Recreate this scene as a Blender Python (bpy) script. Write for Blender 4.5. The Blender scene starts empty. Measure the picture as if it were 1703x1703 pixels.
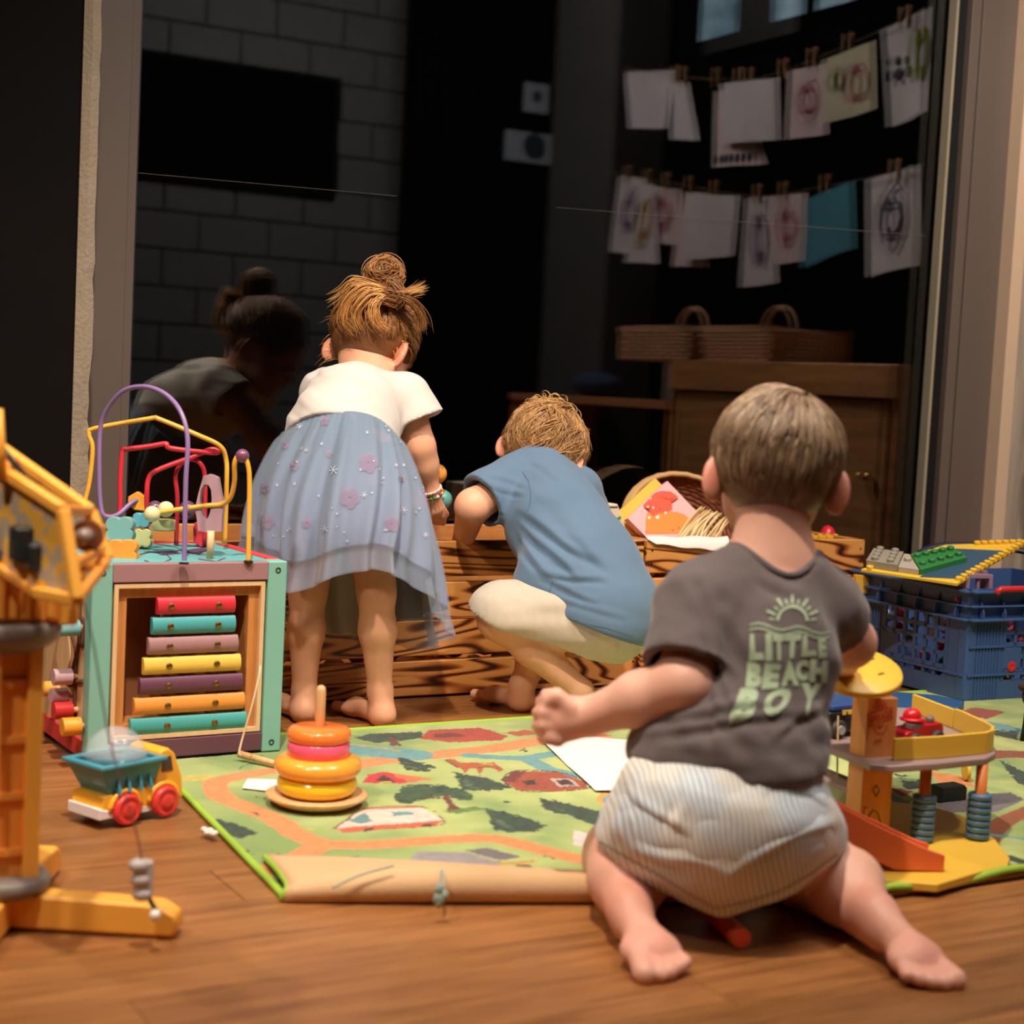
import bpy, bmesh, math, random
import numpy as np
from math import sin, cos, tan, pi, radians, atan, sqrt
from mathutils import Vector, Matrix, noise
from mathutils.bvhtree import BVHTree

S = bpy.context.scene
COL = S.collection
rnd = random.Random(7)

# ---------------------------------------------------------------- camera
YAW, FPX, ROLL, TILT = radians(30), 2700.0, radians(2.9), atan(206 / 2700.0)
CAM = np.array([0, 0, .55])
_h = np.array([sin(YAW), cos(YAW), 0.]); _r0 = np.array([cos(YAW), -sin(YAW), 0.]); _z = np.array([0, 0, 1.])
FW = _h * cos(TILT) - _z * sin(TILT); _u0 = _z * cos(TILT) + _h * sin(TILT)
RT = _r0 * cos(ROLL) + _u0 * sin(ROLL); UP = _u0 * cos(ROLL) - _r0 * sin(ROLL)
cd = bpy.data.cameras.new('camera'); cam = bpy.data.objects.new('camera', cd); COL.objects.link(cam)
M = Matrix.Identity(4)
for i in range(3):
    M[i][0], M[i][1], M[i][2], M[i][3] = RT[i], UP[i], -FW[i], CAM[i]
cam.matrix_world = M
cd.sensor_width = 36; cd.lens = 36 * FPX / 1703
cd.clip_start = .05
cd.dof.use_dof = True; cd.dof.focus_distance = 2.62; cd.dof.aperture_fstop = 4.6
S.camera = cam

# ---------------------------------------------------------------- world and lamps
w = bpy.data.worlds.new('night'); S.world = w; w.use_nodes = True
w.node_tree.nodes['Background'].inputs[0].default_value = (1.0, .8, .65, 1)
w.node_tree.nodes['Background'].inputs[1].default_value = .0008


def spot(name, loc, tgt, energy, size_deg, rad, col, blend=.5):
    l = bpy.data.lights.new(name, 'SPOT'); l.energy = energy; l.spot_size = radians(size_deg)
    l.shadow_soft_size = rad; l.color = col; l.spot_blend = blend
    o = bpy.data.objects.new(name, l); COL.objects.link(o); o.location = loc
    o.rotation_euler = (Vector(tgt) - Vector(loc)).to_track_quat('-Z', 'Y').to_euler()
    return o


def area(name, loc, tgt, energy, sx, sy, col):
    l = bpy.data.lights.new(name, 'AREA'); l.energy = energy; l.shape = 'RECTANGLE'; l.size = sx; l.size_y = sy
    l.color = col
    o = bpy.data.objects.new(name, l); COL.objects.link(o); o.location = loc
    o.rotation_euler = (Vector(tgt) - Vector(loc)).to_track_quat('-Z', 'Y').to_euler()
    return o


spot('ceiling_or_fill_spot', (.25, 1.0, 2.75), (1.05, 2.15, .1), 345, 52, .04, (1.0, .85, .70), .85)
spot('ceiling_or_fill_spot', (-.8, .8, 2.3), (.55, 2.0, .25), 120, 44, .06, (1.0, .86, .72), .9)  # added fill, brightens the crane and the left side of the cube
spot('ceiling_or_fill_spot', (-.35, 2.45, 2.5), (.75, 1.2, 0), 80, 52, .035, (1.0, .86, .72), .7)
spot('ceiling_or_fill_spot', (2.0, .4, 2.9), (1.65, 2.65, .2), 125, 50, .06, (1.0, .83, .68), .8)
spot('ceiling_or_fill_spot', (2.35, .9, 2.8), (2.98, 2.78, .75), 170, 36, .06, (1.0, .86, .72), .8)  # added fill, brightens the wall and frame right of the window
area('added_fill_panel', (.9, .3, 3.0), (1.2, 1.9, 0), 18, 1.6, 1.0, (1.0, .87, .76))  # added overhead fill that softens the shadows, not a fixture of the room
area('added_fill_panel', (1.9, 1.0, 2.9), (3.2, 2.2, .9), 50, .8, .6, (1.0, .88, .82))  # added fill for the drawings and cabinet mirrored in the glass
area('added_fill_panel', (3.2, -.9, 2.9), (3.4, -2.8, 1.2), 50, 1.2, .6, (1.0, .93, .9))  # added fill so the mirrored block wall shows up

S.view_settings.view_transform = 'Standard'; S.view_settings.look = 'None'
S.view_settings.exposure = 0.0; S.view_settings.gamma = 1.0; S.view_settings.use_curve_mapping = False
S.cycles.use_denoising = True
S.cycles.sample_clamp_indirect = 6
S.cycles.max_bounces = 10; S.cycles.transmission_bounces = 10; S.cycles.transparent_max_bounces = 12
S.cycles.caustics_refractive = False; S.cycles.caustics_reflective = False


# ---------------------------------------------------------------- pixel to place
def ray(x, y): return FW + RT * ((x - 851.5) / FPX) - UP * ((y - 851.5) / FPX)
def atz(x, y, z=0.): d = ray(x, y); return CAM + d * ((z - CAM[2]) / d[2])
def aty(x, y, Y): d = ray(x, y); return CAM + d * (Y / d[1])
def atx(x, y, X): d = ray(x, y); return CAM + d * (X / d[0])
def atd(x, y, D): return CAM + ray(x, y) * D


def pj(P):
    q = np.asarray(P, float) - CAM; d = q @ FW
    return 851.5 + FPX * (q @ RT) / d, 851.5 - FPX * (q @ UP) / d


V = Vector


# ---------------------------------------------------------------- materials
def lin(h):
    if isinstance(h, (tuple, list)): c = [v / 255 for v in h]
    else: c = [int(h[i:i + 2], 16) / 255 for i in (0, 2, 4)]
    return tuple((v / 12.92 if v <= .04045 else ((v + .055) / 1.055) ** 2.4) for v in c) + (1,)


MATS = {}


def newmat(name):
    m = bpy.data.materials.new(name); m.use_nodes = True
    nt = m.node_tree; return m, nt, nt.nodes['Principled BSDF']


def N(nt, t, **k):
    n = nt.nodes.new(t)
    for a, b in k.items():
        if a in n.inputs.keys(): n.inputs[a].default_value = b
        else: setattr(n, a, b)
    return n


def plain(name, c, rough=.45, bump=0., bscale=60, var=.06, spec=.5, sheen=0., metal=0., sss=0., vscale=8, coat=0.):
    key = ('plain', name)
    if key in MATS: return MATS[key]
    m, nt, b = newmat(name); L = nt.links.new
    c = lin(c) if not (isinstance(c, tuple) and len(c) == 4) else c
    tc = N(nt, 'ShaderNodeTexCoord')
    n = N(nt, 'ShaderNodeTexNoise', Scale=vscale, Detail=4.); L(tc.outputs['Object'], n.inputs['Vector'])
    r = N(nt, 'ShaderNodeMapRange'); r.inputs[3].default_value = 1 - var * 2; r.inputs[4].default_value = 1 + var * 2
    L(n.outputs[0], r.inputs[0])
    mx = N(nt, 'ShaderNodeVectorMath', operation='SCALE'); mx.inputs[0].default_value = c[:3]
    L(r.outputs[0], mx.inputs['Scale']); L(mx.outputs[0], b.inputs['Base Color'])
    b.inputs['Roughness'].default_value = rough; b.inputs['Specular IOR Level'].default_value = spec
    b.inputs['Metallic'].default_value = metal
    if coat: b.inputs['Coat Weight'].default_value = coat; b.inputs['Coat Roughness'].default_value = .12
    if sheen: b.inputs['Sheen Weight'].default_value = sheen
    if sss:
        b.inputs['Subsurface Weight'].default_value = sss; b.inputs['Subsurface Scale'].default_value = .01
        b.inputs['Subsurface Radius'].default_value = (1, .4, .25)
    if bump:
        n2 = N(nt, 'ShaderNodeTexNoise', Scale=bscale, Detail=3.); L(tc.outputs['Object'], n2.inputs['Vector'])
        bp = N(nt, 'ShaderNodeBump', Strength=bump, Distance=.002); L(n2.outputs[0], bp.inputs['Height'])
        L(bp.outputs[0], b.inputs['Normal'])
    MATS[key] = m; return m


def wood(name, c1, c2, scale=1., axis=0, rough=.45, spread=9., rings=0., rand=.25, bump=.15, dark=None, dist=2.5):
    """stretched grain along the given local axis, tinted per object"""
    key = ('wood', name)
    if key in MATS: return MATS[key]
    m, nt, b = newmat(name); L = nt.links.new
    tc = N(nt, 'ShaderNodeTexCoord'); oi = N(nt, 'ShaderNodeObjectInfo')
    ad = N(nt, 'ShaderNodeVectorMath', operation='ADD')
    sc = N(nt, 'ShaderNodeVectorMath', operation='SCALE'); sc.inputs['Scale'].default_value = 7.3
    cb = N(nt, 'ShaderNodeCombineXYZ')
    for i in range(3): L(oi.outputs['Random'], cb.inputs[i])
    L(cb.outputs[0], sc.inputs[0]); L(tc.outputs['Object'], ad.inputs[0]); L(sc.outputs[0], ad.inputs[1])
    mp = N(nt, 'ShaderNodeMapping'); s = [spread * scale] * 3; s[axis] = scale; mp.inputs['Scale'].default_value = s
    L(ad.outputs[0], mp.inputs[0])
    n = N(nt, 'ShaderNodeTexNoise', Scale=4., Detail=6., Roughness=.6, Distortion=.4); L(mp.outputs[0], n.inputs['Vector'])
    src = n.outputs[0]
    if rings:
        wv = N(nt, 'ShaderNodeTexNoise', Scale=1.1, Detail=1., Distortion=.6); L(mp.outputs[0], wv.inputs['Vector'])
        mu = N(nt, 'ShaderNodeMath', operation='MULTIPLY'); mu.inputs[1].default_value = rings
        L(wv.outputs[0], mu.inputs[0])
        sn = N(nt, 'ShaderNodeMath', operation='SINE'); L(mu.outputs[0], sn.inputs[0])
        mr = N(nt, 'ShaderNodeMapRange'); mr.inputs[1].default_value = -1; L(sn.outputs[0], mr.inputs[0])
        av = N(nt, 'ShaderNodeMix'); av.inputs[0].default_value = .22; L(mr.outputs[0], av.inputs[2]); L(n.outputs[0], av.inputs[3])
        src = av.outputs[0]
    cr = N(nt, 'ShaderNodeValToRGB'); L(src, cr.inputs[0])
    e = cr.color_ramp.elements
    if rings:
        e[0].position = .12; e[1].position = .62
        e[0].color = lin(dark or c2); e[1].color = lin(c1)
        k = e.new(.34); k.color = lin(c2)
    else:
        e[0].position = .3; e[1].position = .7; e[0].color = lin(c2); e[1].color = lin(c1)
    hv = N(nt, 'ShaderNodeMapRange'); hv.inputs[3].default_value = 1 - rand; hv.inputs[4].default_value = 1 + rand
    L(oi.outputs['Random'], hv.inputs[0])
    vm = N(nt, 'ShaderNodeVectorMath', operation='SCALE'); L(cr.outputs[0], vm.inputs[0]); L(hv.outputs[0], vm.inputs['Scale'])
    L(vm.outputs[0], b.inputs['Base Color']); b.inputs['Roughness'].default_value = rough
    bp = N(nt, 'ShaderNodeBump', Strength=bump, Distance=.002); L(src, bp.inputs['Height']); L(bp.outputs[0], b.inputs['Normal'])
    MATS[key] = m; return m


def attr_mat(name, rough=.8, bump=.2, bscale=300, sheen=0., sss=0., nz=.08, spec=.3, nscale=400, aniso=None):
    key = ('attr', name)
    if key in MATS: return MATS[key]
    m, nt, b = newmat(name); L = nt.links.new
    at = N(nt, 'ShaderNodeAttribute', attribute_name='Col'); tc = N(nt, 'ShaderNodeTexCoord')
    n = N(nt, 'ShaderNodeTexNoise', Scale=nscale, Detail=2.); L(tc.outputs['Object'], n.inputs['Vector'])
    r = N(nt, 'ShaderNodeMapRange'); r.inputs[1].default_value = .25; r.inputs[2].default_value = .75
    r.inputs[3].default_value = 1 - nz; r.inputs[4].default_value = 1 + nz
    L(n.outputs[0], r.inputs[0]); vm = N(nt, 'ShaderNodeVectorMath', operation='SCALE')
    L(at.outputs['Color'], vm.inputs[0]); L(r.outputs[0], vm.inputs['Scale']); L(vm.outputs[0], b.inputs['Base Color'])
    b.inputs['Roughness'].default_value = rough; b.inputs['Specular IOR Level'].default_value = spec
    b.inputs['Sheen Weight'].default_value = sheen
    if sss:
        b.inputs['Subsurface Weight'].default_value = sss; b.inputs['Subsurface Scale'].default_value = .0008
        b.inputs['Subsurface Radius'].default_value = (1, .38, .22)
    n2 = N(nt, 'ShaderNodeTexNoise', Scale=bscale, Detail=3.); L(tc.outputs['Object'], n2.inputs['Vector'])
    bp = N(nt, 'ShaderNodeBump', Strength=bump, Distance=.0015); L(n2.outputs[0], bp.inputs['Height']); L(bp.outputs[0], b.inputs['Normal'])
    MATS[key] = m; return m


# ---------------------------------------------------------------- mesh helpers
class MB:
    def __init__(s): s.v = []; s.f = []
    def add(s, vs, fs):
        o = len(s.v); s.v += [tuple(p) for p in vs]; s.f += [tuple(i + o for i in f) for f in fs]; return s
    def box(s, c, d, rot=None):
        x, y, z = (k / 2 for k in d)
        vs = [V((i * x, j * y, k * z)) for i in (-1, 1) for j in (-1, 1) for k in (-1, 1)]
        if rot is not None: vs = [rot @ p for p in vs]
        return s.add([p + V(c) for p in vs], [(0, 1, 3, 2), (4, 6, 7, 5), (0, 4, 5, 1), (2, 3, 7, 6), (0, 2, 6, 4), (1, 5, 7, 3)])
    def b2(s, a, b):
        a, b = V(a), V(b); return s.box((a + b) / 2, [abs(b[i] - a[i]) for i in range(3)])
    def tube(s, pts, r, n=10, cap=True, closed=False, flat=1.):
        pts = [V(p) for p in pts]; m = len(pts); rr = r if hasattr(r, '__len__') else [r] * m
        t0 = (pts[1] - pts[0]).normalized(); a = V((0, 0, 1)) if abs(t0.z) < .9 else V((1, 0, 0))
        nx = t0.cross(a).normalized(); vs = []
        for i, p in enumerate(pts):
            t = (pts[(i + 1) % m] - pts[i - 1]) if closed else (pts[min(i + 1, m - 1)] - pts[max(i - 1, 0)])
            t.normalize(); nx = (nx - t * nx.dot(t)).normalized(); ny = t.cross(nx)
            vs += [p + (nx * cos(2 * pi * k / n) + ny * sin(2 * pi * k / n) * flat) * rr[i] for k in range(n)]
        fs = [(i * n + k, i * n + (k + 1) % n, (i + 1) * n + (k + 1) % n, (i + 1) * n + k) for i in range(m - 1) for k in range(n)]
        if closed: fs += [((m - 1) * n + k, (m - 1) * n + (k + 1) % n, (k + 1) % n, k) for k in range(n)]
        elif cap: fs += [tuple(range(n))[::-1], tuple(range((m - 1) * n, m * n))]
        return s.add(vs, fs)
    def cyl(s, a, b, r, n=20, r2=None):
        return s.tube([a, b], [r, r if r2 is None else r2], n)
    def lathe(s, prof, c=(0, 0, 0), axis=(0, 0, 1), n=32):
        q = V((0, 0, 1)).rotation_difference(V(axis)); vs = []
        for r, z in prof: vs += [V(c) + q @ V((r * cos(2 * pi * k / n), r * sin(2 * pi * k / n), z)) for k in range(n)]
        m = len(prof)
        fs = [(i * n + k, i * n + (k + 1) % n, (i + 1) * n + (k + 1) % n, (i + 1) * n + k) for i in range(m - 1) for k in range(n)]
        fs += [tuple(range(n))[::-1], tuple(range((m - 1) * n, m * n))]
        return s.add(vs, fs)
    def sph(s, c, r, n=16, sc=(1, 1, 1), rot=None):
        pr = [(sin(pi * i / (n // 2)), -cos(pi * i / (n // 2))) for i in range(n // 2 + 1)]
        vs = []
        for a, z in pr:
            for k in range(n):
                p = V((a * cos(2 * pi * k / n) * sc[0], a * sin(2 * pi * k / n) * sc[1], z * sc[2])) * r
                vs.append(V(c) + (rot @ p if rot is not None else p))
        m = len(pr)
        return s.add(vs, [(i * n + k, i * n + (k + 1) % n, (i + 1) * n + (k + 1) % n, (i + 1) * n + k) for i in range(m - 1) for k in range(n)])
    def prism(s, poly, o, ux, uy, dz):
        """polygon in the plane (ux, uy) at o, extruded by the vector dz"""
        o, ux, uy, dz = V(o), V(ux), V(uy), V(dz); n = len(poly)
        a = [o + ux * p[0] + uy * p[1] for p in poly]
        if ux.cross(uy).dot(dz) < 0: a = a[::-1]
        return s.add(a + [p + dz for p in a], [tuple(range(n))[::-1], tuple(range(n, 2 * n))] + [(i, (i + 1) % n, n + (i + 1) % n, n + i) for i in range(n)])
    def frame(s, outer, inner, o, ux, uy, dz):
        """ring between two polygons with the same number of corners"""
        o, ux, uy, dz = V(o), V(ux), V(uy), V(dz); n = len(outer)
        P = lambda pl, k: [o + ux * p[0] + uy * p[1] + dz * k for p in pl]
        vs = P(outer, 0) + P(inner, 0) + P(outer, 1) + P(inner, 1); fs = []
        for i in range(n):
            j = (i + 1) % n
            fs += [(i, n + i, n + j, j), (2 * n + i, 2 * n + j, 3 * n + j, 3 * n + i), (i, j, 2 * n + j, 2 * n + i), (n + i, 3 * n + i, 3 * n + j, n + j)]
        if ux.cross(uy).dot(dz) < 0: fs = [f[::-1] for f in fs]
        return s.add(vs, fs)


def link(name, me, m=None, parent=None, loc=None, bev=0., smooth=False, world=False, segs=2):
    if isinstance(me, MB):
        d = bpy.data.meshes.new(name); d.from_pydata(me.v, [], me.f); me = d
        me.validate(); me.update()
    if m is not None and not me.materials: me.materials.append(m)
    if smooth: me.polygons.foreach_set('use_smooth', [True] * len(me.polygons))
    if smooth == 'auto' and hasattr(me, 'set_sharp_from_angle'): me.set_sharp_from_angle(angle=radians(42))
    o = bpy.data.objects.new(name, me); COL.objects.link(o)
    if parent is not None: o.parent = parent
    if loc is not None: o.location = loc
    if world and parent is not None:
        me.transform((Matrix.Translation(parent.location) @ parent.rotation_euler.to_matrix().to_4x4()).inverted())
    if bev:
        b = o.modifiers.new('bevel', 'BEVEL'); b.width = bev; b.segments = segs; b.limit_method = 'ANGLE'; b.angle_limit = radians(40)
        if not smooth: me.polygons.foreach_set('use_smooth', [True] * len(me.polygons)); b.harden_normals = True
    return o


def thing(name, label, cat, loc=(0, 0, 0), rz=0., group=None):
    o = bpy.data.objects.new(name, None); COL.objects.link(o); o.empty_display_size = .05
    o.location = loc; o.rotation_euler = (0, 0, rz); return tag(o, label, cat, group)


def tag(o, label=None, cat=None, group=None, kind=None):
    if label: o['label'] = label
    if cat: o['category'] = cat
    if group: o['group'] = group
    if kind: o['kind'] = kind
    return o


def struct(name, mb, m, label=None, **k):
    o = link(name, mb, m, **k); o['kind'] = 'structure'
    if label: o['label'] = label
    return o


def circ(n, r, cx=0, cy=0, a0=0, a1=2 * pi, ry=None):
    full = abs(a1 - a0 - 2 * pi) < 1e-6
    return [(cx + r * cos(a0 + (a1 - a0) * i / (n if full else n - 1)), cy + (ry or r) * sin(a0 + (a1 - a0) * i / (n if full else n - 1))) for i in range(n)]


def spl(pts, n=8):
    """smooth curve through the points"""
    pts = [V(p) for p in pts]; out = []; m = len(pts)
    for i in range(m - 1):
        p0, p1, p2, p3 = pts[max(i - 1, 0)], pts[i], pts[i + 1], pts[min(i + 2, m - 1)]
        for k in range(n):
            t = k / n
            out.append(.5 * ((2 * p1) + (p2 - p0) * t + (2 * p0 - 5 * p1 + 4 * p2 - p3) * t * t + (3 * p1 - p0 - 3 * p2 + p3) * t ** 3))
    return out + [pts[-1]]


def vcol(me, cols):
    a = me.color_attributes.new('Col', 'FLOAT_COLOR', 'POINT')
    c = np.ones((len(me.vertices), 4), np.float32); c[:, :3] = cols[:, :3]; a.data.foreach_set('color', c.ravel())


def npmesh(name, v, f, smooth=True):
    me = bpy.data.meshes.new(name); me.vertices.add(len(v)); me.vertices.foreach_set('co', np.asarray(v, np.float32).ravel())
    f = np.asarray(f, np.int32); k = f.shape[1]
    me.loops.add(f.size); me.loops.foreach_set('vertex_index', f.ravel())
    me.polygons.add(len(f)); me.polygons.foreach_set('loop_start', np.arange(0, f.size, k, dtype=np.int32))
    me.polygons.foreach_set('loop_total', np.full(len(f), k, np.int32))
    me.update(calc_edges=True); me.validate()
    if smooth: me.polygons.foreach_set('use_smooth', [True] * len(me.polygons))
    return me


def bvh_of(o):
    me = o.data; mw = o.matrix_basis.copy()
    if o.parent: mw = Matrix.Translation(o.parent.location) @ o.parent.rotation_euler.to_matrix().to_4x4() @ mw
    return BVHTree.FromPolygons([mw @ v.co for v in me.vertices], [tuple(p.vertices) for p in me.polygons])


def decal(name, polys, bvh, m, parent, step=6, off=.0012):
    """print on a surface: flat outlines laid onto the mesh where the photograph shows them"""
    bm = bmesh.new()
    for pl in polys:
        f = bm.faces.new([bm.verts.new((p[0], p[1], 0)) for p in pl])
    bmesh.ops.triangulate(bm, faces=bm.faces[:])
    for _ in range(6):
        e = [e for e in bm.edges if e.calc_length() > step]
        if not e: break
        bmesh.ops.subdivide_edges(bm, edges=e, cuts=1, use_grid_fill=False)
        bmesh.ops.triangulate(bm, faces=[f for f in bm.faces if len(f.verts) > 3])
    dead = []
    for v in bm.verts:
        d = V(ray(v.co.x, v.co.y)).normalized(); h = bvh.ray_cast(V(CAM), d)
        if h[0] is None: dead.append(v); continue
        n = h[1] if h[1].dot(d) < 0 else -h[1]; v.co = h[0] + n * off
    bmesh.ops.delete(bm, geom=dead, context='VERTS')
    me = bpy.data.meshes.new(name); bm.to_mesh(me); bm.free()
    return link(name, me, m, parent, world=True, smooth=True)


def text_polys(txt, bold=.02):
    cu = bpy.data.curves.new('t', 'FONT'); cu.body = txt; cu.offset = bold; cu.resolution_u = 3
    o = bpy.data.objects.new('t', cu); COL.objects.link(o); bpy.context.view_layer.update()
    me = o.to_mesh(); vs = [v.co.copy() for v in me.vertices]; fs = [tuple(p.vertices) for p in me.polygons]
    o.to_mesh_clear(); bpy.data.objects.remove(o); bpy.data.curves.remove(cu)
    x0, x1 = min(v.x for v in vs), max(v.x for v in vs); y0, y1 = min(v.y for v in vs), max(v.y for v in vs)
    return [[((vs[i].x - x0) / (x1 - x0), (vs[i].y - y0) / (y1 - y0)) for i in f] for f in fs]


def warp(polys, q):
    """unit square to the pixel quad q = (bottom left, bottom right, top right, top left)"""
    o = []
    for pl in polys:
        o.append([tuple((1 - u) * (1 - v) * q[0][i] + u * (1 - v) * q[1][i] + u * v * q[2][i] + (1 - u) * v * q[3][i] for i in (0, 1)) for u, v in pl])
    return o


def stroke(pts, wd):
    """polyline in pixels to quads of width wd"""
    o = []
    for a, b in zip(pts[:-1], pts[1:]):
        dx, dy = b[0] - a[0], b[1] - a[1]; l = sqrt(dx * dx + dy * dy) or 1; nx, ny = -dy / l * wd / 2, dx / l * wd / 2
        o.append([(a[0] + nx, a[1] + ny), (b[0] + nx, b[1] + ny), (b[0] - nx, b[1] - ny), (a[0] - nx, a[1] - ny)])
    return o


# ---------------------------------------------------------------- soft bodies: distance fields and surface nets
def smin(a, b, k):
    if k <= 0: return np.minimum(a, b)
    h = np.clip(.5 + .5 * (b - a) / k, 0, 1); return b * (1 - h) + a * h - k * h * (1 - h)


class SDF:
    def __init__(s, lo, hi, h):
        s.lo = np.array(lo, np.float32); s.h = h
        s.n = np.ceil((np.array(hi) - s.lo) / h).astype(int) + 1
        s.v = np.full(s.n, .2, np.float32)
    def _box(s, lo, hi, pad):
        i0 = np.clip(np.floor((np.array(lo) - pad - s.lo) / s.h).astype(int), 0, s.n); i1 = np.clip(np.ceil((np.array(hi) + pad - s.lo) / s.h).astype(int) + 1, 0, s.n)
        sl = tuple(slice(a, b) for a, b in zip(i0, i1))
        g = [s.lo[i] + s.h * np.arange(i0[i], i1[i], dtype=np.float32) for i in range(3)]
        return sl, g[0][:, None, None], g[1][None, :, None], g[2][None, None, :]
    def put(s, sl, d, k, op):
        if op == 'add': s.v[sl] = smin(s.v[sl], d, k)
        else: s.v[sl] = -smin(-s.v[sl], d, k)
    def cap(s, a, b, ra, rb=None, k=.01, flat=None, cut=None, op='add', grow=0.):
        a, b = np.array(a, np.float32), np.array(b, np.float32); rb = ra if rb is None else rb; ra += grow; rb += grow
        R = max(ra, rb) * (1.3 if flat is None else 1.3 * max(1, flat[1])); sl, X, Y, Z = s._box(np.minimum(a, b) - R, np.maximum(a, b) + R, .02 + k)
        if X.size * Y.size * Z.size == 0: return s
        ba = b - a; X, Y, Z = X - a[0], Y - a[1], Z - a[2]
        t = np.clip((X * ba[0] + Y * ba[1] + Z * ba[2]) / max(float(ba @ ba), 1e-9), 0, 1)
        qx, qy, qz = X - t * ba[0], Y - t * ba[1], Z - t * ba[2]
        if flat is not None:
            n, f = np.array(flat[0], float), flat[1]; n = n / np.linalg.norm(n)
            dn = (qx * n[0] + qy * n[1] + qz * n[2]) * (1 / f - 1); qx = qx + dn * n[0]; qy = qy + dn * n[1]; qz = qz + dn * n[2]
        d = np.sqrt(qx * qx + qy * qy + qz * qz) - (ra + t * (rb - ra))
        if flat is not None: d = d * min(1, flat[1] ** .5)
        if cut is not None:
            for cp, cn in (cut if isinstance(cut, list) else [cut]):
                cn = np.array(cn, float); cn /= np.linalg.norm(cn); cp = np.array(cp) - a
                d = np.maximum(d, (X - cp[0]) * cn[0] + (Y - cp[1]) * cn[1] + (Z - cp[2]) * cn[2])
        s.put(sl, d, k, op); return s
    def ell(s, c, r, ax=None, k=.01, op='add', grow=0., cut=None):
        c = np.array(c, np.float32); r = np.array(r, float) + grow; R = r.max()
        sl, X, Y, Z = s._box(c - R, c + R, .02 + k)
        if X.size * Y.size * Z.size == 0: return s
        X, Y, Z = X - c[0], Y - c[1], Z - c[2]
        if ax is None: ax = np.eye(3)
        p = [X * ax[i][0] + Y * ax[i][1] + Z * ax[i][2] for i in range(3)]
        k0 = np.sqrt(sum((p[i] / r[i]) ** 2 for i in range(3))); k1 = np.sqrt(sum((p[i] / r[i] ** 2) ** 2 for i in range(3))) + 1e-6
        d = (k0 * (k0 - 1) / k1).astype(np.float32)
        if cut is not None:
            for cp, cn in (cut if isinstance(cut, list) else [cut]):
                cn = np.array(cn, float); cn /= np.linalg.norm(cn); cp = np.array(cp) - c
                d = np.maximum(d, X * cn[0] + Y * cn[1] + Z * cn[2] - cp @ cn)
        s.put(sl, d, k, op); return s
    def mesh(s, name, disp=None, grow=0.):
        v = s.v - grow; n = s.n; ins = v < 0
        c8 = [(i, j, k) for i in (0, 1) for j in (0, 1) for k in (0, 1)]
        cnt = sum(ins[i:n[0] - 1 + i, j:n[1] - 1 + j, k:n[2] - 1 + k].astype(np.int8) for i, j, k in c8)
        act = np.argwhere((cnt > 0) & (cnt < 8)); idx = np.full(n - 1, -1, np.int32); idx[tuple(act.T)] = np.arange(len(act))
        cv = np.stack([v[act[:, 0] + i, act[:, 1] + j, act[:, 2] + k] for i, j, k in c8], 1)
        P = np.zeros((len(act), 3)); cn = np.zeros(len(act))
        for a in range(8):
            for b in range(a + 1, 8):
                if sum(abs(c8[a][i] - c8[b][i]) for i in range(3)) != 1: continue
                va, vb = cv[:, a], cv[:, b]; m = (va < 0) != (vb < 0); t = np.where(m, va / np.where(va == vb, 1, va - vb), 0)
                pa = np.array(c8[a], float)[None]; pb = np.array(c8[b], float)[None]
                P += m[:, None] * (pa + t[:, None] * (pb - pa)); cn += m
        P = (act + P / cn[:, None]) * s.h + s.lo
        F = []
        for ax in range(3):
            o1, o2 = [(1, 2), (2, 0), (0, 1)][ax]
            sh = [slice(1, m - 1) for m in n]; sh[ax] = slice(0, n[ax] - 1); sh2 = list(sh); sh2[ax] = slice(1, n[ax])
            A, B = ins[tuple(sh)], ins[tuple(sh2)]
            for flip, mk in ((False, A & ~B), (True, ~A & B)):
                e = np.argwhere(mk)
                if not len(e): continue
                e = e + np.array([1 if i != ax else 0 for i in range(3)]); q = []
                for d1, d2 in ((0, 0), (-1, 0), (-1, -1), (0, -1)):
                    g = e.copy(); g[:, o1] += d1; g[:, o2] += d2; q.append(idx[g[:, 0], g[:, 1], g[:, 2]])
                q = np.stack(q, 1); F.append(q[:, ::-1] if flip else q)
        F = np.concatenate(F); F = F[(F >= 0).all(1)]
        me = npmesh(name, P, F)
        for _ in range(1):
            pass
        if disp is not None:
            nn = np.zeros(len(P) * 3, np.float32); me.vertices.foreach_get('normal', nn); nn = nn.reshape(-1, 3)
            P = P + nn * disp(P, nn)[:, None]; me.vertices.foreach_set('co', P.astype(np.float32).ravel()); me.update()
        return me, P


def vnoise(P, sc, seed=0):
    """cheap smooth value noise on many points"""
    q = np.asarray(P) * sc + seed * 17.31; i = np.floor(q).astype(np.int64); f = q - i; f = f * f * (3 - 2 * f); out = 0
    for a in (0, 1):
        for b in (0, 1):
            for c in (0, 1):
                hsh = ((i[:, 0] + a) * 73856093) ^ ((i[:, 1] + b) * 19349663) ^ ((i[:, 2] + c) * 83492791)
                r = ((hsh * 2654435761) & 0xffffff) / 0xffffff
                out = out + r * np.where(a, f[:, 0], 1 - f[:, 0]) * np.where(b, f[:, 1], 1 - f[:, 1]) * np.where(c, f[:, 2], 1 - f[:, 2])
    return out * 2 - 1


def basis(fwd, up):
    f = np.array(fwd, float); f /= np.linalg.norm(f); u = np.array(up, float); u -= f * (u @ f); u /= np.linalg.norm(u)
    return np.array([np.cross(f, u), f, u])     # right, forward, up
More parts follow.
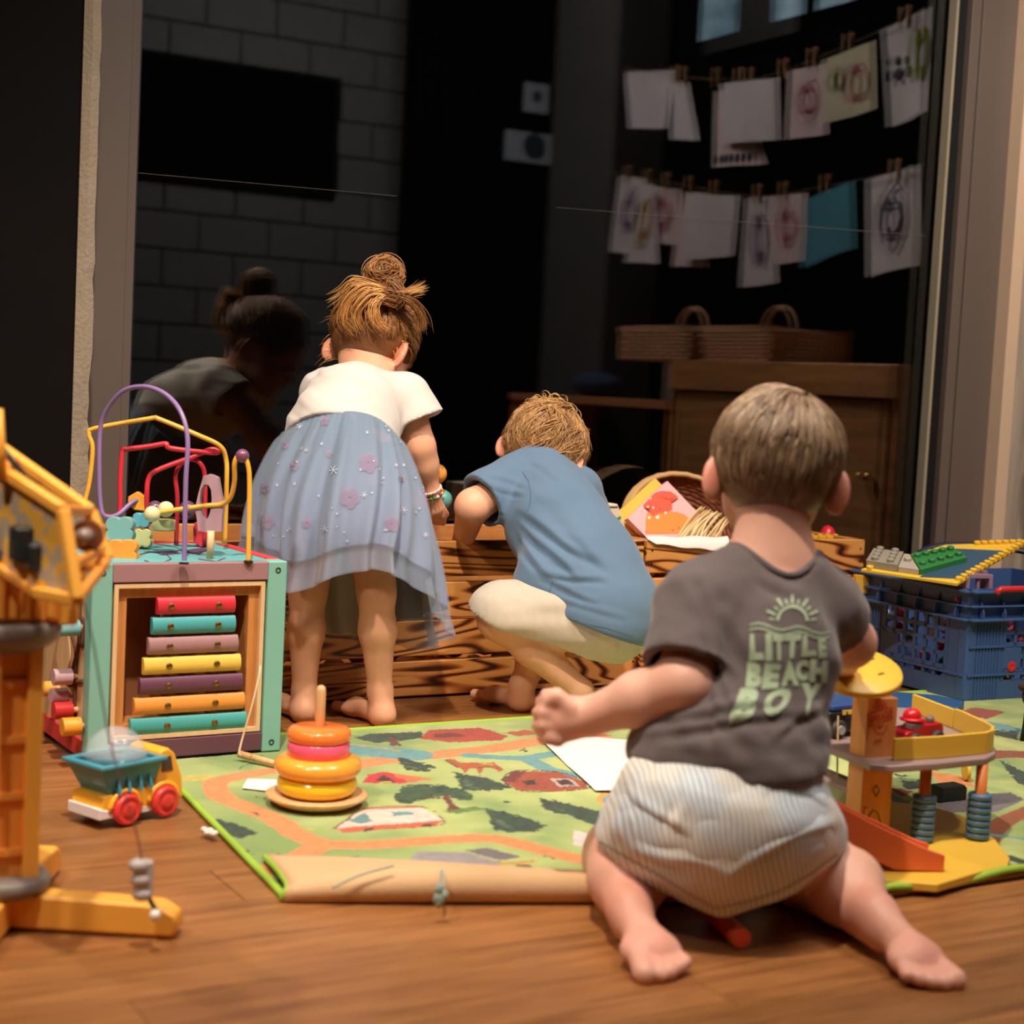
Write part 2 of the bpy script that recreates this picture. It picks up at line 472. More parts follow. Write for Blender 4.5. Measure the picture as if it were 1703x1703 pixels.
# ================================================================ the room
m_plank = wood('floor_oak', (166, 112, 64), (122, 76, 40), scale=1.6, axis=0, rough=.36, spread=11, rand=.16, bump=.06)
base = MB().b2((-2.2, -3.0, -.05), (3.6, 3.1, -.006))
floor = struct('floor', base, plain('floor_gap', (70, 42, 24), .8))
meP = MB().b2((-.5496, -.0546, -.012), (.5496, .0546, 0))
proto = None; k = 0
for i in range(25):
    y = .2 + .11 * i
    off = (i * .43 + .17 * (i % 3)) % 1.1
    for j in range(5):
        x = -1.3 + off + 1.1 * j
        if proto is None:
            proto = link('plank', meP, m_plank, floor, (x, y, 0), bev=.0005, segs=1)
        else:
            o = proto.copy(); COL.objects.link(o); o.location = (x, y, rnd.uniform(-.0006, 0)); o.parent = floor

conc = wood('board_marked_concrete', (170, 156, 138), (140, 126, 112), scale=1.2, axis=2, rough=.85, spread=9, rand=0, bump=.5)
GY = 2.86
# left of the window: dark panel with the broken plaster edge of the reveal
Lx = lambda px, py, Y: aty(px, py, Y)[0]
x_strip0 = (Lx(148, 0, 2.70) + Lx(127, 800, 2.70)) / 2 - .012
x_strip1 = x_strip0 + .028
struct('wall_left', MB().b2((-1.6, 2.69, 0), (x_strip0 + .001, 2.80, 2.6)), plain('dark_wall_paint', (15, 12, 10), .85, spec=.1, bump=.15, var=.12), label='dark brown smooth wall beside the window')
pm = plain('raw_plaster', (146, 132, 112), .95, bump=.9, bscale=140, var=.12)
edge = MB()
vs = []; n = 90
for i in range(n + 1):
    z = 2.6 * i / n
    e = .006 * noise.noise(V((z * 9, 0, 3))) + .004 * noise.noise(V((z * 31, 2, 1)))
    vs += [(x_strip0, 2.686, z), (x_strip0 + .013 + e * .6, 2.680, z), (x_strip1 + e, 2.686, z), (x_strip1 + e, 2.84, z), (x_strip0, 2.84, z)]
edge.add(vs, [(5 * i + k, 5 * i + (k + 1) % 5, 5 * i + 5 + (k + 1) % 5, 5 * i + 5 + k) for i in range(n) for k in range(5)])
struct('trim_1', edge, pm, label='chipped plaster edge between dark wall and window frame')

alu = plain('taupe_aluminium', (98, 86, 78), .42, spec=.5, var=.02)
alud = plain('black_gasket', (16, 16, 18), .5)
fl0, fl1 = x_strip1 - .004, .842
fr0, fr1 = 2.785, 2.925
fr = MB(); fr.b2((fl0, GY - .035, 0), (fl1, GY + .05, 2.5)); fr.b2((fl0 + .002, GY - .047, 0), (fl1 - .018, GY - .035, 2.5))
win = struct('window_1', fr, alu, label='tall night window with taupe aluminium frame', bev=.002)
fr = MB(); fr.b2((fr0, GY - .045, 0), (fr1, GY + .05, 2.5)); fr.b2((fr0 + .028, GY - .052, 0), (fr1, GY - .045, 2.5))
link('frame_post', fr, alu, win, bev=.002)
link('frame_rail', MB().b2((fl1, GY - .03, 0), (fr0, GY + .05, .045)), alu, win, bev=.002)
link('frame_rail', MB().b2((fl1, GY - .03, 2.42), (fr0, GY + .05, 2.5)), alu, win, bev=.002)
link('gasket', MB().b2((fr0 - .028, GY - .028, .045), (fr0, GY + .03, 2.42)).b2((fl1, GY - .02, .045), (fl1 + .006, GY + .03, 2.42)), alud, win)
link('spacer_bar', MB().b2((fr0 - .036, GY - .03, .045), (fr0 - .028, GY - .006, 2.42)), plain('pale_spacer', (150, 140, 118), .5), win)
gm, nt, b = newmat('window_glass')
b.inputs['Base Color'].default_value = (.94, .97, .96, 1); b.inputs['Roughness'].default_value = 0
b.inputs['IOR'].default_value = 1.62; b.inputs['Transmission Weight'].default_value = 1
for y in (GY, GY + .018):
    link('pane', MB().b2((fl1 - .004, y, .03), (fr0 - .004, y + .004, 2.45)), gm, win)
scr = plain('pale_scratch', (120, 110, 105), .6)
sb = MB()
for a, c, in (((222, 287), (660, 326)), ((925, 345), (1540, 392))):
    p0, p1 = V(aty(a[0], a[1], GY - .0006)), V(aty(c[0], c[1], GY - .0006)); sb.tube([p0, p0.lerp(p1, .5), p1], .00035, 4)
link('scratch', sb, scr, win, world=False)
# right of the window: pale strip and the concrete wall
struct('trim_2', MB().b2((fr1 - .002, 2.77, 0), (fr1 + .036, 2.84, 2.6)), plain('pale_strip', (205, 178, 150), .7, var=.04), label='pale vertical strip between window frame and concrete wall')
wr = MB().b2((fr1 + .034, 2.775, 0), (3.6, 2.95, 2.6))
struct('wall_right', wr, conc, label='board marked grey concrete wall right of the window')
rb = MB()
for x, z0, z1 in ((3.005, 0, 2.6), (3.06, 0, 2.6), (3.16, 0, 2.6)):
    rb.b2((x, 2.7725, z0), (x + .006, 2.777, z1))
link('board_ridge', rb, conc, bpy.data.objects['wall_right'])
# night yard behind the glass
struct('trim_3', MB().b2((-.5, 2.95, -.08), (5.5, 7.0, -.06)), plain('night_yard', (10, 10, 11), .9), label='dark paving outside the window')

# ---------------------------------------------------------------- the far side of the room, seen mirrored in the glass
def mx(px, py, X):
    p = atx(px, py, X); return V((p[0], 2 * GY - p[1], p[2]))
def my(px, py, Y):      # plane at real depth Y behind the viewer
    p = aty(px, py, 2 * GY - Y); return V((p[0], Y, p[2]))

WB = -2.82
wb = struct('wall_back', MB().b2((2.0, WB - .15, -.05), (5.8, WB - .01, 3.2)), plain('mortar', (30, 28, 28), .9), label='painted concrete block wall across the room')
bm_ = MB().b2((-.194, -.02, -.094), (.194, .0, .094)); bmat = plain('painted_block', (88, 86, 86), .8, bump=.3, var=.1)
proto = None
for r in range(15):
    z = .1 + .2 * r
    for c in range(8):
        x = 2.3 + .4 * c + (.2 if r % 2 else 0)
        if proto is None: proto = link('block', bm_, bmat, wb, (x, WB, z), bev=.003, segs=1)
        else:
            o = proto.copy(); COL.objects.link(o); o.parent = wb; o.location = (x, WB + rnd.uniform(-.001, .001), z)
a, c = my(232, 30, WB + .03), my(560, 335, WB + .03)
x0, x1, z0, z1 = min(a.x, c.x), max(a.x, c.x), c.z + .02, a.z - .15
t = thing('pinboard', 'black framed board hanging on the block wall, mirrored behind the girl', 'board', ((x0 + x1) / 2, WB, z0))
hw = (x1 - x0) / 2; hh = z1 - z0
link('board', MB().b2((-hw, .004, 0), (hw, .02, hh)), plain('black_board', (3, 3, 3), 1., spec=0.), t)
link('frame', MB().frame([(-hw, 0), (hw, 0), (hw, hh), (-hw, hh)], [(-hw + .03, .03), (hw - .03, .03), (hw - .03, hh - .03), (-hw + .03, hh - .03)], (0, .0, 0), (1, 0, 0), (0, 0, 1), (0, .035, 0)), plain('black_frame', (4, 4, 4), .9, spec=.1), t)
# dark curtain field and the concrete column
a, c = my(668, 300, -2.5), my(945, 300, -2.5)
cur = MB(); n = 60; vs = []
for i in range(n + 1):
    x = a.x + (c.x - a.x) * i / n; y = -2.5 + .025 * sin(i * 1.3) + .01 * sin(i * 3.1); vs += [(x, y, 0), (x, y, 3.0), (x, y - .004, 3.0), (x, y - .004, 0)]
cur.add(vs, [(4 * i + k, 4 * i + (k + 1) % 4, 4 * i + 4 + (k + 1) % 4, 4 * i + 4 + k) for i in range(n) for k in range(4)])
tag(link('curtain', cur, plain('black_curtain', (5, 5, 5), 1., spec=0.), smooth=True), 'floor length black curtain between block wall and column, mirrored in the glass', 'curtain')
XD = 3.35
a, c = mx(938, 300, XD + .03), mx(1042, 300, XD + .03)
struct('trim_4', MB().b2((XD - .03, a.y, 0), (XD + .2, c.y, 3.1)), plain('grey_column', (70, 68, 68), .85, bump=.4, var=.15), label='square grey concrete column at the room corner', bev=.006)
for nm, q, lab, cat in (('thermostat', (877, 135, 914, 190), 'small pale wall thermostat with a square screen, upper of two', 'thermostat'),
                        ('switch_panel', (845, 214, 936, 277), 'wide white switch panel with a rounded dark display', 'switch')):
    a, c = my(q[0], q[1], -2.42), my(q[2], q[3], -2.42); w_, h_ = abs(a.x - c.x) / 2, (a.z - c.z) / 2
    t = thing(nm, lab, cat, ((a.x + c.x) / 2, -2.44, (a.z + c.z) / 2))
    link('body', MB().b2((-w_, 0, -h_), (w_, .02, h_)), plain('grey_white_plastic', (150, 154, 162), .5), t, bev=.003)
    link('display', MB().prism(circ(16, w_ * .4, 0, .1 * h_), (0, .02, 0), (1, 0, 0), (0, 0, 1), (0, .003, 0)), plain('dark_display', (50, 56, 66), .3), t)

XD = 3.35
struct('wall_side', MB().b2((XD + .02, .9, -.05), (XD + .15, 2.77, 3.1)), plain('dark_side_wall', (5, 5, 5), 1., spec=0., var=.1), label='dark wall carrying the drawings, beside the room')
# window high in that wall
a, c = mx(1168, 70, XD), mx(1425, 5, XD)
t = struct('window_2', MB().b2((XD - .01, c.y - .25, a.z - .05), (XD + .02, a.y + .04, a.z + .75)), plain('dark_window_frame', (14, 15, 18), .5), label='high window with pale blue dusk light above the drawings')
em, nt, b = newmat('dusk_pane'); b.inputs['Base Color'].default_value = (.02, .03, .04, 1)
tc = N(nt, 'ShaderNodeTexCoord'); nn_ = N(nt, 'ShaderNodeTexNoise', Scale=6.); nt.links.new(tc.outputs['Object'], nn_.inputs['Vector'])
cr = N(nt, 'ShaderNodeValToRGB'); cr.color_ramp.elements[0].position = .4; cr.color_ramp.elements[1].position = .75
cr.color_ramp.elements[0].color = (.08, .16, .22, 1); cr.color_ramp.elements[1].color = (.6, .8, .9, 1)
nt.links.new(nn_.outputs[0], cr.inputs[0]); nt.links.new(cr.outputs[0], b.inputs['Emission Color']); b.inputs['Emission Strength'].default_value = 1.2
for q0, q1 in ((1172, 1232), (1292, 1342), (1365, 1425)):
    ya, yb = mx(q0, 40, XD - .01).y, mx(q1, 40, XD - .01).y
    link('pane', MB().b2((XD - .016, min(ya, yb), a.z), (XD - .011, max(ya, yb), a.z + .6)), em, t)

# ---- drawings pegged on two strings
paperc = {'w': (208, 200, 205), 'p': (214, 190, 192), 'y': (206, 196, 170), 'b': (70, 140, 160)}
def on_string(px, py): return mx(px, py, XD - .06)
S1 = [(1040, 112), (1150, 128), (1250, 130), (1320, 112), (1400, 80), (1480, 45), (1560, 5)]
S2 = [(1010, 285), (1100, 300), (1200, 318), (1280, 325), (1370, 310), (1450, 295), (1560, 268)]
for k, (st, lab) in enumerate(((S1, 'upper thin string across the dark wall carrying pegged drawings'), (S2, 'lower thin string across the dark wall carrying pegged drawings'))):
    tag(link('string', MB().tube(spl([on_string(*p) for p in st], 6), .0016, 5), plain('brown_string', (120, 96, 74), .8), smooth=True), lab, 'string')
pegm = wood('peg_wood', (190, 140, 96), (160, 112, 74), rough=.6)
# px of the four corners: top left, top right, bottom right, bottom left; colour, motif, label, peg x list
SH = [
 ((1044, 118), (1125, 116), (1115, 214), (1052, 212), 'w', None, 'blank white sheet at the left end of the upper string', (1128,)),
 ((1122, 132), (1148, 136), (1166, 234), (1118, 230), 'w', None, 'narrow white sheet hanging skewed on the upper string', (1142,)),
 ((1205, 138), (1298, 128), (1298, 232), (1206, 238), 'w', None, 'wide blank white sheet in the middle of the upper string', (1233, 1252)),
 ((1196, 150), (1240, 146), (1275, 272), (1192, 278), 'p', 'row', 'long sheet with a row of dark figures behind the wide blank', (1196,)),
 ((1320, 116), (1380, 104), (1379, 222), (1316, 232), 'p', 'pink', 'sheet with pink scribble right of the blank one on the upper string', (1308, 1357)),
 ((1377, 98), (1458, 66), (1462, 180), (1377, 205), 'y', 'pinkgreen', 'yellowish sheet with pink and green scribble on the upper string', (1416,)),
 ((1476, 48), (1552, 10), (1547, 184), (1486, 211), 'w', 'panda', 'panda face and green blob drawing at the right end of the upper string', (1512,)),
 ((1034, 292), (1085, 296), (1068, 424), (1016, 418), 'w', 'purple', 'sheet with purple scribble at the left end of the lower string', (1047,)),
 ((1075, 305), (1090, 306), (1098, 438), (1040, 436), 'w', 'yellow', 'sheet with a yellow mark mostly behind its neighbours on the lower string', (1080,)),
 ((1085, 308), (1135, 314), (1132, 408), (1078, 402), 'p', 'pink', 'small pink outlined sheet on the lower string', (1112,)),
 ((1142, 318), (1178, 320), (1178, 443), (1124, 443), 'p', None, 'sheet with a pink edge behind the blank one on the lower string', (1150,)),
 ((1150, 322), (1233, 325), (1224, 425), (1145, 432), 'w', None, 'blank white sheet in the middle of the lower string', (1193,)),
 ((1246, 328), (1290, 326), (1301, 470), (1238, 478), 'w', 'purple', 'long sheet with dark scribble on the lower string', (1265,)),
 ((1285, 326), (1345, 320), (1344, 434), (1288, 440), 'p', 'pink', 'sheet with a pink and red scribble on the lower string', (1308,)),
 ((1347, 330), (1424, 300), (1427, 412), (1336, 446), 'b', None, 'plain turquoise sheet on the lower string', (1378,)),
 ((1450, 298), (1532, 272), (1531, 440), (1448, 461), 'w', 'blue', 'sheet with a blue creature drawing at the right end of the lower string', (1495,)),
]
inkm = {k: plain('ink_' + k, c, .8) for k, c in dict(pink=(190, 96, 110), green=(120, 132, 40), dark=(42, 40, 58), purple=(110, 84, 124), yellow=(180, 140, 50), blue=(66, 78, 128), lime=(150, 160, 30)).items()}
for i, (a, b_, c_, d_, cl, motif, lab, pegs) in enumerate(SH):
    X = XD - .045 - .014 * (i % 3)
    P = [mx(q[0], q[1], X) for q in (a, b_, c_, d_)]
    nu, nv = 8, 8; vs = []
    for side in (0, 1):
        for u in range(nu + 1):
            for v in range(nv + 1):
                s_, t_ = u / nu, v / nv
                p = P[0] * (1 - s_) * (1 - t_) + P[1] * s_ * (1 - t_) + P[2] * s_ * t_ + P[3] * (1 - s_) * t_
                vs.append(p + V((.008 * sin(s_ * 5 + i) * t_ + (.0008 if side else 0), 0, 0)))
    o_ = (nu + 1) * (nv + 1); f_ = []
    for u in range(nu):
        for v in range(nv):
            q = u * (nv + 1) + v; f_ += [(q, q + 1, q + nv + 2, q + nv + 1), (o_ + q, o_ + q + nv + 1, o_ + q + nv + 2, o_ + q + 1)]
    nm = 'drawing' if motif else 'paper_sheet'
    me = MB().add(vs, f_); t = thing(nm, lab, 'drawing' if motif else 'paper', tuple(P[0]))
    sh = link('sheet', me, plain('paper_' + cl, paperc[cl], .85), t, smooth=True, world=True)
    if motif:
        def at_(s_, t_): 
            p = P[0] * (1 - s_) * (1 - t_) + P[1] * s_ * (1 - t_) + P[2] * s_ * t_ + P[3] * (1 - s_) * t_; return p + V((.008 * sin(s_ * 5 + i) * t_ - .002, 0, 0))
        def scrib(cx, cy, rx, ry, n, seed, th=.0022):
            g = random.Random(seed); mbs = MB()
            for q in range(n):
                ph = g.uniform(0, 6); k = g.uniform(.4, 1); pts = [at_(cx + rx * k * cos(a_ * .6 + ph), cy + ry * k * sin(a_ * .6 + ph) * (1 + .2 * sin(a_ * 2))) for a_ in range(12)]
                mbs.tube(pts, th, 4)
            return mbs
        if motif in ('pink', 'purple', 'blue', 'yellow'):
            link('scribble', scrib(.5, .48, .3, .33, 7, i), inkm[motif], t, world=True)
        elif motif == 'pinkgreen':
            link('scribble', scrib(.65, .55, .22, .28, 5, i), inkm['pink'], t, world=True); link('scribble', scrib(.25, .4, .12, .2, 4, i + 5), inkm['green'], t, world=True)
        elif motif == 'panda':
            link('scribble', scrib(.8, .42, .2, .26, 14, i, .004), inkm['lime'], t, world=True)
            mb_ = MB()
            for u, v, r in ((.2, .36, .045), (.4, .4, .04), (.18, .5, .06), (.42, .52, .06), (.3, .6, .03)):
                mb_.sph(at_(u, v), .16 * r * 2, 10, sc=(.15, 1, 1))
            link('scribble', mb_, inkm['dark'], t, world=True)
        elif motif == 'row':
            mb_ = MB()
            for q in range(7): mb_.sph(at_(.15 + .11 * q, .9), .012, 8, sc=(.15, 1, 1.4))
            link('scribble', mb_, inkm['dark'], t, world=True)
    for px in pegs:
        st = S1 if a[1] < 260 else S2
        for (u0, v0), (u1, v1) in zip(st[:-1], st[1:]):
            if u0 <= px <= u1: py = v0 + (v1 - v0) * (px - u0) / (u1 - u0)
        p = mx(px, py, XD - .065); pg = thing('clothes_peg', '%speg on the %s' % ('' if len(pegs) == 1 else ('left ' if px == pegs[0] else 'right '), ' '.join(lab.split()[:11])), 'peg', tuple(p), 0, 'clothes pegs on the %s string' % ('upper' if st is S1 else 'lower'))
        for sg in (-1, 1):
            link('peg_half', MB().box((sg * .005, 0, .004), (.006, .01, .062), Matrix.Rotation(sg * .06, 3, 'Y')), pegm, pg, bev=.001, segs=1)
        link('spring', MB().cyl((-.004, -.007, .006), (-.004, .007, .006), .004, 8), plain('steel', (150, 150, 155), .3, metal=1.), pg)

# ---- cabinet, shelf and baskets (mirrored)
dk = wood('dark_stained_wood', (216, 150, 92), (160, 104, 60), scale=1, axis=1, rough=.5, rand=0)
XC = 2.95
a, c = mx(1122, 602, XC), mx(1500, 606, XC)
top = max(a.z, c.z); y0, y1 = sorted((a.y, c.y)); y0 = max(y0, .6); y1 = min(y1, 2.66)
t = thing('cabinet', 'dark wooden cabinet with a thick brown top under the baskets', 'cabinet', (XC + .2, (y0 + y1) / 2, 0))
hy = (y1 - y0) / 2
link('top', MB().b2((-.21, -hy, top - .09), (.19, hy, top)), dk, t, bev=.004)
for s_ in (-1, 1): link('side_panel', MB().b2((-.19, s_ * (hy - .02) - .012, 0), (.19, s_ * (hy - .02) + .012, top - .09)), dk, t)
link('back_panel', MB().b2((.17, -hy + .02, .02), (.19, hy - .02, top - .09)), dk, t)
for k in range(3):
    w_ = (2 * hy - .08) / 3; cy_ = -hy + .04 + w_ * (k + .5)
    d_ = link('door', MB().b2((-.195, cy_ - w_ / 2 + .004, .04), (-.175, cy_ + w_ / 2 - .004, top - .095)), dk, t, bev=.003)
    link('knob', MB().sph((-.21, cy_ + w_ * .35, top * .55), .014, 10), plain('brass', (190, 150, 70), .3, metal=1.), d_)
# open shelf left of it
bA, bB = mx(890, 655, XC + .1), mx(1118, 668, XC)
t = thing('shelf_unit', 'low open wooden shelf unit left of the cabinet in the reflection', 'shelf', (XC + .2, (bA.y + bB.y) / 2, 0)); hy = abs(bA.y - bB.y) / 2; zz = bB.z
lw = wood('warm_shelf_wood', (214, 142, 90), (180, 112, 66), scale=1, axis=1, rough=.5, rand=.05)
for z_ in (zz, zz - .26, .04): link('shelf', MB().b2((-.2, -hy, z_ - .025), (.2, hy, z_)), lw, t, bev=.002)
for s_ in (-1, 1): link('side_panel', MB().b2((-.19, s_ * (hy - .012) - .011, 0), (.19, s_ * (hy - .012) + .011, zz - .026)), lw, t)
cb_, sf_ = bpy.data.objects['cabinet'], t
# things on the shelf
tag(link('book', MB().b2((XC + .02, bB.y - .02, zz), (XC + .2, bB.y - .06, zz + .12)), plain('pale_box', (150, 132, 134), .7), bev=.003), 'pale grey book box standing at the end of the open shelf', 'box')
mbc = MB().sph((XC + .15, bA.y + .35 * (bB.y - bA.y), zz + .045), .075, 14, sc=(1, 1.6, .6))
tag(link('cloth_pile', mbc, plain('navy_cloth', (38, 52, 84), .9, bump=.6), smooth=True), 'crumpled navy cloth lying on the open shelf', 'cloth')
# baskets
def basket(p0, p1, depth, h, handle, lab):
    """woven rectangular basket; strands are geometry"""
    y0_, y1_ = sorted((p0.y, p1.y)); L_ = y1_ - y0_
    t_ = thing('wicker_basket', lab, 'basket', (p0.x + depth / 2, (y0_ + y1_) / 2, p0.z))
    wk = plain('wicker', (204, 152, 118), .7, bump=.5, bscale=200); m_ = MB()
    for r_ in range(int(h / .012)):
        z_ = .006 + r_ * .012; pts = []
        cor = [(-depth / 2, -L_ / 2), (depth / 2, -L_ / 2), (depth / 2, L_ / 2), (-depth / 2, L_ / 2)]
        for e_ in range(4):
            (xa, ya), (xb, yb) = cor[e_], cor[(e_ + 1) % 4]; n_ = 10
            for q_ in range(n_):
                f_ = q_ / n_; wv = .003 * (1 if (q_ + r_) % 2 else -1); nx_, ny_ = (yb - ya), -(xb - xa); l_ = math.hypot(nx_, ny_)
                pts.append((xa + (xb - xa) * f_ + nx_ / l_ * wv, ya + (yb - ya) * f_ + ny_ / l_ * wv, z_))
        m_.tube(pts, .0058, 5, closed=True)
    link('weave', m_, wk, t_, smooth=True)
    link('rim', MB().tube([(-depth / 2, -L_ / 2, h), (depth / 2, -L_ / 2, h), (depth / 2, L_ / 2, h), (-depth / 2, L_ / 2, h)], .01, 8, closed=True), wk, t_, smooth=True)
    link('bottom', MB().b2((-depth / 2, -L_ / 2, 0), (depth / 2, L_ / 2, .006)), wk, t_)
    for hx in handle: link('handle', MB().tube([(0, hx + .075 * cos(a_), h - .01 + .085 * sin(a_)) for a_ in [pi * q / 14 for q in range(15)]], .007, 6), wk, t_, smooth=True)
p0, p1 = mx(1035, 590, XC + .02), mx(1150, 590, XC + .02)
basket(V((p0.x, p0.y, top)), V((p1.x, p1.y, top)), .3, .1, (0.,), 'pale rectangular wicker basket with a hoop handle, left one on the cabinet')
p0, p1 = mx(1158, 590, XC + .06), mx(1285, 590, XC + .06)
basket(V((p0.x, min(p0.y, p1.y) + .02, top)), V((p1.x, p1.y, top)), .3, .1, (.03,), 'darker wicker basket with a tall hoop handle, right one on the cabinet')
# ================================================================ play mat
MZ = .006
C2 = lambda x, y: (250 + x / 2.129, 1200 + y / 2.129)          # crop coordinates of a close look at the mat
def xl(y): return .646 + (y - 1.54) * .085
hstep = .0034
X1, Y1 = 2.62, 2.283
nx, ny = int((X1 - .64) / hstep), int((Y1 - 1.335) / hstep)
gx = np.linspace(.0, 1., nx); gy = np.linspace(0, 1., ny)
GX, GYY = np.meshgrid(gx, gy, indexing='ij')
# front edge: 1.555 where it is rolled back, 1.34 where it lies flat
edgef = lambda x: np.maximum(1.546 - .385 * (x - .646), 1.325)
xx0 = .64 + (X1 - .64) * GX; yf = edgef(xx0); yy = yf + (Y1 - yf) * GYY
xx = xl(yy) + (X1 - xl(yy)) * GX
wav = .004 * np.exp(-((yy - yf) / .03) ** 2) * (np.sin(xx * 31) + 1) * (xx > 1.15)
zz = MZ + wav + .0006 * np.array(vnoise(np.stack([xx.ravel(), yy.ravel(), 0 * xx.ravel()], 1), 320)).reshape(xx.shape)
P = np.stack([xx.ravel(), yy.ravel(), zz.ravel()], 1)

q = P - CAM; dd = q @ FW; PX = 851.5 + FPX * (q @ RT) / dd; PY = 851.5 - FPX * (q @ UP) / dd
# fuzzy outlines as on tufted carpet
jx = vnoise(P, 260, 3) * 1.6; jy = vnoise(P, 260, 5) * 1.0
jw = vnoise(P, 110, 8) * 1.6; n1 = vnoise(P, 38, 1); n2 = vnoise(P, 9, 2); n3 = vnoise(P, 150, 4)
green = np.array(lin((166, 188, 108))[:3]); gl = np.array(lin((200, 206, 130))[:3]); gd = np.array(lin((112, 142, 80))[:3])
t = np.clip(.5 + .7 * n2 + .35 * n1, 0, 1)[:, None]
colr = gd * (1 - t) + gl * t; colr = .7 * colr + .3 * green
def paint(mask, c, amt=.07):
    colr[mask] = np.array(lin(c)[:3]) * (1 + amt * n3[mask] * 2)[:, None]
def poly(pts, c, crop=True, jit=1., **k):
    pts = [C2(*p) if crop else p for p in pts]; xs, ys = [p[0] for p in pts], [p[1] for p in pts]
    m = np.where((PX > min(xs) - 4) & (PX < max(xs) + 4) & (PY > min(ys) - 4) & (PY < max(ys) + 4))[0]
    if not len(m): return
    x, y = PX[m] + jx[m] * jit + 2.2 * (jit - 1) * jw[m], PY[m] + jy[m] * jit + 1.2 * (jit - 1) * jw[m]; ins = np.zeros(len(m), bool)
    for (xa, ya), (xb, yb) in zip(pts, pts[1:] + pts[:1]):
        if ya == yb: continue
        ins ^= ((ya > y) != (yb > y)) & (x < (xb - xa) * (y - ya) / (yb - ya) + xa)
    paint(m[ins], c, **k)
def road(pts, wd, c, crop=True, **k):
    W = [atz(*(C2(*p) if crop else p), MZ)[:2] for p in pts]; W = [V((p[0], p[1], 0)) for p in W]; W = spl(W, 5)
    best = np.full(len(P), 9.)
    for a, b in zip(W[:-1], W[1:]):
        ba = np.array((b - a)[:2]); r_ = P[:, :2] - np.array(a[:2]); tt = np.clip(r_ @ ba / max(ba @ ba, 1e-9), 0, 1)
        best = np.minimum(best, np.hypot(r_[:, 0] - tt * ba[0], r_[:, 1] - tt * ba[1]))
    paint(best + n1 * .0012 < wd / 2, c, **k)
OR = (222, 140, 84); BL = (104, 156, 158); DG = (44, 66, 50); RU = (160, 72, 44); BR = (104, 52, 36)
poly([(40, 210), (60, 190), (230, 190), (200, 210)], (196, 178, 84))
road([(470, 170), (330, 190), (235, 215), (250, 265), (330, 300), (440, 345), (520, 400), (620, 432), (760, 436), (900, 428), (1080, 415), (1220, 415), (1350, 445), (1540, 492), (1750, 530)], .034, OR)
road([(600, 440), (500, 490), (380, 540)], .034, OR)
road([(640, 175), (740, 150), (870, 132), (1000, 118), (1100, 108), (1250, 90), (1400, 66), (1600, 60)], .045, OR)
road([(690, 95), (800, 105), (920, 118)], .07, BL); road([(690, 78), (780, 88), (880, 104)], .008, (190, 160, 70))
road([(1130, 120), (1250, 128), (1340, 128), (1480, 105)], .028, BL); road([(1330, 128), (1400, 165), (1500, 190)], .03, BL)
for T in ([(875, 125), (900, 170), (970, 178), (1015, 160)], [(1075, 180), (1100, 240), (1200, 250), (1280, 232), (1190, 200)],
          [(1185, 308), (1222, 388), (1330, 392), (1412, 370), (1330, 340), (1250, 318)], [(1370, 268), (1395, 312), (1480, 330), (1590, 375), (1640, 330), (1500, 296)],
          [(225, 342), (250, 402), (330, 412), (382, 395), (310, 365)], [(415, 552), (455, 605), (505, 612), (505, 590), (470, 565)], [(118, 280), (150, 312), (190, 305), (160, 285)],
          [(350, 320), (385, 334), (380, 322)], [(318, 455), (350, 468), (362, 460)], [(425, 462), (455, 470), (460, 464)], [(375, 268), (415, 280), (410, 268)],
          [(1240, 280), (1262, 290), (1270, 282)], [(1300, 100), (1335, 106), (1330, 98)], [(1390, 478), (1430, 484), (1424, 476)], [(700, 478), (740, 486), (735, 476)]):
    poly(T, DG, amt=.3, jit=2.2)
poly([(864, 262), (890, 230), (960, 222), (1040, 228), (1110, 240), (1148, 268), (1130, 282), (1070, 268), (1040, 262), (990, 272), (905, 294), (868, 280)], (48, 76, 46), amt=.35, jit=2.)
poly([(1030, 262), (1052, 258), (1080, 296), (1112, 314), (1050, 316), (1056, 296)], BR)
road([(1035, 272), (975, 268)], .006, BR); poly([(1040, 318), (1150, 300), (1190, 310), (1080, 326)], (96, 132, 60))
poly([(715, 56), (780, 44), (960, 36), (965, 58), (900, 66), (800, 76)], DG, amt=.2); poly([(845, 55), (862, 56), (892, 86), (850, 86)], BR)
poly([(955, 62), (985, 30), (1170, 22), (1265, 50), (1245, 66), (1060, 74)], (172, 62, 44)); poly([(1000, 44), (1080, 40), (1120, 52), (1010, 58)], (110, 40, 34))
poly([(1250, 40), (1330, 30), (1420, 40), (1300, 52)], (176, 84, 50))
poly([(1240, 206), (1290, 174), (1440, 178), (1550, 216), (1544, 238), (1410, 248), (1300, 242)], RU)
for k_ in range(5): road([(1262 + 10 * k_, 200 + 8 * k_), (1540, 214 + 6 * k_)], .0025, (120, 48, 32))
poly([(1290, 174), (1330, 178), (1290, 215), (1246, 208)], (112, 44, 34)); poly([(1318, 210), (1360, 208), (1368, 222), (1330, 226)], (60, 28, 26))
poly([(1415, 202), (1490, 202), (1520, 228), (1448, 230)], (190, 176, 166)); poly([(1434, 206), (1484, 206), (1504, 224), (1456, 225)], (66, 32, 28))
poly([(750, 217), (772, 188), (830, 178), (1005, 204), (880, 219)], (196, 40, 48)); poly([(850, 181), (1005, 204), (920, 213), (880, 200)], (222, 112, 66)); poly([(790, 210), (826, 190), (872, 214)], (58, 26, 28))
poly([(650, 378), (700, 345), (760, 308), (960, 302), (1038, 350), (1010, 366), (800, 378), (690, 390)], (226, 202, 186)); poly([(650, 378), (1038, 350), (1012, 368), (800, 384), (680, 392)], (206, 92, 60))
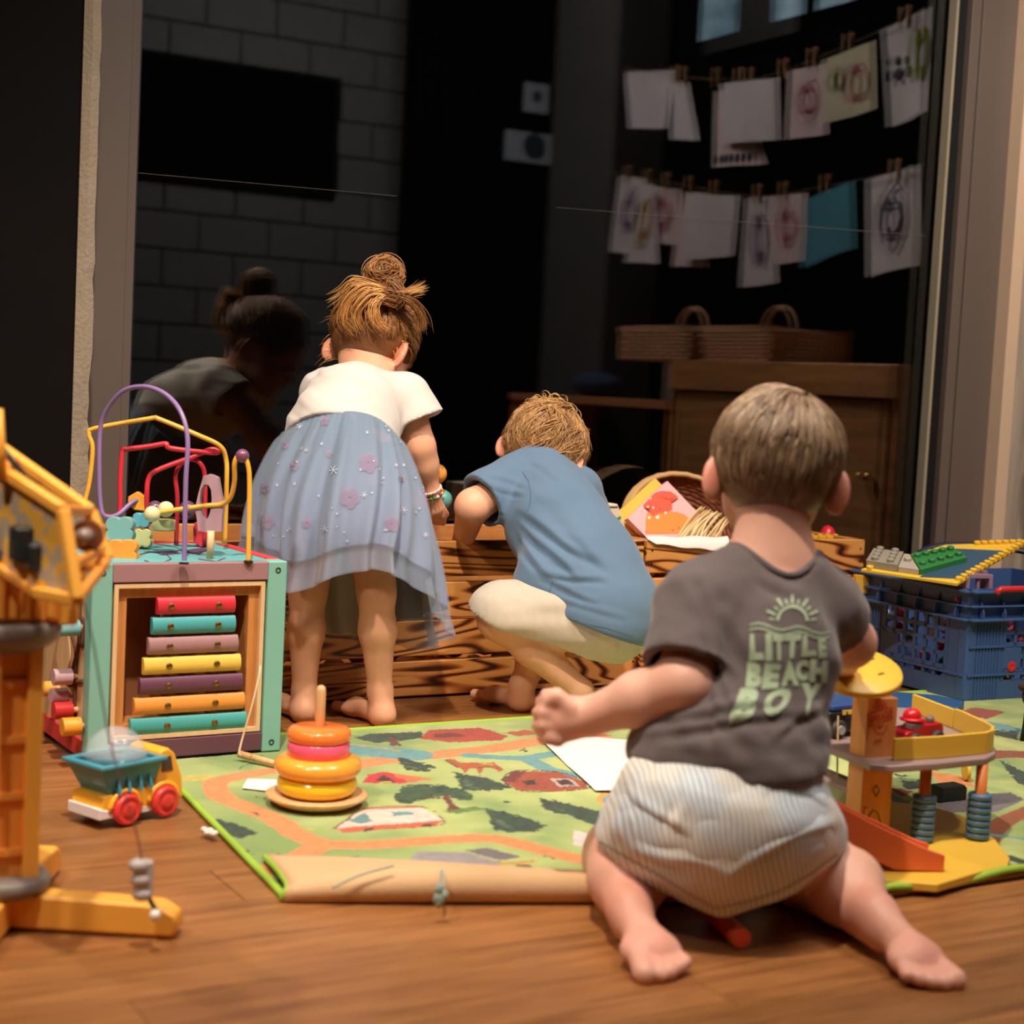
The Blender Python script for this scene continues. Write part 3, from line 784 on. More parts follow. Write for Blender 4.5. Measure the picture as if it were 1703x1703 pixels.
poly([(700, 350), (760, 322), (790, 352), (745, 364)], (96, 140, 138)); poly([(850, 318), (925, 320), (935, 330), (862, 334)], (90, 150, 146)); road([(760, 308), (960, 302)], .006, (206, 92, 60))
poly([(750, 378), (790, 376), (784, 388), (758, 390)], (44, 34, 34)); poly([(960, 364), (1000, 360), (994, 372), (968, 374)], (44, 34, 34))
poly([(900, 500), (950, 460), (1110, 462), (1250, 500), (1200, 528), (1000, 528)], (150, 142, 142)); poly([(1112, 456), (1200, 446), (1312, 480), (1240, 492)], (112, 104, 108))
road([(1240, 504), (1360, 494)], .007, (204, 134, 58)); poly([(1290, 508), (1340, 506), (1370, 528), (1310, 526)], (120, 62, 40))
poly([(1045, 135), (1075, 132), (1100, 146), (1220, 146), (1252, 172), (1238, 178), (1205, 162), (1178, 164), (1172, 184), (1160, 184), (1156, 166), (1130, 166), (1110, 184), (1106, 166), (1080, 158)], (176, 84, 44))
poly([(990, 1330), (1000, 1318), (1030, 1312), (1100, 1318), (1090, 1370), (1030, 1362)], (206, 156, 62), False); poly([(1000, 1330), (1012, 1320), (1060, 1316), (1100, 1322), (1080, 1362), (1030, 1354)], BL, False)
poly([(954, 1380), (1000, 1392), (998, 1412), (954, 1406)], (222, 200, 196), False); poly([(976, 1398), (992, 1400), (992, 1408), (974, 1406)], (170, 40, 56), False)
# right hand part around the garage
road([(1720, 1345), (1665, 1370), (1640, 1410), (1670, 1450)], .03, (150, 84, 48), False); road([(1630, 1385), (1720, 1398)], .012, BL, False)
road([(1480, 1178), (1560, 1196), (1640, 1204), (1720, 1222)], .05, BL, False); poly([(1590, 1186), (1620, 1176), (1672, 1184), (1640, 1196)], (150, 66, 46), False)
road([(1600, 1262), (1660, 1254), (1720, 1256)], .05, (140, 68, 40), False); road([(1470, 1320), (1560, 1360), (1620, 1384)], .022, BL, False)
poly([(1540, 1282), (1610, 1292), (1620, 1308), (1570, 1308)], (206, 130, 66), False); poly([(1540, 1330), (1620, 1320), (1700, 1332), (1660, 1350), (1580, 1352)], (120, 112, 114), False)
poly([(1620, 1322), (1680, 1318), (1704, 1330), (1650, 1340)], (88, 82, 86), False); poly([(1480, 1310), (1520, 1316), (1500, 1326)], (150, 60, 44), False)
for T in ([(1630, 1218), (1690, 1230), (1700, 1212)], [(1660, 1262), (1720, 1292), (1720, 1320), (1690, 1300)], [(1480, 1284), (1512, 1290), (1500, 1296)], [(1650, 1420), (1720, 1430), (1720, 1446)], [(1500, 1300), (1540, 1296), (1535, 1312), (1505, 1312)]):
    poly(T, DG, False, amt=.3, jit=2.)
poly([(900, 1212), (980, 1216), (1020, 1224), (940, 1226)], (190, 60, 56), False)
for T in ([(895, 140), (915, 168), (950, 170)], [(1100, 195), (1125, 232), (1170, 240)], [(1205, 325), (1245, 375), (1290, 380)], [(1395, 280), (1430, 310), (1470, 318)]): poly(T, (70, 96, 66), amt=.4, jit=2.)
for a_, b_ in (((700, 40), (730, 44)), ((820, 215), (850, 212)), ((640, 260), (650, 262)), ((1040, 390), (1070, 394)), ((560, 380), (580, 384)), ((1180, 150), (1205, 152)), ((330, 470), (352, 474))): road([a_, b_], .006, (196, 186, 70))
road([(1245, 206), (1290, 175), (1440, 178), (1550, 216), (1544, 238), (1410, 248), (1300, 242), (1245, 206)], .003, (70, 34, 26)); road([(650, 380), (700, 345), (760, 308), (960, 302), (1038, 350), (1012, 368), (800, 382), (680, 392)], .0025, (120, 60, 50))
road([(1045, 135), (1080, 158), (1106, 166), (1130, 166), (1205, 162), (1252, 172)], .002, (90, 44, 28))
idx = np.arange(nx * ny).reshape(nx, ny)
F = np.stack([idx[:-1, :-1], idx[1:, :-1], idx[1:, 1:], idx[:-1, 1:]], -1).reshape(-1, 4)
mat_t = thing('play_mat', 'green children play mat printed with roads, trees and cabins, front edge rolled back', 'mat', (.65, 1.34, 0))
pile = npmesh('pile', P, F); vcol(pile, colr)
link('pile', pile, attr_mat('carpet', 1., bump=1., bscale=900, sheen=.3, nz=.16, nscale=1400, spec=.1), mat_t, world=True)
# underside slab
vb = []
for i in range(41):
    x = .66 + (X1 - .66) * i / 40; vb.append((x, float(edgef(np.array(x))) + .004))
ring = vb + [(X1 - .004, Y1 - .004), (xl(Y1) + .004, Y1 - .004)]
link('backing', MB().prism(ring, (0, 0, .0005), (1, 0, 0), (0, 1, 0), (0, 0, MZ - .0015)), plain('jute', (196, 164, 126), .9, bump=.4), mat_t, world=True)
lime = plain('lime_binding', (158, 196, 62), .8, bump=.6, bscale=900)
e = [(xl(y_), y_, .004) for y_ in np.linspace(1.56, Y1, 20)]
link('edge_binding', MB().tube(e, .0045, 7), lime, mat_t, smooth=True, world=True)
link('edge_binding', MB().tube([(x_, Y1, .0045) for x_ in np.linspace(xl(Y1), X1, 30)], .0045, 7), lime, mat_t, smooth=True, world=True)
link('edge_binding', MB().tube([(x_, float(edgef(np.array(x_))), .006 + .004 * (sin(x_ * 31) + 1)) for x_ in np.linspace(1.16, X1, 60)], .0048, 7), lime, mat_t, smooth=True, world=True)
# the rolled front: underside out
vs = []; n = 40; m_ = 22; rolls = []; fL_, fR_ = atz(518, 1428, .022), atz(965, 1468, .02)
for i in range(n + 1):
    u = i / n; x = .645 + .46 * u; r_ = .006 + .011 * min(1, u / .3) ** .7 - .005 * u; fl = max(.02, fL_[1] + (fR_[1] - fL_[1]) * (x - fL_[0]) / (fR_[0] - fL_[0]) - float(edgef(np.array(x)))); prof = []
    yc = float(edgef(np.array(x))) + .012
    for k in range(m_ + 1):
        s_ = k / m_
        if s_ < .5: a_ = -pi / 2 - pi * s_ * 2; prof.append((yc + r_ * cos(a_) * 1.1, .003 + r_ + r_ * sin(a_)))
        else:
            f_ = (s_ - .5) * 2; prof.append((yc + fl * f_, .003 + 2 * r_ - (2 * r_ - .012) * f_ ** 1.8 + .003 * sin(f_ * 5 + u * 14) * f_))
    rolls.append([(x + .026 * (1 - u) ** 2 * max(0, (k_ - m_ * .3) / m_) * 1.4, p[0], p[1]) for k_, p in enumerate(prof)])
for pr in rolls: vs += pr
th = [(p[0], p[1], p[2]) for p in vs]
me = npmesh('rolled_edge', vs, [(i * (m_ + 1) + k, i * (m_ + 1) + k + 1, (i + 1) * (m_ + 1) + k + 1, (i + 1) * (m_ + 1) + k) for i in range(n) for k in range(m_)])
o = link('rolled_edge', me, plain('jute_back', (206, 168, 124), .85, bump=.5, bscale=500, var=.04), mat_t, world=True); o['label'] = 'beige rolled back underside of the mat'
sm = o.modifiers.new('thick', 'SOLIDIFY'); sm.thickness = .004
link('edge_binding', MB().tube(spl([V(p) for p in rolls[0][::3] + [rolls[0][-1]]], 4), .0042, 7), lime, mat_t, smooth=True, world=True)
def thread(nm, pts, r, m): link(nm, MB().tube(spl([V(p) for p in pts], 6), r, 5), m, mat_t, smooth=True, world=True)
gt = plain('grey_green_thread', (140, 158, 148), .9)
thread('loose_thread', [atd(735, 1447, 1.72), atd(737, 1475, 1.69), atd(735, 1492, 1.675)], .0018, gt)
thread('loose_thread', [atd(655, 1440, 1.71), atd(600, 1455, 1.70), atd(552, 1477, 1.69)], .0013, gt)
kn = MB(); g = random.Random(3)
for k in range(9):
    c = V(atd(734 + g.uniform(-8, 8), 1490 + g.uniform(-12, 12), 1.66)); kn.sph(c, .0052 * g.uniform(.6, 1.1), 8, sc=(1, .8, 1.3))
link('thread_knot', kn, gt, mat_t, smooth=True, world=True)
thread('stitch_line', [rolls[5][12 + k] for k in range(0, 11, 3)], .0006, plain('thread_dark', (120, 96, 70), .9))
thread('stitch_line', [rolls[36][12 + k] for k in range(0, 11, 3)], .0006, plain('thread_dark', (120, 96, 70), .9))
# white knotted scrap at the mat edge
kn = MB(); c0 = V(atz(343, 1388, .006))
for k in range(8): kn.sph(c0 + V((g.uniform(-.004, .006) + k * .0009, g.uniform(-.004, .004) - k * .0024 + .008, g.uniform(0, .004))), .0045, 8, sc=(1, 1.3, .8))
tag(link('paper_scrap', kn, plain('white_scrap', (226, 216, 208), .8), smooth=True), 'small white crumpled scrap at the left edge of the mat', 'scrap')

# small white card beside the ring stacker
def flat_thing(nm, pxs, z, th, m, lab, cat, lift=0.):
    pts = [atz(*p, z) for p in pxs]; c = sum(pts) / len(pts); t_ = thing(nm, lab, cat, (c[0], c[1], z))
    link('sheet', MB().prism([(p[0] - c[0], p[1] - c[1]) for p in pts], (0, 0, 0), (1, 0, 0), (0, 1, 0), (0, 0, th)), m, t_)
    return t_
white = plain('white_paper', (240, 228, 220), .7, var=.02)
flat_thing('card', [(403, 1311), (412, 1296), (470, 1298), (462, 1318)], MZ + .002, .001, white, 'small blank white card half under the ring stacker', 'card')
pts = [atz(*p, MZ + .0015) for p in ((893, 1226), (960, 1232), (1095, 1236), (1120, 1318), (992, 1316))]
c = sum(pts) / len(pts); t = thing('paper_sheet', 'large white paper sheet lying on the mat left of the toddler', 'paper', (c[0], c[1], MZ + .0015))
msh = MB(); lo, hi = [], []
A_, B_, C_, D_ = [V(atz(*p, MZ + .002)) - V((c[0], c[1], MZ + .0015)) for p in ((893, 1226), (1110, 1234), (1130, 1322), (990, 1316))]
vs = []; n = 16
for i in range(n + 1):
    for k in range(n + 1):
        u, v = i / n, k / n; p = A_ * (1 - u) * (1 - v) + B_ * u * (1 - v) + C_ * u * v + D_ * (1 - u) * v; p.z += .004 * abs(sin(v * 5 + .4)) * .5 + .003 * sin(u * 4) ** 2
        vs.append(p)
for p in list(vs): vs.append(p - V((0, 0, .0006)))
o_ = (n + 1) ** 2; fs = []
for i in range(n):
    for k in range(n):
        a = i * (n + 1) + k; fs += [(a, a + 1, a + n + 2, a + n + 1), (o_ + a, o_ + a + n + 1, o_ + a + n + 2, o_ + a + 1)]
link('sheet', msh.add(vs, fs), white, t, smooth=True)

# ================================================================ ring stacker
sc = V(atz(526, 1338, MZ)); sx, sy = sc.x, sc.y
wd = wood('beech', (226, 180, 128), (206, 156, 102), scale=3, axis=2, rough=.4, rand=.03, bump=.03)
t = thing('ring_stacker', 'turned wooden ring stacker base with a thin upright peg', 'stacking toy', (sx, sy, MZ))
link('base_plate', MB().lathe([(.036, 0), (.050, .003), (.0645, .012), (.0655, .0145), (.063, .016), (.04, .0135), (.006, .0135)]), wd, t, smooth=True)
link('peg', MB().lathe([(.0064, .012), (.0064, .148), (.0055, .152), (.003, .1545)], n=16), wd, t, smooth=True)
def ring(lab, z, prof, c, cn):
    o = link('stacking_ring', MB().lathe([(r_, z_) for r_, z_ in prof]), plain(cn, c, .22, coat=.4, var=.01), smooth=True, loc=(sx, sy, MZ + z))
    tag(o, lab, 'ring', 'rings threaded on the wooden peg')
tor = lambda R, r_, h_: [(.0068, 0)] + [(R - r_ + r_ * sin(a_), h_ / 2 - h_ / 2 * cos(a_)) for a_ in [pi * k / 10 for k in range(11)]] + [(.0068, h_)]
ring('wide bright yellow ring at the bottom of the stack', .0150, tor(.0515, .013, .026), (246, 200, 40), 'yellow_gloss')
ring('fat orange-yellow doughnut ring, second from the bottom', .0385, tor(.0560, .014, .026), (250, 164, 56), 'amber_gloss')
ring('pink straight-sided ring under the orange disc', .0620, [(.0068, 0), (.0355, 0), (.0385, .002), (.0400, .012), (.0395, .020), (.038, .0215), (.0068, .0215)], (238, 96, 130), 'pink_gloss')
ring('flat orange disc on top of the stack', .0832, [(.0068, 0), (.037, 0), (.0400, .003), (.0408, .009), (.0395, .0145), (.036, .0175), (.0068, .018)], (248, 128, 52), 'orange_gloss')

# ================================================================ dump truck
tx, ty = .589, 1.930
t = thing('toy_dump_truck', 'yellow toy dump truck with teal tipper, clear dome and red wheels', 'toy truck', (tx, ty, .001), radians(22)); t.scale = (1.08, 1.08, 1.08)
yel = plain('toy_yellow', (244, 176, 52), .3, coat=.2, var=.01); red = plain('toy_red', (226, 62, 60), .3, coat=.2, var=.01)
teal = plain('toy_teal', (64, 140, 160), .3, coat=.2, var=.01); whp = plain('toy_white', (236, 226, 226), .35, var=.01)
side = [(-.058, .020), (-.056, .036), (-.02, .038), (.016, .038), (.022, .076), (.034, .079), (.044, .071), (.056, .040), (.058, .018), (.050, .012), (-.050, .012)]
link('chassis', MB().prism(side, (0, .028, 0), (1, 0, 0), (0, 0, 1), (0, -.056, 0)), yel, t, bev=.003)
link('bumper', MB().prism([(-.0615, .010), (-.0615, .024), (-.052, .021), (-.030, .018), (-.030, .010)], (0, .029, 0), (1, 0, 0), (0, 0, 1), (0, -.058, 0)), whp, t, bev=.002)
link('skirt', MB().b2((-.03, -.0285, .010), (.04, .0285, .016)), whp, t)
bx = MB(); lo = [(-.046, -.024), (.014, -.024), (.014, .024), (-.046, .024)]; hi = [(-.062, -.034), (.022, -.034), (.022, .034), (-.062, .034)]
vs = [(a, b, .034) for a, b in lo] + [(a, b, .068) for a, b in hi] + [(a * .9 - .002, b * .9, .068) for a, b in hi] + [(a * .9, b * .9, .045) for a, b in lo]
bx.add(vs, [(3, 2, 1, 0)] + [(i, (i + 1) % 4, 4 + (i + 1) % 4, 4 + i) for i in range(4)] + [(4 + i, 4 + (i + 1) % 4, 8 + (i + 1) % 4, 8 + i) for i in range(4)] + [(8 + i, 8 + (i + 1) % 4, 12 + (i + 1) % 4, 12 + i) for i in range(4)] + [(12, 13, 14, 15)])
tip = link('tipper', bx, teal, t, bev=.002)
link('tipper_rim', MB().frame([(-.066, -.037), (.026, -.037), (.026, .037), (-.066, .037)], [(-.056, -.028), (.018, -.028), (.018, .028), (-.056, .028)], (0, 0, .067), (1, 0, 0), (0, 1, 0), (0, 0, .005)), teal, t, bev=.002)
for sx_ in (-.038, -.024, -.008, .006): link('rib', MB().box((sx_, -.0295, .05), (.003, .004, .026), Matrix.Rotation(-.28, 3, 'X')), teal, tip)
dm = MB(); gl_, nt, b = newmat('clear_dome'); b.inputs['Roughness'].default_value = .06; b.inputs['Base Color'].default_value = (.8, .86, .9, 1); b.inputs['Alpha'].default_value = .16; b.inputs['Coat Weight'].default_value = 1
pr = [(.036 * cos(a_), .036 * sin(a_)) for a_ in [pi / 2 * k / 10 for k in range(11)]]
link('dome', MB().lathe([(r_, z_) for r_, z_ in pr[:-1]] + [(.001, .036)] + [(.001, .0345)] + [(r_ * .95, z_ * .95) for r_, z_ in pr[:-1]][::-1], c=(-.02, 0, .071)), gl_, t, smooth=True)
g = random.Random(5); bl = MB()
for i, c in enumerate([(230, 60, 60), (240, 190, 60), (70, 150, 180), (240, 240, 230), (90, 170, 90), (240, 130, 60)] * 3):
    link('loose_bead', MB().sph((-.02 + g.uniform(-.025, .022), g.uniform(-.018, .018), .0495 + .004 * (i // 6)), .0035, 8), plain('bead%d' % (i % 6), c, .3), tip, smooth=True)
wheel = MB().lathe([(.004, -.006), (.014, -.006), (.017, -.0045), (.0182, 0), (.017, .0045), (.014, .006), (.0125, .0045), (.009, .0045), (.0075, .0065), (.004, .0065)], axis=(0, -1, 0), n=26)
w0 = None
for x_, y_ in ((-.026, -.031), (.028, -.031), (-.026, .031), (.028, .031)):
    if w0 is None: w0 = link('wheel', wheel, red, t, (x_, y_, .0182), smooth=True)
    else: o = w0.copy(); COL.objects.link(o); o.parent = t; o.location = (x_, y_, .0182); o.rotation_euler = (0, 0, pi if y_ > 0 else 0)
for x_ in (-.026, .028):
    link('wheel_arch', MB().tube([(x_ + .021 * cos(a_), -.028, .018 + .021 * sin(a_)) for a_ in [pi * k / 10 for k in range(11)]], .0035, 6), yel, t, smooth=True)
link('side_window', MB().prism([(.024, .052), (.025, .069), (.037, .069), (.0405, .052)], (0, -.0278, 0), (1, 0, 0), (0, 0, 1), (0, -.0010, 0)), plain('dark_window', (72, 62, 60), .4), t)

# ================================================================ wooden crates
burnt = wood('flamed_pine', (224, 156, 84), (176, 98, 42), scale=2.2, axis=0, rough=.42, spread=7, rings=62, rand=.12, bump=.25, dark=(60, 26, 10))
inner = wood('pale_pine', (208, 142, 78), (176, 108, 54), scale=2, axis=0, rough=.5, rand=.08)
CY = 2.512
def crate(x0, x1, lab, seed):
    t_ = thing('wooden_crate', lab, 'crate', ((x0 + x1) / 2, CY, 0)); hw = (x1 - x0) / 2 - .0015; dp = .31
    g_ = random.Random(seed)
    rows = [(.002, .0655), (.0725, .137), (.139, .204), (.2125, .277)]
    for r_, (z0_, z1_) in enumerate(rows):
        link('plank', MB().b2((-hw, 0, z0_ + .0015), (hw, .018, z1_)), burnt, t_, bev=.0025)
        o_ = link('plank', MB().b2((-hw, dp - .018, z0_), (hw, dp, z1_)), inner, t_, bev=.002)
        for s_ in (-1, 1): link('end_plank', MB().b2((s_ * hw, .019, z0_), (s_ * (hw - .018), dp - .019, z1_)), inner, t_, bev=.002)
    for a_ in (-hw + .022, hw - .022):
        for b_ in (.024, dp - .024): link('corner_post', MB().b2((a_ - .012, b_ - .005, 0), (a_ + .012, b_ + .005, .27)), inner, t_)
    link('floor_board', MB().b2((-hw + .02, .02, .01), (hw - .02, dp - .02, .02)), inner, t_)
    nl = plain('nail_head', (50, 36, 28), .5, metal=.6)
    for s_ in (-1, 1):
        for z0_, z1_ in rows:
            for f_ in (.3, .7): link('nail', MB().cyl((s_ * (hw - .012), -.0006, z0_ + (z1_ - z0_) * f_), (s_ * (hw - .012), .002, z0_ + (z1_ - z0_) * f_), .0022, 8), nl, t_)
    return t_
crL = crate(.78, 1.744, 'long flamed pine crate the girl and boy reach into', 1)
crR = crate(1.747, 2.292, 'shorter flamed pine crate behind the toddler, holding the basket and book', 2)
ORD = 'first second third fourth fifth sixth seventh eighth ninth tenth eleventh twelfth thirteenth fourteenth fifteenth sixteenth seventeenth eighteenth nineteenth twentieth'.split(); ORD += ['twenty-' + o for o in ORD[:9]] + ['thirtieth']
g = random.Random(11)
for k in range(26):
    c = [(190, 30, 40), (60, 110, 60), (220, 190, 60), (40, 70, 150), (230, 230, 225)][k % 5]; r_ = g.uniform(.016, .026)
    x_ = .84 + .034 * k
    tag(link('toy_ball', MB().sph((x_, 2.565 + g.uniform(-.005, .025), .022 + r_ + (.0 if k % 2 else .034)), r_, 12), plain('ball%d' % (k % 5), c, .4), smooth=True), 'small %s toy ball inside the long crate, ball %s from its left end' % (('red', 'green', 'yellow', 'blue', 'white')[k % 5], ORD[k]), 'ball', 'balls inside the long crate')

# ---- in the right crate
wk = plain('pale_wicker', (214, 168, 112), .7, bump=.4, bscale=300); wki = plain('brown_wicker', (150, 84, 54), .75, bump=.7, bscale=240)
cB = V(aty(1140, 872, 2.70)); ax = V((-.25, -.72, .55)).normalized()
t = thing('wicker_bowl', 'round wicker bowl tipped up in the crate behind the picture book', 'basket', tuple(cB))
q_ = V((0, 0, 1)).rotation_difference(ax); R_ = .122
for k, rr_ in enumerate((1., 1.035, 1.06)):
    link('rim_coil', MB().tube([q_ @ V((R_ * rr_ * cos(a_), R_ * rr_ * sin(a_), -.006 * k + .0015 * sin(a_ * 24 + k))) for a_ in [2 * pi * i / 64 for i in range(64)]], .0058, 6, closed=True), wk, t, smooth=True)
for k in range(11):
    f_ = k / 11; rr_ = R_ * (1 - f_ ** 1.6 * .55)
    link('coil', MB().tube([q_ @ V(((rr_ + .0014 * sin(a_ * 30 + k * pi)) * cos(a_), (rr_ + .0014 * sin(a_ * 30 + k * pi)) * sin(a_), -.012 - .085 * f_)) for a_ in [2 * pi * i / 90 for i in range(90)]], .0058, 6, closed=True), wki, t, smooth=True)
link('bowl_bottom', MB().lathe([(.0005, 0), (R_ * .5, 0), (R_ * .5, .006), (.0005, .006)], c=q_ @ V((0, 0, -.1)), axis=ax), wki, t)
# picture book, square, standing on a corner
bk = [V(aty(x_, y_, Y_)) for x_, y_, Y_ in ((1044, 862, 2.575), (1110, 800, 2.62), (1166, 858, 2.60), (1100, 924, 2.555))]
bk[3] = bk[0] + bk[2] - bk[1]
nb = (bk[1] - bk[0]).cross(bk[2] - bk[0]).normalized(); nb = nb if nb.y < 0 else -nb
t = thing('picture_book', 'square pink board book with orange and red rounded animals, standing on a corner', 'book', tuple(bk[3]))
mbk = MB().add([p + nb * s_ for s_ in (0, -.012) for p in bk], [(0, 1, 2, 3), (7, 6, 5, 4), (0, 4, 5, 1), (1, 5, 6, 2), (2, 6, 7, 3), (3, 7, 4, 0)])
bo = link('cover', mbk, plain('pale_pink_card', (244, 190, 190), .5, var=.01), t, world=True)
bb = bvh_of(bo)
o_ = plain('print_orange', (248, 150, 74), .55, var=.01); r_ = plain('print_coral', (238, 100, 76), .55, var=.01)
def cc(x, y): return (1000 + x / 7.096, 760 + y / 7.096)
orange = [cc(*p) for p in ((525, 905), (522, 760), (535, 680), (560, 600), (600, 560), (680, 590), (760, 640), (880, 650), (980, 680), (1050, 740), (1058, 800), (1020, 850), (950, 905))]
decal('orange_shape', [orange], bb, o_, t, 8, .0006)
decal('coral_shape', [[cc(*p) for p in ((570, 480), (640, 420), (720, 400), (820, 410), (890, 460), (905, 497), (800, 490), (700, 470), (690, 500), (780, 505), (830, 550), (835, 620), (780, 650), (680, 660), (610, 700), (570, 660), (590, 600), (500, 600), (490, 570), (540, 520))]], bb, r_, t, 8, .0009)
dk_ = plain('print_dark', (60, 34, 34), .6); wt_ = plain('print_cream', (250, 232, 214), .6)
decal('eye', [circ(8, .9 * 1.2, *cc(838, 862)), circ(8, .9 * 1.2, *cc(908, 838)), circ(8, .9, *cc(690, 620)), circ(8, .9, *cc(525, 880))], bb, dk_, t, 8, .0013)
decal('blossom', [circ(9, 3.2, *cc(660, 712)), circ(9, 2.6, *cc(562, 718)), circ(9, 2.2, *cc(755, 660)), circ(9, 1.8, *cc(610, 600)), circ(9, 1.8, *cc(545, 590))], bb, wt_, t, 8, .0012)
# second book behind
b2_ = [p + nb * -.02 + V((-.012, .004, .012)) for p in bk]
t = thing('picture_book', 'yellow and grey book standing just behind the pink one', 'book', tuple(b2_[3]))
bo2 = link('cover', MB().add([p + nb * s_ for s_ in (0, -.01) for p in b2_], [(0, 1, 2, 3), (7, 6, 5, 4), (0, 4, 5, 1), (1, 5, 6, 2), (2, 6, 7, 3), (3, 7, 4, 0)]), plain('yellow_card', (240, 196, 84), .5), t, world=True)
# raffia fringe
t = thing('raffia_bundle', 'bundle of pale straw strands fanning over the crate edge', 'raffia', tuple(aty(1170, 895, 2.55)))
g = random.Random(4)
for k in range(34):
    f_ = k / 33; a = V(aty(1128 + 66 * f_ + g.uniform(-2, 2), 893, 2.545 + g.uniform(0, .02))); b_ = V(aty(1168 + 52 * f_ + g.uniform(-4, 4), 846 + 18 * f_ + g.uniform(-5, 5), 2.60 + g.uniform(0, .03)))
    m0 = a.lerp(b_, .5) + V((g.uniform(-.006, .006), 0, .006))
    link('strand', MB().tube(spl([a, m0, b_], 4), .0019, 5), plain('straw%d' % (k % 3), [(240, 208, 150), (220, 180, 116), (250, 226, 178)][k % 3], .6), t, smooth=True, world=True)
# white paper over the front edge
A_ = [V(aty(1074, 892, 2.535)), V(aty(1210, 892, 2.535))]
Y_ = CY - .003; B_ = [V(aty(1078, 897, Y_)), V(aty(1212, 897, Y_))]; C_ = [V(aty(1092, 905, Y_ - .003)), V(aty(1213, 918, Y_ - .003))]
rows_ = []
for L_ in (A_, B_, C_): rows_.append([L_[0].lerp(L_[1], k / 12) + V((0, 0, .0015 * sin(k * 1.1))) for k in range(13)])
vs = [p for r_ in rows_ for p in r_]; vs += [p + V((0, .0008, -.0008)) for p in vs]
fs = []
for r_ in range(2):
    for k in range(12): a = r_ * 13 + k; fs += [(a, a + 1, a + 14, a + 13), (39 + a, 39 + a + 13, 39 + a + 14, 39 + a + 1)]
t = thing('paper_sheet', 'white paper folded over the front edge of the shorter crate', 'paper', tuple(B_[0]))
link('sheet', MB().add(vs, fs), white, t, smooth=True, world=True)
# cream bag with green print
t = thing('cream_box', 'cream cardboard box with a green print, just right of the boy', 'box', tuple(aty(1015, 890, 2.58)))
bq = [V(aty(x_, y_, 2.58)) for x_, y_ in ((970, 905), (982, 838), (1028, 838), (1050, 905))]
bo = link('carton', MB().add(bq + [p + V((0, .06, 0)) for p in bq], [(0, 3, 2, 1), (4, 5, 6, 7), (0, 1, 5, 4), (1, 2, 6, 5), (2, 3, 7, 6), (3, 0, 4, 7)]), plain('cream_card', (232, 214, 186), .6), t, world=True, bev=.003)
decal('green_print', [[(1012, 862), (1026, 861), (1031, 858), (1033, 860), (1029, 866), (1028, 872), (1025, 880), (1018, 876), (1013, 870)]], bvh_of(bo), plain('print_green', (84, 150, 60), .6), t, 6)
decal('blue_rim', stroke([(985, 843), (1027, 843)], 2), bvh_of(bo), plain('print_navy', (70, 80, 110), .6), t, 6)
# more contents
rb_ = V(aty(1376, 893, 2.64)); t = thing('red_ladle', 'red plastic toy cup standing at the right end of the shorter crate', 'toy', tuple(rb_))
link('cup', MB().lathe([(.0005, -.03), (.016, -.03), (.019, -.01), (.017, .008), (.011, .02), (.002, .025)], n=20), plain('crimson', (206, 30, 50), .35), t, smooth=True)
for k in range(4):
    p = V(aty(1350 + 13 * k, 897, 2.60)); tag(link('toy_brick', MB().box((0, 0, 0), (.018, .02, .016)).cyl((0, 0, .008), (0, 0, .0115), .005, 10), plain('brick_yellow', (232, 182, 46), .4), loc=tuple(p), bev=.001), 'small yellow toy brick by the red cup, %s from the left' % ORD[k], 'toy brick', 'yellow bricks by the red cup')
g = random.Random(21)
for k in range(12):
    c = [(70, 66, 120), (196, 150, 120), (60, 120, 120), (200, 190, 180)][k % 4]; p = (1.80 + .04 * k, 2.66 + g.uniform(-.03, .05), .20 + g.uniform(-.02, .02))
    mb_ = MB().box((0, 0, 0), (.05, .04, .03), Matrix.Rotation(g.uniform(-.5, .5), 3, 'Z')).box((0, 0, .017), (.03, .02, .008))
    tag(link('toy_block', mb_, plain('filler%d' % (k % 4), c, .6), loc=p, bev=.002), '%s toy block heaped inside the shorter crate, %s from its left' % (('violet', 'tan', 'teal', 'pale')[k % 4], ORD[k]), 'toy', 'toys heaped in the shorter crate')
# yellow paddle at the crate end
pb = [V(aty(x_, y_, 2.47)) for x_, y_ in ((1424, 956), (1440, 957), (1452, 963), (1458, 972), (1455, 982), (1446, 988), (1424, 986))]
t = thing('yellow_paddle', 'flat yellow rounded toy paddle sticking out beside the crate end', 'toy', tuple(pb[0]))
link('blade', MB().add(pb + [p + V((0, .01, 0)) for p in pb], [tuple(range(7)), tuple(range(7, 14))[::-1]] + [(i, i + 7, (i + 1) % 7 + 7, (i + 1) % 7) for i in range(7)]), plain('paddle_yellow', (222, 166, 56), .45), t, world=True, bev=.002)
link('rod', MB().cyl(pb[0] + V((.004, .005, -.006)), pb[0] + V((-.004, .03, -.03)), .004, 8), plain('paddle_yellow', (222, 166, 56), .45), t, world=True)
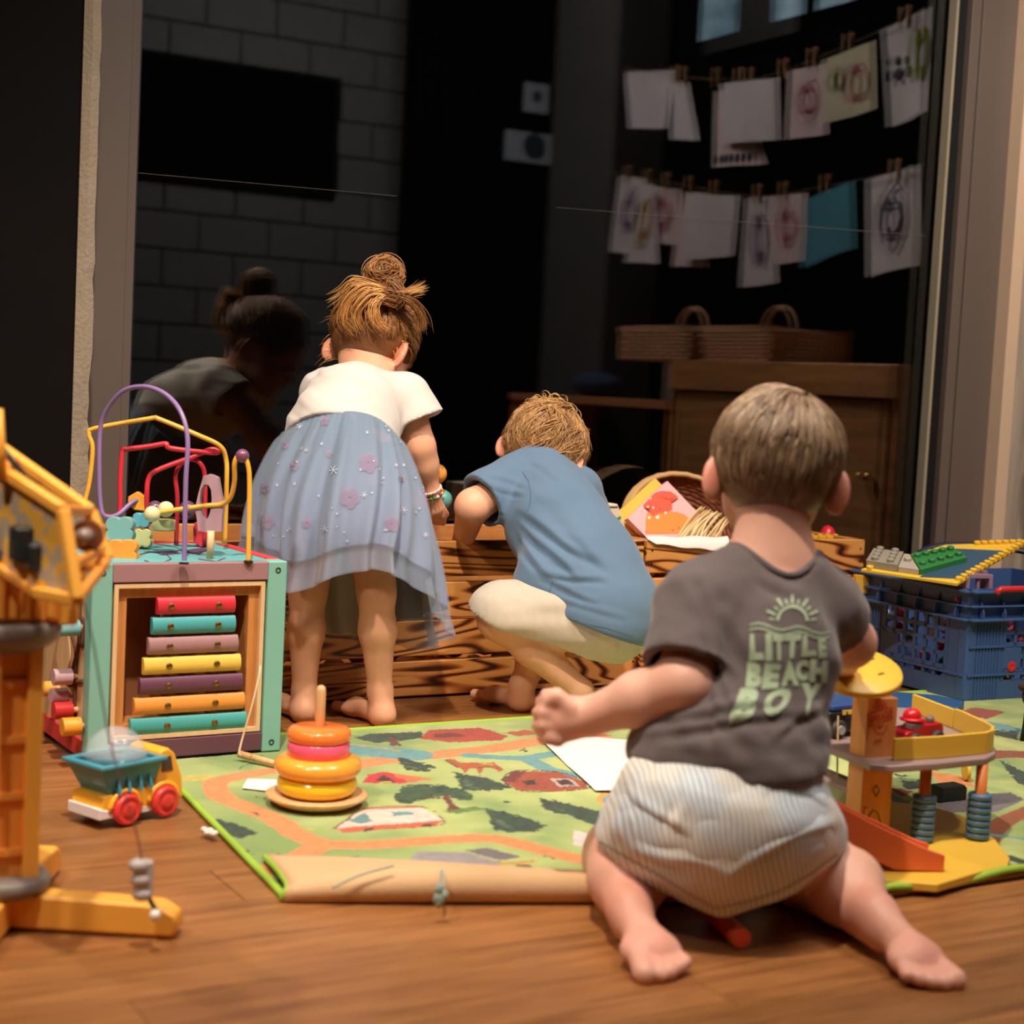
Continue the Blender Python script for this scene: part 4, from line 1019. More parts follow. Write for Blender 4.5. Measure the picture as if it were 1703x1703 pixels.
# ================================================================ activity cube
QX, QY, QZ, QR = .603, 2.168, MZ + .001, .03
W_, D_, H_ = .285, .262, .278
t = cube_t = thing('activity_cube', 'wooden activity cube with a xylophone front and bead wires on top', 'activity cube', (QX, QY, QZ), QR)
mint = plain('mint_paint', (128, 184, 168), .5, var=.03, bump=.1); mauve = plain('mauve_paint', (160, 118, 122), .5, var=.03, bump=.1)
plum = plain('plum_paint', (102, 62, 76), .5, var=.03, bump=.1); oran = plain('orange_paint', (236, 156, 64), .45, var=.02); redp = plain('red_paint', (214, 58, 66), .45, var=.02)
hon = wood('honey_wood', (212, 146, 82), (188, 118, 60), scale=3, axis=2, rough=.45, rand=.04); hon2 = wood('pale_panel_wood', (232, 196, 150), (220, 178, 128), scale=2, axis=2, rough=.5, rand=.02)
P_ = .029
for x, y in ((0, 0), (W_ - P_, 0), (0, D_ - P_), (W_ - P_, D_ - P_)):
    po = link('corner_post', MB().b2((x, y, 0), (x + P_, y + P_, H_)), mint, t, bev=.0025)
    scw = plain('screw_dark', (84, 70, 50), .4, metal=.8)
    for z_ in (H_ - .013, .014):
        link('screw', MB().lathe([(.0005, -.001), (.0042, -.001), (.0042, .0008), (.0028, .001), (.0024, -.0002), (.0005, -.0002)], c=(x + P_ / 2, y if y == 0 else y + P_, z_), axis=(0, -1 if y == 0 else 1, 0), n=12), scw, po)
link('front_rail', MB().b2((P_, .001, H_ - .027), (W_ - P_, .02, H_ - .001)), mauve, t, bev=.0015)
link('front_rail', MB().b2((P_, .001, 0.003), (W_ - P_, .02, .029)), plum, t, bev=.0015)
link('side_rail', MB().b2((.001, P_, H_ - .027), (.02, D_ - P_, H_ - .001)), oran, t, bev=.0015)
for k in range(4):
    y0 = P_ + (D_ - 2 * P_) * k / 4; link('red_side_block', MB().b2((.001, y0 + .0006, .003), (.02, y0 + (D_ - 2 * P_) / 4 - .0006, .029)), redp, t, bev=.0015)
link('side_rail', MB().b2((W_ - .02, P_, H_ - .027), (W_ - .001, D_ - P_, H_ + .001)), redp, t, bev=.0015)
link('side_rail', MB().b2((W_ - .02, P_, .003), (W_ - .001, D_ - P_, .029)), plum, t, bev=.0015)
link('back_rail', MB().b2((P_, D_ - .02, H_ - .027), (W_ - P_, D_ - .001, H_ + .001)), redp, t, bev=.0015)
tp = link('top_panel', MB().b2((.012, .012, H_ - .010), (W_ - .021, D_ - .012, H_ - .0004)), plain('teal_top', (106, 176, 178), .5, var=.04), t)
link('right_panel', MB().b2((W_ - .012, P_, .028), (W_ - .006, D_ - P_, H_ - .026)), hon2, t)
link('back_panel', MB().b2((P_, D_ - .012, .028), (W_ - P_, D_ - .006, H_ - .026)), hon2, t)
fi = [(P_ + .003, .031), (W_ - P_ - .003, .031), (W_ - P_ - .003, H_ - .029), (P_ + .003, H_ - .029)]
ins = lambda pl, d: [(pl[0][0] + d, pl[0][1] + d), (pl[1][0] - d, pl[1][1] + d), (pl[2][0] - d, pl[2][1] - d), (pl[3][0] + d, pl[3][1] - d)]
link('inner_lip', MB().frame(fi, ins(fi, .006), (0, .003, 0), (1, 0, 0), (0, 0, 1), (0, .05, 0)), hon2, t)
link('inner_frame', MB().frame(ins(fi, .006), ins(fi, .021), (0, .012, 0), (1, 0, 0), (0, 0, 1), (0, .055, 0)), hon, t, bev=.001)
link('niche_back', MB().b2((P_, .068, .028), (W_ - P_, .074, H_ - .026)), plain('niche_brown', (156, 100, 62), .6), t)
link('xylophone_rail', MB().b2((.108, .016, .04), (.118, .03, .228)).b2((.178, .016, .04), (.188, .03, .228)), hon2, t)
bars = [(.094, .209, .2165, (214, 48, 62)), (.0875, .2105, .1885, (74, 164, 168)), (.083, .2155, .1605, (164, 122, 124)), (.0770, .2205, .1325, (236, 196, 84)),
        (.0725, .2245, .1045, (104, 60, 82)), (.0655, .2285, .0765, (232, 150, 66)), (.0605, .2325, .0480, (70, 158, 156))]
brass = plain('brass_screw', (150, 120, 70), .35, metal=.9)
for i, (a, b_, z, c) in enumerate(bars):
    sec = [(-.004, -.012), (.004, -.012), (.0075, -.006), (.0085, 0), (.0075, .006), (.004, .012), (-.004, .012)]
    o = link('xylophone_bar', MB().prism([(-p[0], p[1]) for p in sec], (a, .010, z), (0, 1, 0), (0, 0, 1), (b_ - a, 0, 0)), plain('bar%d' % i, c, .4, bump=.1, var=.03), t, bev=.0012)
    for x in (.113, .183): link('screw', MB().lathe([(.0005, 0), (.0046, 0), (.0046, .0012), (.003, .002), (.0024, .0006), (.0005, .0006)], c=(x, .0016, z), axis=(0, -1, 0), n=12), brass, o)
# left play panel with slots and knobs
link('left_panel', MB().b2((.004, P_, .028), (.010, D_ - P_, H_ - .026)), hon2, t)
slot = plain('slot_brown', (96, 56, 32), .8)
def lp(y, z): return V((.0035, y, z))
def slotp(pts): link('slot', MB().tube(spl([lp(*p) for p in pts], 5), .0042, 6, flat=1.), slot, t, smooth=True)
slotp([(.045, .238), (.060, .222), (.060, .16), (.085, .12)]); slotp([(.05, .195), (.034, .19), (.034, .165), (.050, .158)]); slotp([(.10, .24), (.115, .225), (.115, .19)])
slotp([(.105, .175), (.075, .15), (.07, .115), (.095, .095), (.13, .10)]); slotp([(.036, .11), (.06, .105), (.07, .10), (.07, .05)])
link('maze_disc', MB().lathe([(.0005, 0), (.035, 0), (.035, .004), (.0005, .004)], c=(.004, .13, .14), axis=(-1, 0, 0), n=28), hon2, t, bev=.001)
for y, z, r, L_, c, nm in ((.040, .185, .0115, .028, (132, 194, 200), 'aqua'), (.068, .112, .0115, .026, (204, 168, 178), 'lilac'), (.085, .082, .011, .024, (204, 168, 178), 'lilac'),
                       (.020, .052, .0125, .026, (236, 158, 50), 'amber'), (.062, .066, .012, .026, (206, 50, 52), 'scarlet'), (.15, .080, .011, .022, (230, 176, 70), 'yellowish'), (.12, .228, .010, .022, (224, 190, 180), 'pale')):
    k_ = link('knob', MB().cyl((-.004, y, z), (-.004 - L_, y, z), r, 18), plain('knob_' + nm, c, .4), t, bev=.001)
    link('stem', MB().cyl((.006, y, z), (-.006, y, z), .004, 10), hon2, k_)
# top doodle
tb = bvh_of(tp); dd_ = plain('doodle_plum', (84, 60, 84), .7)
decal('doodle', stroke([(225, 925), (250, 918), (275, 921), (300, 915), (330, 922), (345, 914)], 2.2) + stroke([(240, 932), (262, 940), (285, 930), (275, 921)], 1.8) + [[(255, 918), (290, 916), (300, 921), (270, 924)], [(300, 917), (340, 910), (352, 915), (322, 922)]] + stroke([(330, 930), (360, 934), (375, 928)], 1.5), tb, dd_, t, 8, .0004)
# wires, given where they run (pixel and distance)
def W3(l): return spl([V(atd(*p)) for p in l], 6)
def wire(l, m, r=.0036): return link('wire', MB().tube(W3(l), r, 8), m, t, smooth=True, world=True)
pw = plain('wire_purple', (140, 112, 160), .35); yw = plain('wire_yellow', (242, 176, 62), .35); rw = plain('wire_red', (214, 50, 62), .35)
wire([(306, 940, 2.285), (307, 900, 2.285), (309, 800, 2.285), (312, 730, 2.29), (300, 684, 2.30), (274, 655, 2.32), (240, 643, 2.34), (206, 650, 2.36), (180, 678, 2.38), (167, 712, 2.39), (165, 780, 2.39), (167, 836, 2.39), (174, 858, 2.39), (196, 856, 2.40), (226, 832, 2.42), (240, 850, 2.44), (243, 909, 2.44)], pw)
wire([(413, 935, 2.31), (414, 880, 2.31), (415, 800, 2.31), (412, 772, 2.31), (405, 757, 2.31), (396, 758, 2.31), (390, 772, 2.31), (390, 800, 2.32), (383, 828, 2.33), (368, 839, 2.34), (345, 841, 2.34), (300, 847, 2.34), (258, 853, 2.34)], yw)
wire([(140, 838, 2.42), (149, 800, 2.42), (154, 745, 2.42), (148, 722, 2.42), (160, 712, 2.42), (250, 696, 2.42), (262, 696, 2.42), (330, 724, 2.42), (366, 742, 2.43), (376, 765, 2.44), (377, 800, 2.44), (374, 905, 2.46)], yw)
wire([(174, 858, 2.42), (198, 855, 2.42), (200, 800, 2.42), (204, 750, 2.42), (212, 747, 2.42), (250, 742, 2.42), (276, 738, 2.42), (282, 745, 2.42), (330, 751, 2.43), (362, 753, 2.44), (352, 747, 2.44), (320, 760, 2.43), (262, 782, 2.42), (247, 797, 2.42), (244, 830, 2.42), (243, 909, 2.44)], rw, .0038)
wire([(340, 905, 2.47), (341, 800, 2.45), (334, 772, 2.44), (320, 764, 2.44), (305, 768, 2.44), (292, 790, 2.44), (295, 830, 2.45), (293, 905, 2.47)], rw, .0036)
def bead(px, py, d, r, c, nm, sc=(1, 1, 1)): link('bead', MB().sph(atd(px, py, d), r, 18, sc=sc), plain(nm, c, .3, coat=.3), t, smooth=True, world=True)
bead(403, 758, 2.31, .0098, (128, 72, 104), 'bead_plum'); bead(253, 855, 2.335, .0118, (232, 220, 166), 'bead_cream'); bead(276, 847, 2.36, .0118, (232, 220, 166), 'bead_cream')
bead(312, 847, 2.44, .013, (104, 64, 90), 'bead_plum2'); bead(258, 846, 2.40, .012, (104, 64, 90), 'bead_plum2')
scr_x, scr_y = RT, UP
def slab(pxs, d, th, m, nm='shape_bead', bev=.0015):
    pts = [V(atd(x, y, d)) for x, y in pxs]; dv = V(FW) * th
    n_ = len(pts); s_ = 1 if sum(pts[i].x * 0 for i in range(n_)) == 0 else 1
    area_ = sum(pxs[i][0] * pxs[(i + 1) % n_][1] - pxs[(i + 1) % n_][0] * pxs[i][1] for i in range(n_))
    if area_ > 0: pts = pts[::-1]
    mb_ = MB().add(pts + [p + dv for p in pts], [tuple(range(n_)), tuple(range(n_, 2 * n_))[::-1]] + [(i, i + n_, (i + 1) % n_ + n_, (i + 1) % n_) for i in range(n_)])
    return link(nm, mb_, m, t, world=True, bev=bev)
def cloud(cx, cy, w_, h_, n_=4):
    o = []
    for i in range(40):
        a = 2 * pi * i / 40; k = .86 + .36 * abs(sin(a * 2)) ** .8; o.append((cx + w_ / 2 * cos(a) * k, cy + h_ / 2 * sin(a) * k))
    return o
slab(cloud(198, 881, 44, 42), 2.33, .022, plain('cloud_teal', (124, 180, 178), .4)); slab(cloud(202, 918, 48, 40), 2.275, .022, plain('cloud_orange', (232, 154, 62), .4))
slab(cloud(234, 865, 26, 24), 2.40, .02, plain('cloud_teal2', (96, 172, 190), .4)); slab(cloud(236, 895, 28, 30), 2.40, .02, plain('pale_green', (196, 200, 140), .4))
link('shape_bead', MB().lathe([(.0005, 0), (.016, 0), (.017, .002), (.0165, .008), (.017, .014), (.016, .016), (.0005, .016)], c=atd(272, 882, 2.38), n=20), plain('pale_green', (196, 200, 140), .4), t, world=True, smooth=True)
slab([(213, 826), (228, 817), (243, 828), (240, 850), (222, 848), (212, 836)], 2.42, .016, plain('orange_bead', (238, 160, 52), .4))
slab([(321, 880), (324, 868), (337, 870), (352, 874), (352, 904), (334, 910), (322, 902)], 2.47, .022, redp)
house = [(338, 792), (350, 788), (362, 793), (367, 822), (372, 838), (369, 858), (368, 884), (345, 886), (329, 883), (327, 862), (324, 846), (330, 820)]
hole = [(340, 806), (346, 806), (351, 815), (352, 830), (351, 845), (349, 853), (346, 861), (343, 864), (338, 858), (334, 846), (332, 830), (334, 815)]
pts_o = [V(atd(x, y, 2.34)) for x, y in house]; pts_i = [V(atd(x, y, 2.34)) for x, y in hole]; dv = V(FW) * .018; n_ = 12
vs = pts_o + pts_i + [p + dv for p in pts_o] + [p + dv for p in pts_i]; fs = []
for i in range(n_):
    j = (i + 1) % n_; fs += [(i, j, n_ + j, n_ + i), (2 * n_ + i, 3 * n_ + i, 3 * n_ + j, 2 * n_ + j), (i, 2 * n_ + i, 2 * n_ + j, j), (n_ + i, n_ + j, 3 * n_ + j, 3 * n_ + i)]
link('drop_frame', MB().add(vs, fs), plain('lilac_paint', (176, 140, 150), .4), t, world=True, bev=.0015)
link('peg', MB().cyl(atz(349, 929, QZ + H_), V(atz(349, 929, QZ + H_)) + V((0, 0, .04)), .0052, 12), hon2, t, world=True, smooth=True)
for x, y in ((306, 938), (413, 935)): link('wire_foot', MB().cyl(atz(x, y, QZ + H_ - .001), V(atz(x, y, QZ + H_ - .001)) + V((0, 0, .002)), .0068, 14), plain('foot_black', (24, 22, 22), .5), t, world=True)
# mallet on its cord
mp_ = [V(atz(398, 1254, .016)), V(atz(470, 1273, .012))]
link('mallet_stick', MB().tube([mp_[0], mp_[1]], [.0052, .004], 10), wd, t, world=True, smooth=True)
link('cord', MB().tube(W3([(433, 1108, 2.26), (431, 1122, 2.25), (420, 1170, 2.24), (404, 1225, 2.24), (398, 1250, 2.235), (400, 1256, 2.235)]), .0014, 6), plain('cord_cream', (220, 196, 160), .8), t, world=True, smooth=True)

# ================================================================ crane
base = atz(5, 1490, .03); CX, CYY = base[0], base[1]
t = thing('toy_crane', 'large yellow toy tower crane standing at the left edge of the floor', 'toy crane', (CX, CYY, 0))
cy_ = plain('crane_yellow', (250, 178, 72), .4, var=.02); cyd = plain('crane_amber', (242, 160, 70), .4, var=.02); cg = plain('crane_grey', (120, 108, 100), .45); ck = plain('crane_black', (40, 42, 40), .4)
def bar(nm, a, b, w_, h_, m, bev=.003):
    a, b = V(a), V(b); ux = (b - a).normalized(); uz = V((0, 0, 1)); uy = uz.cross(ux).normalized(); uz = ux.cross(uy)
    return link(nm, MB().prism([(-w_ / 2, -h_ / 2), (w_ / 2, -h_ / 2), (w_ / 2, h_ / 2), (-w_ / 2, h_ / 2)], a, uy, uz, b - a), m, t, world=True, bev=bev)
e1 = V(atz(300, 1533, .014)); c0 = V((CX, CYY, .022)); e2 = V(atz(84, 1418, .02))
d1 = (e1 - c0).normalized()
lg = MB().prism([(-.05, -.018), (.155, -.018), (.163, -.010), (.160, .004), (.148, .012), (.0, .017), (-.05, .017)], c0 + V((d1.y, -d1.x, 0)) * .011, d1, V((0, 0, 1)), V((-d1.y, d1.x, 0)) * .022)
def leg_to(e, w_=.024):
    d_ = V((e.x - c0.x, e.y - c0.y, 0)); L_ = d_.length; d_.normalize()
    return link('base_leg', MB().prism([(-.01, -.019), (L_ - .004, -.020), (L_, -.012), (L_ - .002, .002), (L_ - .018, .011), (L_ - .03, .012), (.0, .016), (-.01, .016)], c0 + V((d_.y, -d_.x, 0)) * w_ / 2, d_, V((0, 0, 1)), V((-d_.y, d_.x, 0)) * w_), cy_, t, world=True, bev=.004)
leg_to(e1, .03); leg_to(e2, .026); leg_to(c0 * 2 - e1, .03); leg_to(c0 * 2 - e2, .026)
link('base_ring', MB().lathe([(.0005, .036), (.038, .036), (.044, .040), (.045, .048), (.040, .054), (.0005, .054)], n=28), cg, t, smooth=True)
for sx_ in (-1, 1):
    for sy_ in (-1, 1):
        link('mast_column', MB().b2((sx_ * .020 - .0075, sy_ * .020 - .0075, .05), (sx_ * .020 + .0075, sy_ * .020 + .0075, .315)), cy_, t, bev=.002)
link('mast_core', MB().b2((-.018, -.018, .05), (.018, .018, .315)), cyd, t)
for k in range(5):
    z_ = .08 + .055 * k; br = MB()
    for s_ in (-1, 1): link('mast_brace', MB().b2((-.02, s_ * .02 - .002, z_ - .004), (.02, s_ * .02 + .002, z_ + .003)), cyd, t)
dC = V(atd(2, 1050, 1.60)); zT = dC.z
link('turntable', MB().lathe([(.0005, -.012), (.030, -.012), (.046, 0), (.049, .012), (.046, .018), (.0005, .018)], c=(0, 0, zT), n=32), cg, t, smooth=True)
# housing with vertical ribs
hz0, hz1 = zT + .018, zT + .078
link('housing', MB().b2((-.05, -.035, hz0), (.045, .04, hz1)), cyd, t, bev=.004)
hd = Matrix.Rotation(radians(-30), 3, 'Z')
for k in range(7): link('rib', MB().b2((-.044 + .0115 * k, -.0405, hz0 + .006), (-.038 + .0115 * k, -.034, hz1 - .014)), cy_, t, bev=.001)
link('rib_panel', MB().b2((.036, -.0425, hz0 - .002), (.055, .03, hz1 + .004)), cy_, t, bev=.003)
link('roof_plate', MB().b2((-.055, -.042, hz1), (.05, .042, hz1 + .012)), plain('plum_grey', (112, 84, 78), .5), t, bev=.003)
link('motor', MB().cyl(atd(-20, 950, 1.60), atd(30, 950, 1.55), .030, 20).b2((-.035, -.03, hz1 + .01), (.03, .03, hz1 + .05)), plain('motor_grey', (92, 78, 74), .45), t)
mo = V(atd(50, 905, 1.50)) - V((CX, CYY, 0))
link('winch', MB().box(mo, (.034, .03, .034)).box(mo + V((.002, -.018, -.01)), (.018, .02, .026)), ck, t, bev=.004)
link('strut', MB().tube([V(atd(52, 930, 1.52)), V(atd(58, 975, 1.55)), V(atd(70, 1000, 1.57))], .006, 8), cyd, t, world=True, smooth=True)
# boom: two printed side frames joined by cross bars
camo, nt, b = newmat('camo_sticker'); tc = N(nt, 'ShaderNodeTexCoord'); nn_ = N(nt, 'ShaderNodeTexNoise', Scale=60., Detail=1.); nt.links.new(tc.outputs['Object'], nn_.inputs['Vector'])
cr = N(nt, 'ShaderNodeValToRGB'); cr.color_ramp.interpolation = 'CONSTANT'; cr.color_ramp.elements[0].color = lin((196, 176, 148)); cr.color_ramp.elements[1].position = .52; cr.color_ramp.elements[1].color = lin((246, 188, 76))
nt.links.new(nn_.outputs[0], cr.inputs[0]); nt.links.new(cr.outputs[0], b.inputs['Base Color']); b.inputs['Roughness'].default_value = .45
def beam(a, b, w_=.011, h_=.011, m=cy_): return bar('boom_chord', a, b, w_, h_, m, .0025)
dN, dF = 1.44, 1.52
near = [(-70, 735), (105, 848), (128, 998), (60, 985), (-70, 900)]
far = [(-70, 695), (150, 850), (178, 932), (120, 950)]
Nn = [V(atd(x, y, dN + .12 * (1 - (x + 70) / 200))) for x, y in near]; Ff = [V(atd(x, y, dF + .10 * (1 - (x + 70) / 240))) for x, y in far]
beam(Nn[0], Nn[1]); beam(Nn[1], Nn[2]); beam(Nn[2], Nn[3]); beam(Nn[3], Nn[4], .009, .009, cyd)
beam(Ff[0], Ff[1]); beam(Ff[1], Ff[2]); beam(Ff[2], Ff[3], .009, .009)
for a, b_ in ((Nn[1], Ff[1]), (Nn[2], Ff[2]), (Nn[0].lerp(Nn[1], .45), Ff[0].lerp(Ff[1], .45)), (Nn[1].lerp(Nn[2], .62), Ff[1].lerp(Ff[2], .75))): beam(a, b_, .009, .009, cyd)
n_ = 5; dv = V(FW) * .002; vs = [p + dv for p in Nn] + [p + dv * 2.5 for p in Nn]
link('printed_panel', MB().add(vs, [tuple(range(n_)), tuple(range(n_, 2 * n_))[::-1]] + [(i, i + n_, (i + 1) % n_ + n_, (i + 1) % n_) for i in range(n_)]), camo, t, world=True)
pu = V(atd(140, 893, 1.48)); link('pulley', MB().lathe([(.0005, -.006), (.008, -.006), (.005, 0), (.008, .006), (.0005, .006)], c=pu, axis=(.5, .8, 0), n=18), plain('pulley_grey', (150, 130, 118), .3), t, world=True, smooth=True)
link('pulley_cheek', MB().lathe([(.0005, .009), (.015, .009), (.015, .013), (.0005, .013)], c=pu, axis=(.5, .8, 0), n=18), plain('rust_brown', (128, 70, 38), .5), t, world=True)
link('tail_post', MB().tube([V(atd(-4, 680, 1.50)), V(atd(0, 800, 1.50))], [.005, .007], 10), cy_, t, world=True, smooth=True)
link('stay_cable', MB().tube([V(atd(-5, 735, 1.50)), V(atd(68, 826, 1.52))], .0032, 8), plain('cable_black', (48, 42, 42), .5), t, world=True, smooth=True)
hk = [V(atd(128, 960, 1.49)), V(atd(155, 1070, 1.50)), V(atd(182, 1230, 1.515)), V(atd(228, 1390, 1.53)), V(atd(236, 1440, 1.535))]
link('hoist_line', MB().tube(spl(hk, 6), .0009, 5), plain('line_grey', (110, 84, 70), .7), t, world=True, smooth=True)
hw_ = V(atd(239, 1462, 1.54)); m_ = MB()
for z_ in (-.014, 0, .014): m_.sph(hw_ + V((-.003 + z_ * -.15, 0, z_)), .009, 12, sc=(1.15, 1, .8))
link('hook_block', m_.box(hw_, (.016, .012, .036)), plain('pale_grey_block', (186, 178, 174), .4), t, world=True, smooth=False, bev=.002)
link('hook', MB().tube(W3([(244, 1484, 1.54), (250, 1498, 1.54), (258, 1512, 1.54), (262, 1520, 1.54)]), .0025, 8), ck, t, world=True, smooth=True)
link('hook_tip', MB().sph(atd(258, 1522, 1.535), .0055, 12), plain('tip_white', (240, 236, 230), .3), t, world=True, smooth=True)

# ================================================================ garage
gw = wood('garage_ply', (234, 160, 92), (222, 142, 74), scale=2, axis=2, rough=.45, rand=.02)
gy_ = plain('garage_yellow', (224, 180, 62), .42, var=.02); gg = plain('garage_mauve_edge', (150, 128, 122), .5, var=.03)
gb = [atz(x, y, .017) for x, y in ((1352, 1362), (1440, 1330), (1545, 1338), (1612, 1360), (1655, 1395), (1680, 1426), (1676, 1438), (1640, 1446), (1560, 1470), (1450, 1462), (1352, 1420))]
gc = atz(1500, 1400, MZ); t = thing('toy_garage', 'wooden toy garage with yellow base, orange column, ramp and round yellow roof', 'toy garage', (gc[0], gc[1], MZ))
link('base_board', MB().prism([(p[0], p[1]) for p in gb][::-1], (0, 0, MZ + .0005), (1, 0, 0), (0, 1, 0), (0, 0, .0105)), gy_, t, world=True, bev=.002)
PZ = .122
pl_ = [atz(x, y, PZ) for x, y in ((1431, 1262), (1447, 1270), (1480, 1273), (1560, 1268), (1640, 1260), (1656, 1252), (1657, 1244), (1640, 1228), (1580, 1200), (1520, 1178), (1440, 1172), (1360, 1180), (1330, 1215), (1380, 1242))]
link('deck', MB().prism([(p[0], p[1]) for p in pl_][::-1], (0, 0, PZ - .010), (1, 0, 0), (0, 1, 0), (0, 0, .010)), gg, t, world=True, bev=.003)
def wall(pxs, h_, th=.005):
    P_ = [V(atz(x, y, PZ)) for x, y in pxs]; vs = []; m_ = len(P_)
    for i, p in enumerate(P_):
        d_ = (P_[min(i + 1, m_ - 1)] - P_[max(i - 1, 0)]).normalized(); nrm = V((-d_.y, d_.x, 0)) * th
        vs += [p, p + nrm, p + nrm + V((0, 0, h_)), p + V((0, 0, h_))]
    fs = [(0, 1, 2, 3), tuple(range(4 * m_ - 4, 4 * m_))[::-1]] + [(4 * i + k, 4 * i + 4 + k, 4 * i + 4 + (k + 1) % 4, 4 * i + (k + 1) % 4) for i in range(m_ - 1) for k in range(4)]
    link('parapet', MB().add(vs, fs), gy_, t, world=True, bev=.0015)
wall([(1486, 1266), (1560, 1262), (1640, 1254)], .028); wall([(1640, 1254), (1651, 1250), (1652, 1243), (1643, 1237)], .028); wall([(1643, 1237), (1600, 1216), (1590, 1212)], .028); wall([(1588, 1211), (1560, 1200), (1520, 1184)], .026)
# column
cb0 = V(atz(1428, 1399, .018)); cb1 = V(atz(1478, 1396, .018)); cu = (cb1 - cb0).normalized(); cn = V((-cu.y, cu.x, 0)); cw = (cb1 - cb0).length
top_z = V(atd(1455, 1150, 2.03)).z
col_o = link('column', MB().prism([(0, 0), (cw, 0), (cw, cw * .8), (0, cw * .8)], cb0, cu, cn, (0, 0, top_z - .018)), gw, t, world=True, bev=.0015)
cbv = bvh_of(col_o)
rp = plain('garage_red_print', (206, 70, 50), .6); bp_ = plain('garage_blue_print', (84, 112, 126), .6)
C9 = lambda x, y: (1340 + x / 4.73, 1060 + y / 4.73)
em_ = []
em_ += stroke([C9(*p) for p in ((488, 600), (678, 552), (678, 640), (488, 700), (488, 600))], 1.6)
em_ += stroke([C9(*p) for p in [(585 + 52 * cos(a), 560 + 62 * sin(a)) for a in [pi + pi * k / 12 for k in range(13)]]], 1.8) + stroke([C9(*p) for p in [(585 + 52 * cos(a), 690 + 70 * sin(a)) for a in [pi * k / 12 for k in range(13)]]], 1.8)
em_ += [[C9(*p) for p in ((552, 566), (560, 535), (590, 515), (615, 535), (620, 552))], [C9(*p) for p in ((545, 700), (620, 682), (590, 712), (568, 712))]]
em_ += warp(text_polys('GARAGE', .03), [C9(496, 676), C9(672, 628), C9(672, 572), C9(496, 620)])
em_ += warp(text_polys('FIRE', .03), [C9(536, 834), C9(600, 820), C9(600, 796), C9(536, 810)])
decal('emblem', em_, cbv, rp, t, 6, .0007)
C8 = lambda x, y: (1300 + x / 4.226, 1100 + y / 4.226)
em_ = stroke([C8(*p) for p in ((600, 1180), (610, 1090), (640, 1045), (670, 1060), (690, 1120), (695, 1190))], 2) + [[C8(*p) for p in ((605, 1140), (640, 1125), (680, 1150), (690, 1225), (650, 1230), (600, 1215))]] + stroke([C8(*p) for p in ((570, 1100), (580, 1030), (600, 1025))], 1.6) + stroke([C8(*p) for p in ((640, 900), (665, 870), (685, 910), (660, 950), (640, 900))], 1.6) + stroke([C8(*p) for p in ((590, 1250), (640, 1238), (720, 1240))], 2)
decal('worker_print', em_, cbv, bp_, t, 6, .0007)
# tilted roof disc
rc = V(atd(1424, 1124, 1.96)); ax = V((-.18, -.30, .9)).normalized(); q_ = V((0, 0, 1)).rotation_difference(ax)
rf = link('roof_disc', MB().lathe([(.0005, 0), (.051, 0), (.0545, .002), (.0545, .008), (.052, .010), (.0005, .010)], c=rc, axis=ax, n=40), gy_, t, world=True, smooth=False, bev=.001)
link('roof_slot', MB().box((0, 0, 0), (.009, .003, .0012), q_.to_matrix()), plain('slot_dark', (104, 84, 30), .8), t, loc=rc + q_ @ V((.030, .010, .0102)) - V((gc[0], gc[1], MZ)))
link('roof_slot', MB().box((0, 0, 0), (.009, .003, .0012), q_.to_matrix()), plain('slot_dark', (104, 84, 30), .8), t, loc=rc + q_ @ V((.018, -.022, .0102)) - V((gc[0], gc[1], MZ)))
link('roof_stand', MB().lathe([(.0005, -.035), (.012, -.030), (.03, .001), (.0005, .001)], c=V(atd(1452, 1150, 2.02)) + V((0, 0, .018)), n=20), plain('amber_stand', (206, 140, 48), .5), t, world=True, smooth=True)
# posts with blue discs
bd = plain('disc_blue', (74, 110, 140), .4, var=.02)
for x, y in ((1532, 1398), (1625, 1394)):
    p = V(atz(x, y, .018)); link('post', MB().cyl(p, (p.x, p.y, PZ - .009), .0072, 16), plain('post_rust', (206, 118, 58), .45), t, world=True, smooth=True)
    for k in range(7): link('blue_disc', MB().lathe([(.0005, 0), (.0125, 0), (.0148, .0012), (.0152, .004), (.0148, .0068), (.0125, .008), (.0005, .008)], c=(p.x, p.y, .0183 + .0082 * k), n=24), bd, t, world=True, smooth=True)
# ramp
a = V(atd(1376, 1395, 1.86)); b_ = V(atz(1566, 1467, .004)); ud = V((b_.x - a.x, b_.y - a.y, 0)); L_ = ud.length; ud.normalize(); nd = V((-ud.y, ud.x, 0)); nd = nd if nd.y > 0 else -nd
or_ = plain('ramp_orange', (230, 112, 66), .42, var=.01)
z0 = .062
prof = [(0, z0 - .024), (L_ * .58, .002), (L_, .001), (L_, .020), (L_ * .86, .026), (L_ * .4, .054), (0, z0 + .020)]
prof = [(p, max(z, .001)) for p, z in prof]
link('ramp_side', MB().prism(prof, (a.x, a.y, MZ + .011), ud, V((0, 0, 1)), nd * -.005), or_, t, world=True, bev=.0015)
link('ramp_side', MB().prism(prof, V((a.x, a.y, MZ + .011)) + nd * .042, ud, V((0, 0, 1)), nd * .005), or_, t, world=True, bev=.0015)
link('ramp_bed', MB().prism([(0, z0 - .02), (L_ * .58, .004), (L_, .003), (L_, .008), (L_ * .58, .010), (0, z0 - .012)], (a.x, a.y, MZ + .011), ud, V((0, 0, 1)), nd * .042), or_, t, world=True)
lw_ = V(atd(1394, 1190, 2.08)); link('lift_cord', MB().cyl(lw_, V(atd(1392, 1300, 2.06)), .0012, 6), plain('cord_tan', (190, 160, 110), .7), t, world=True)
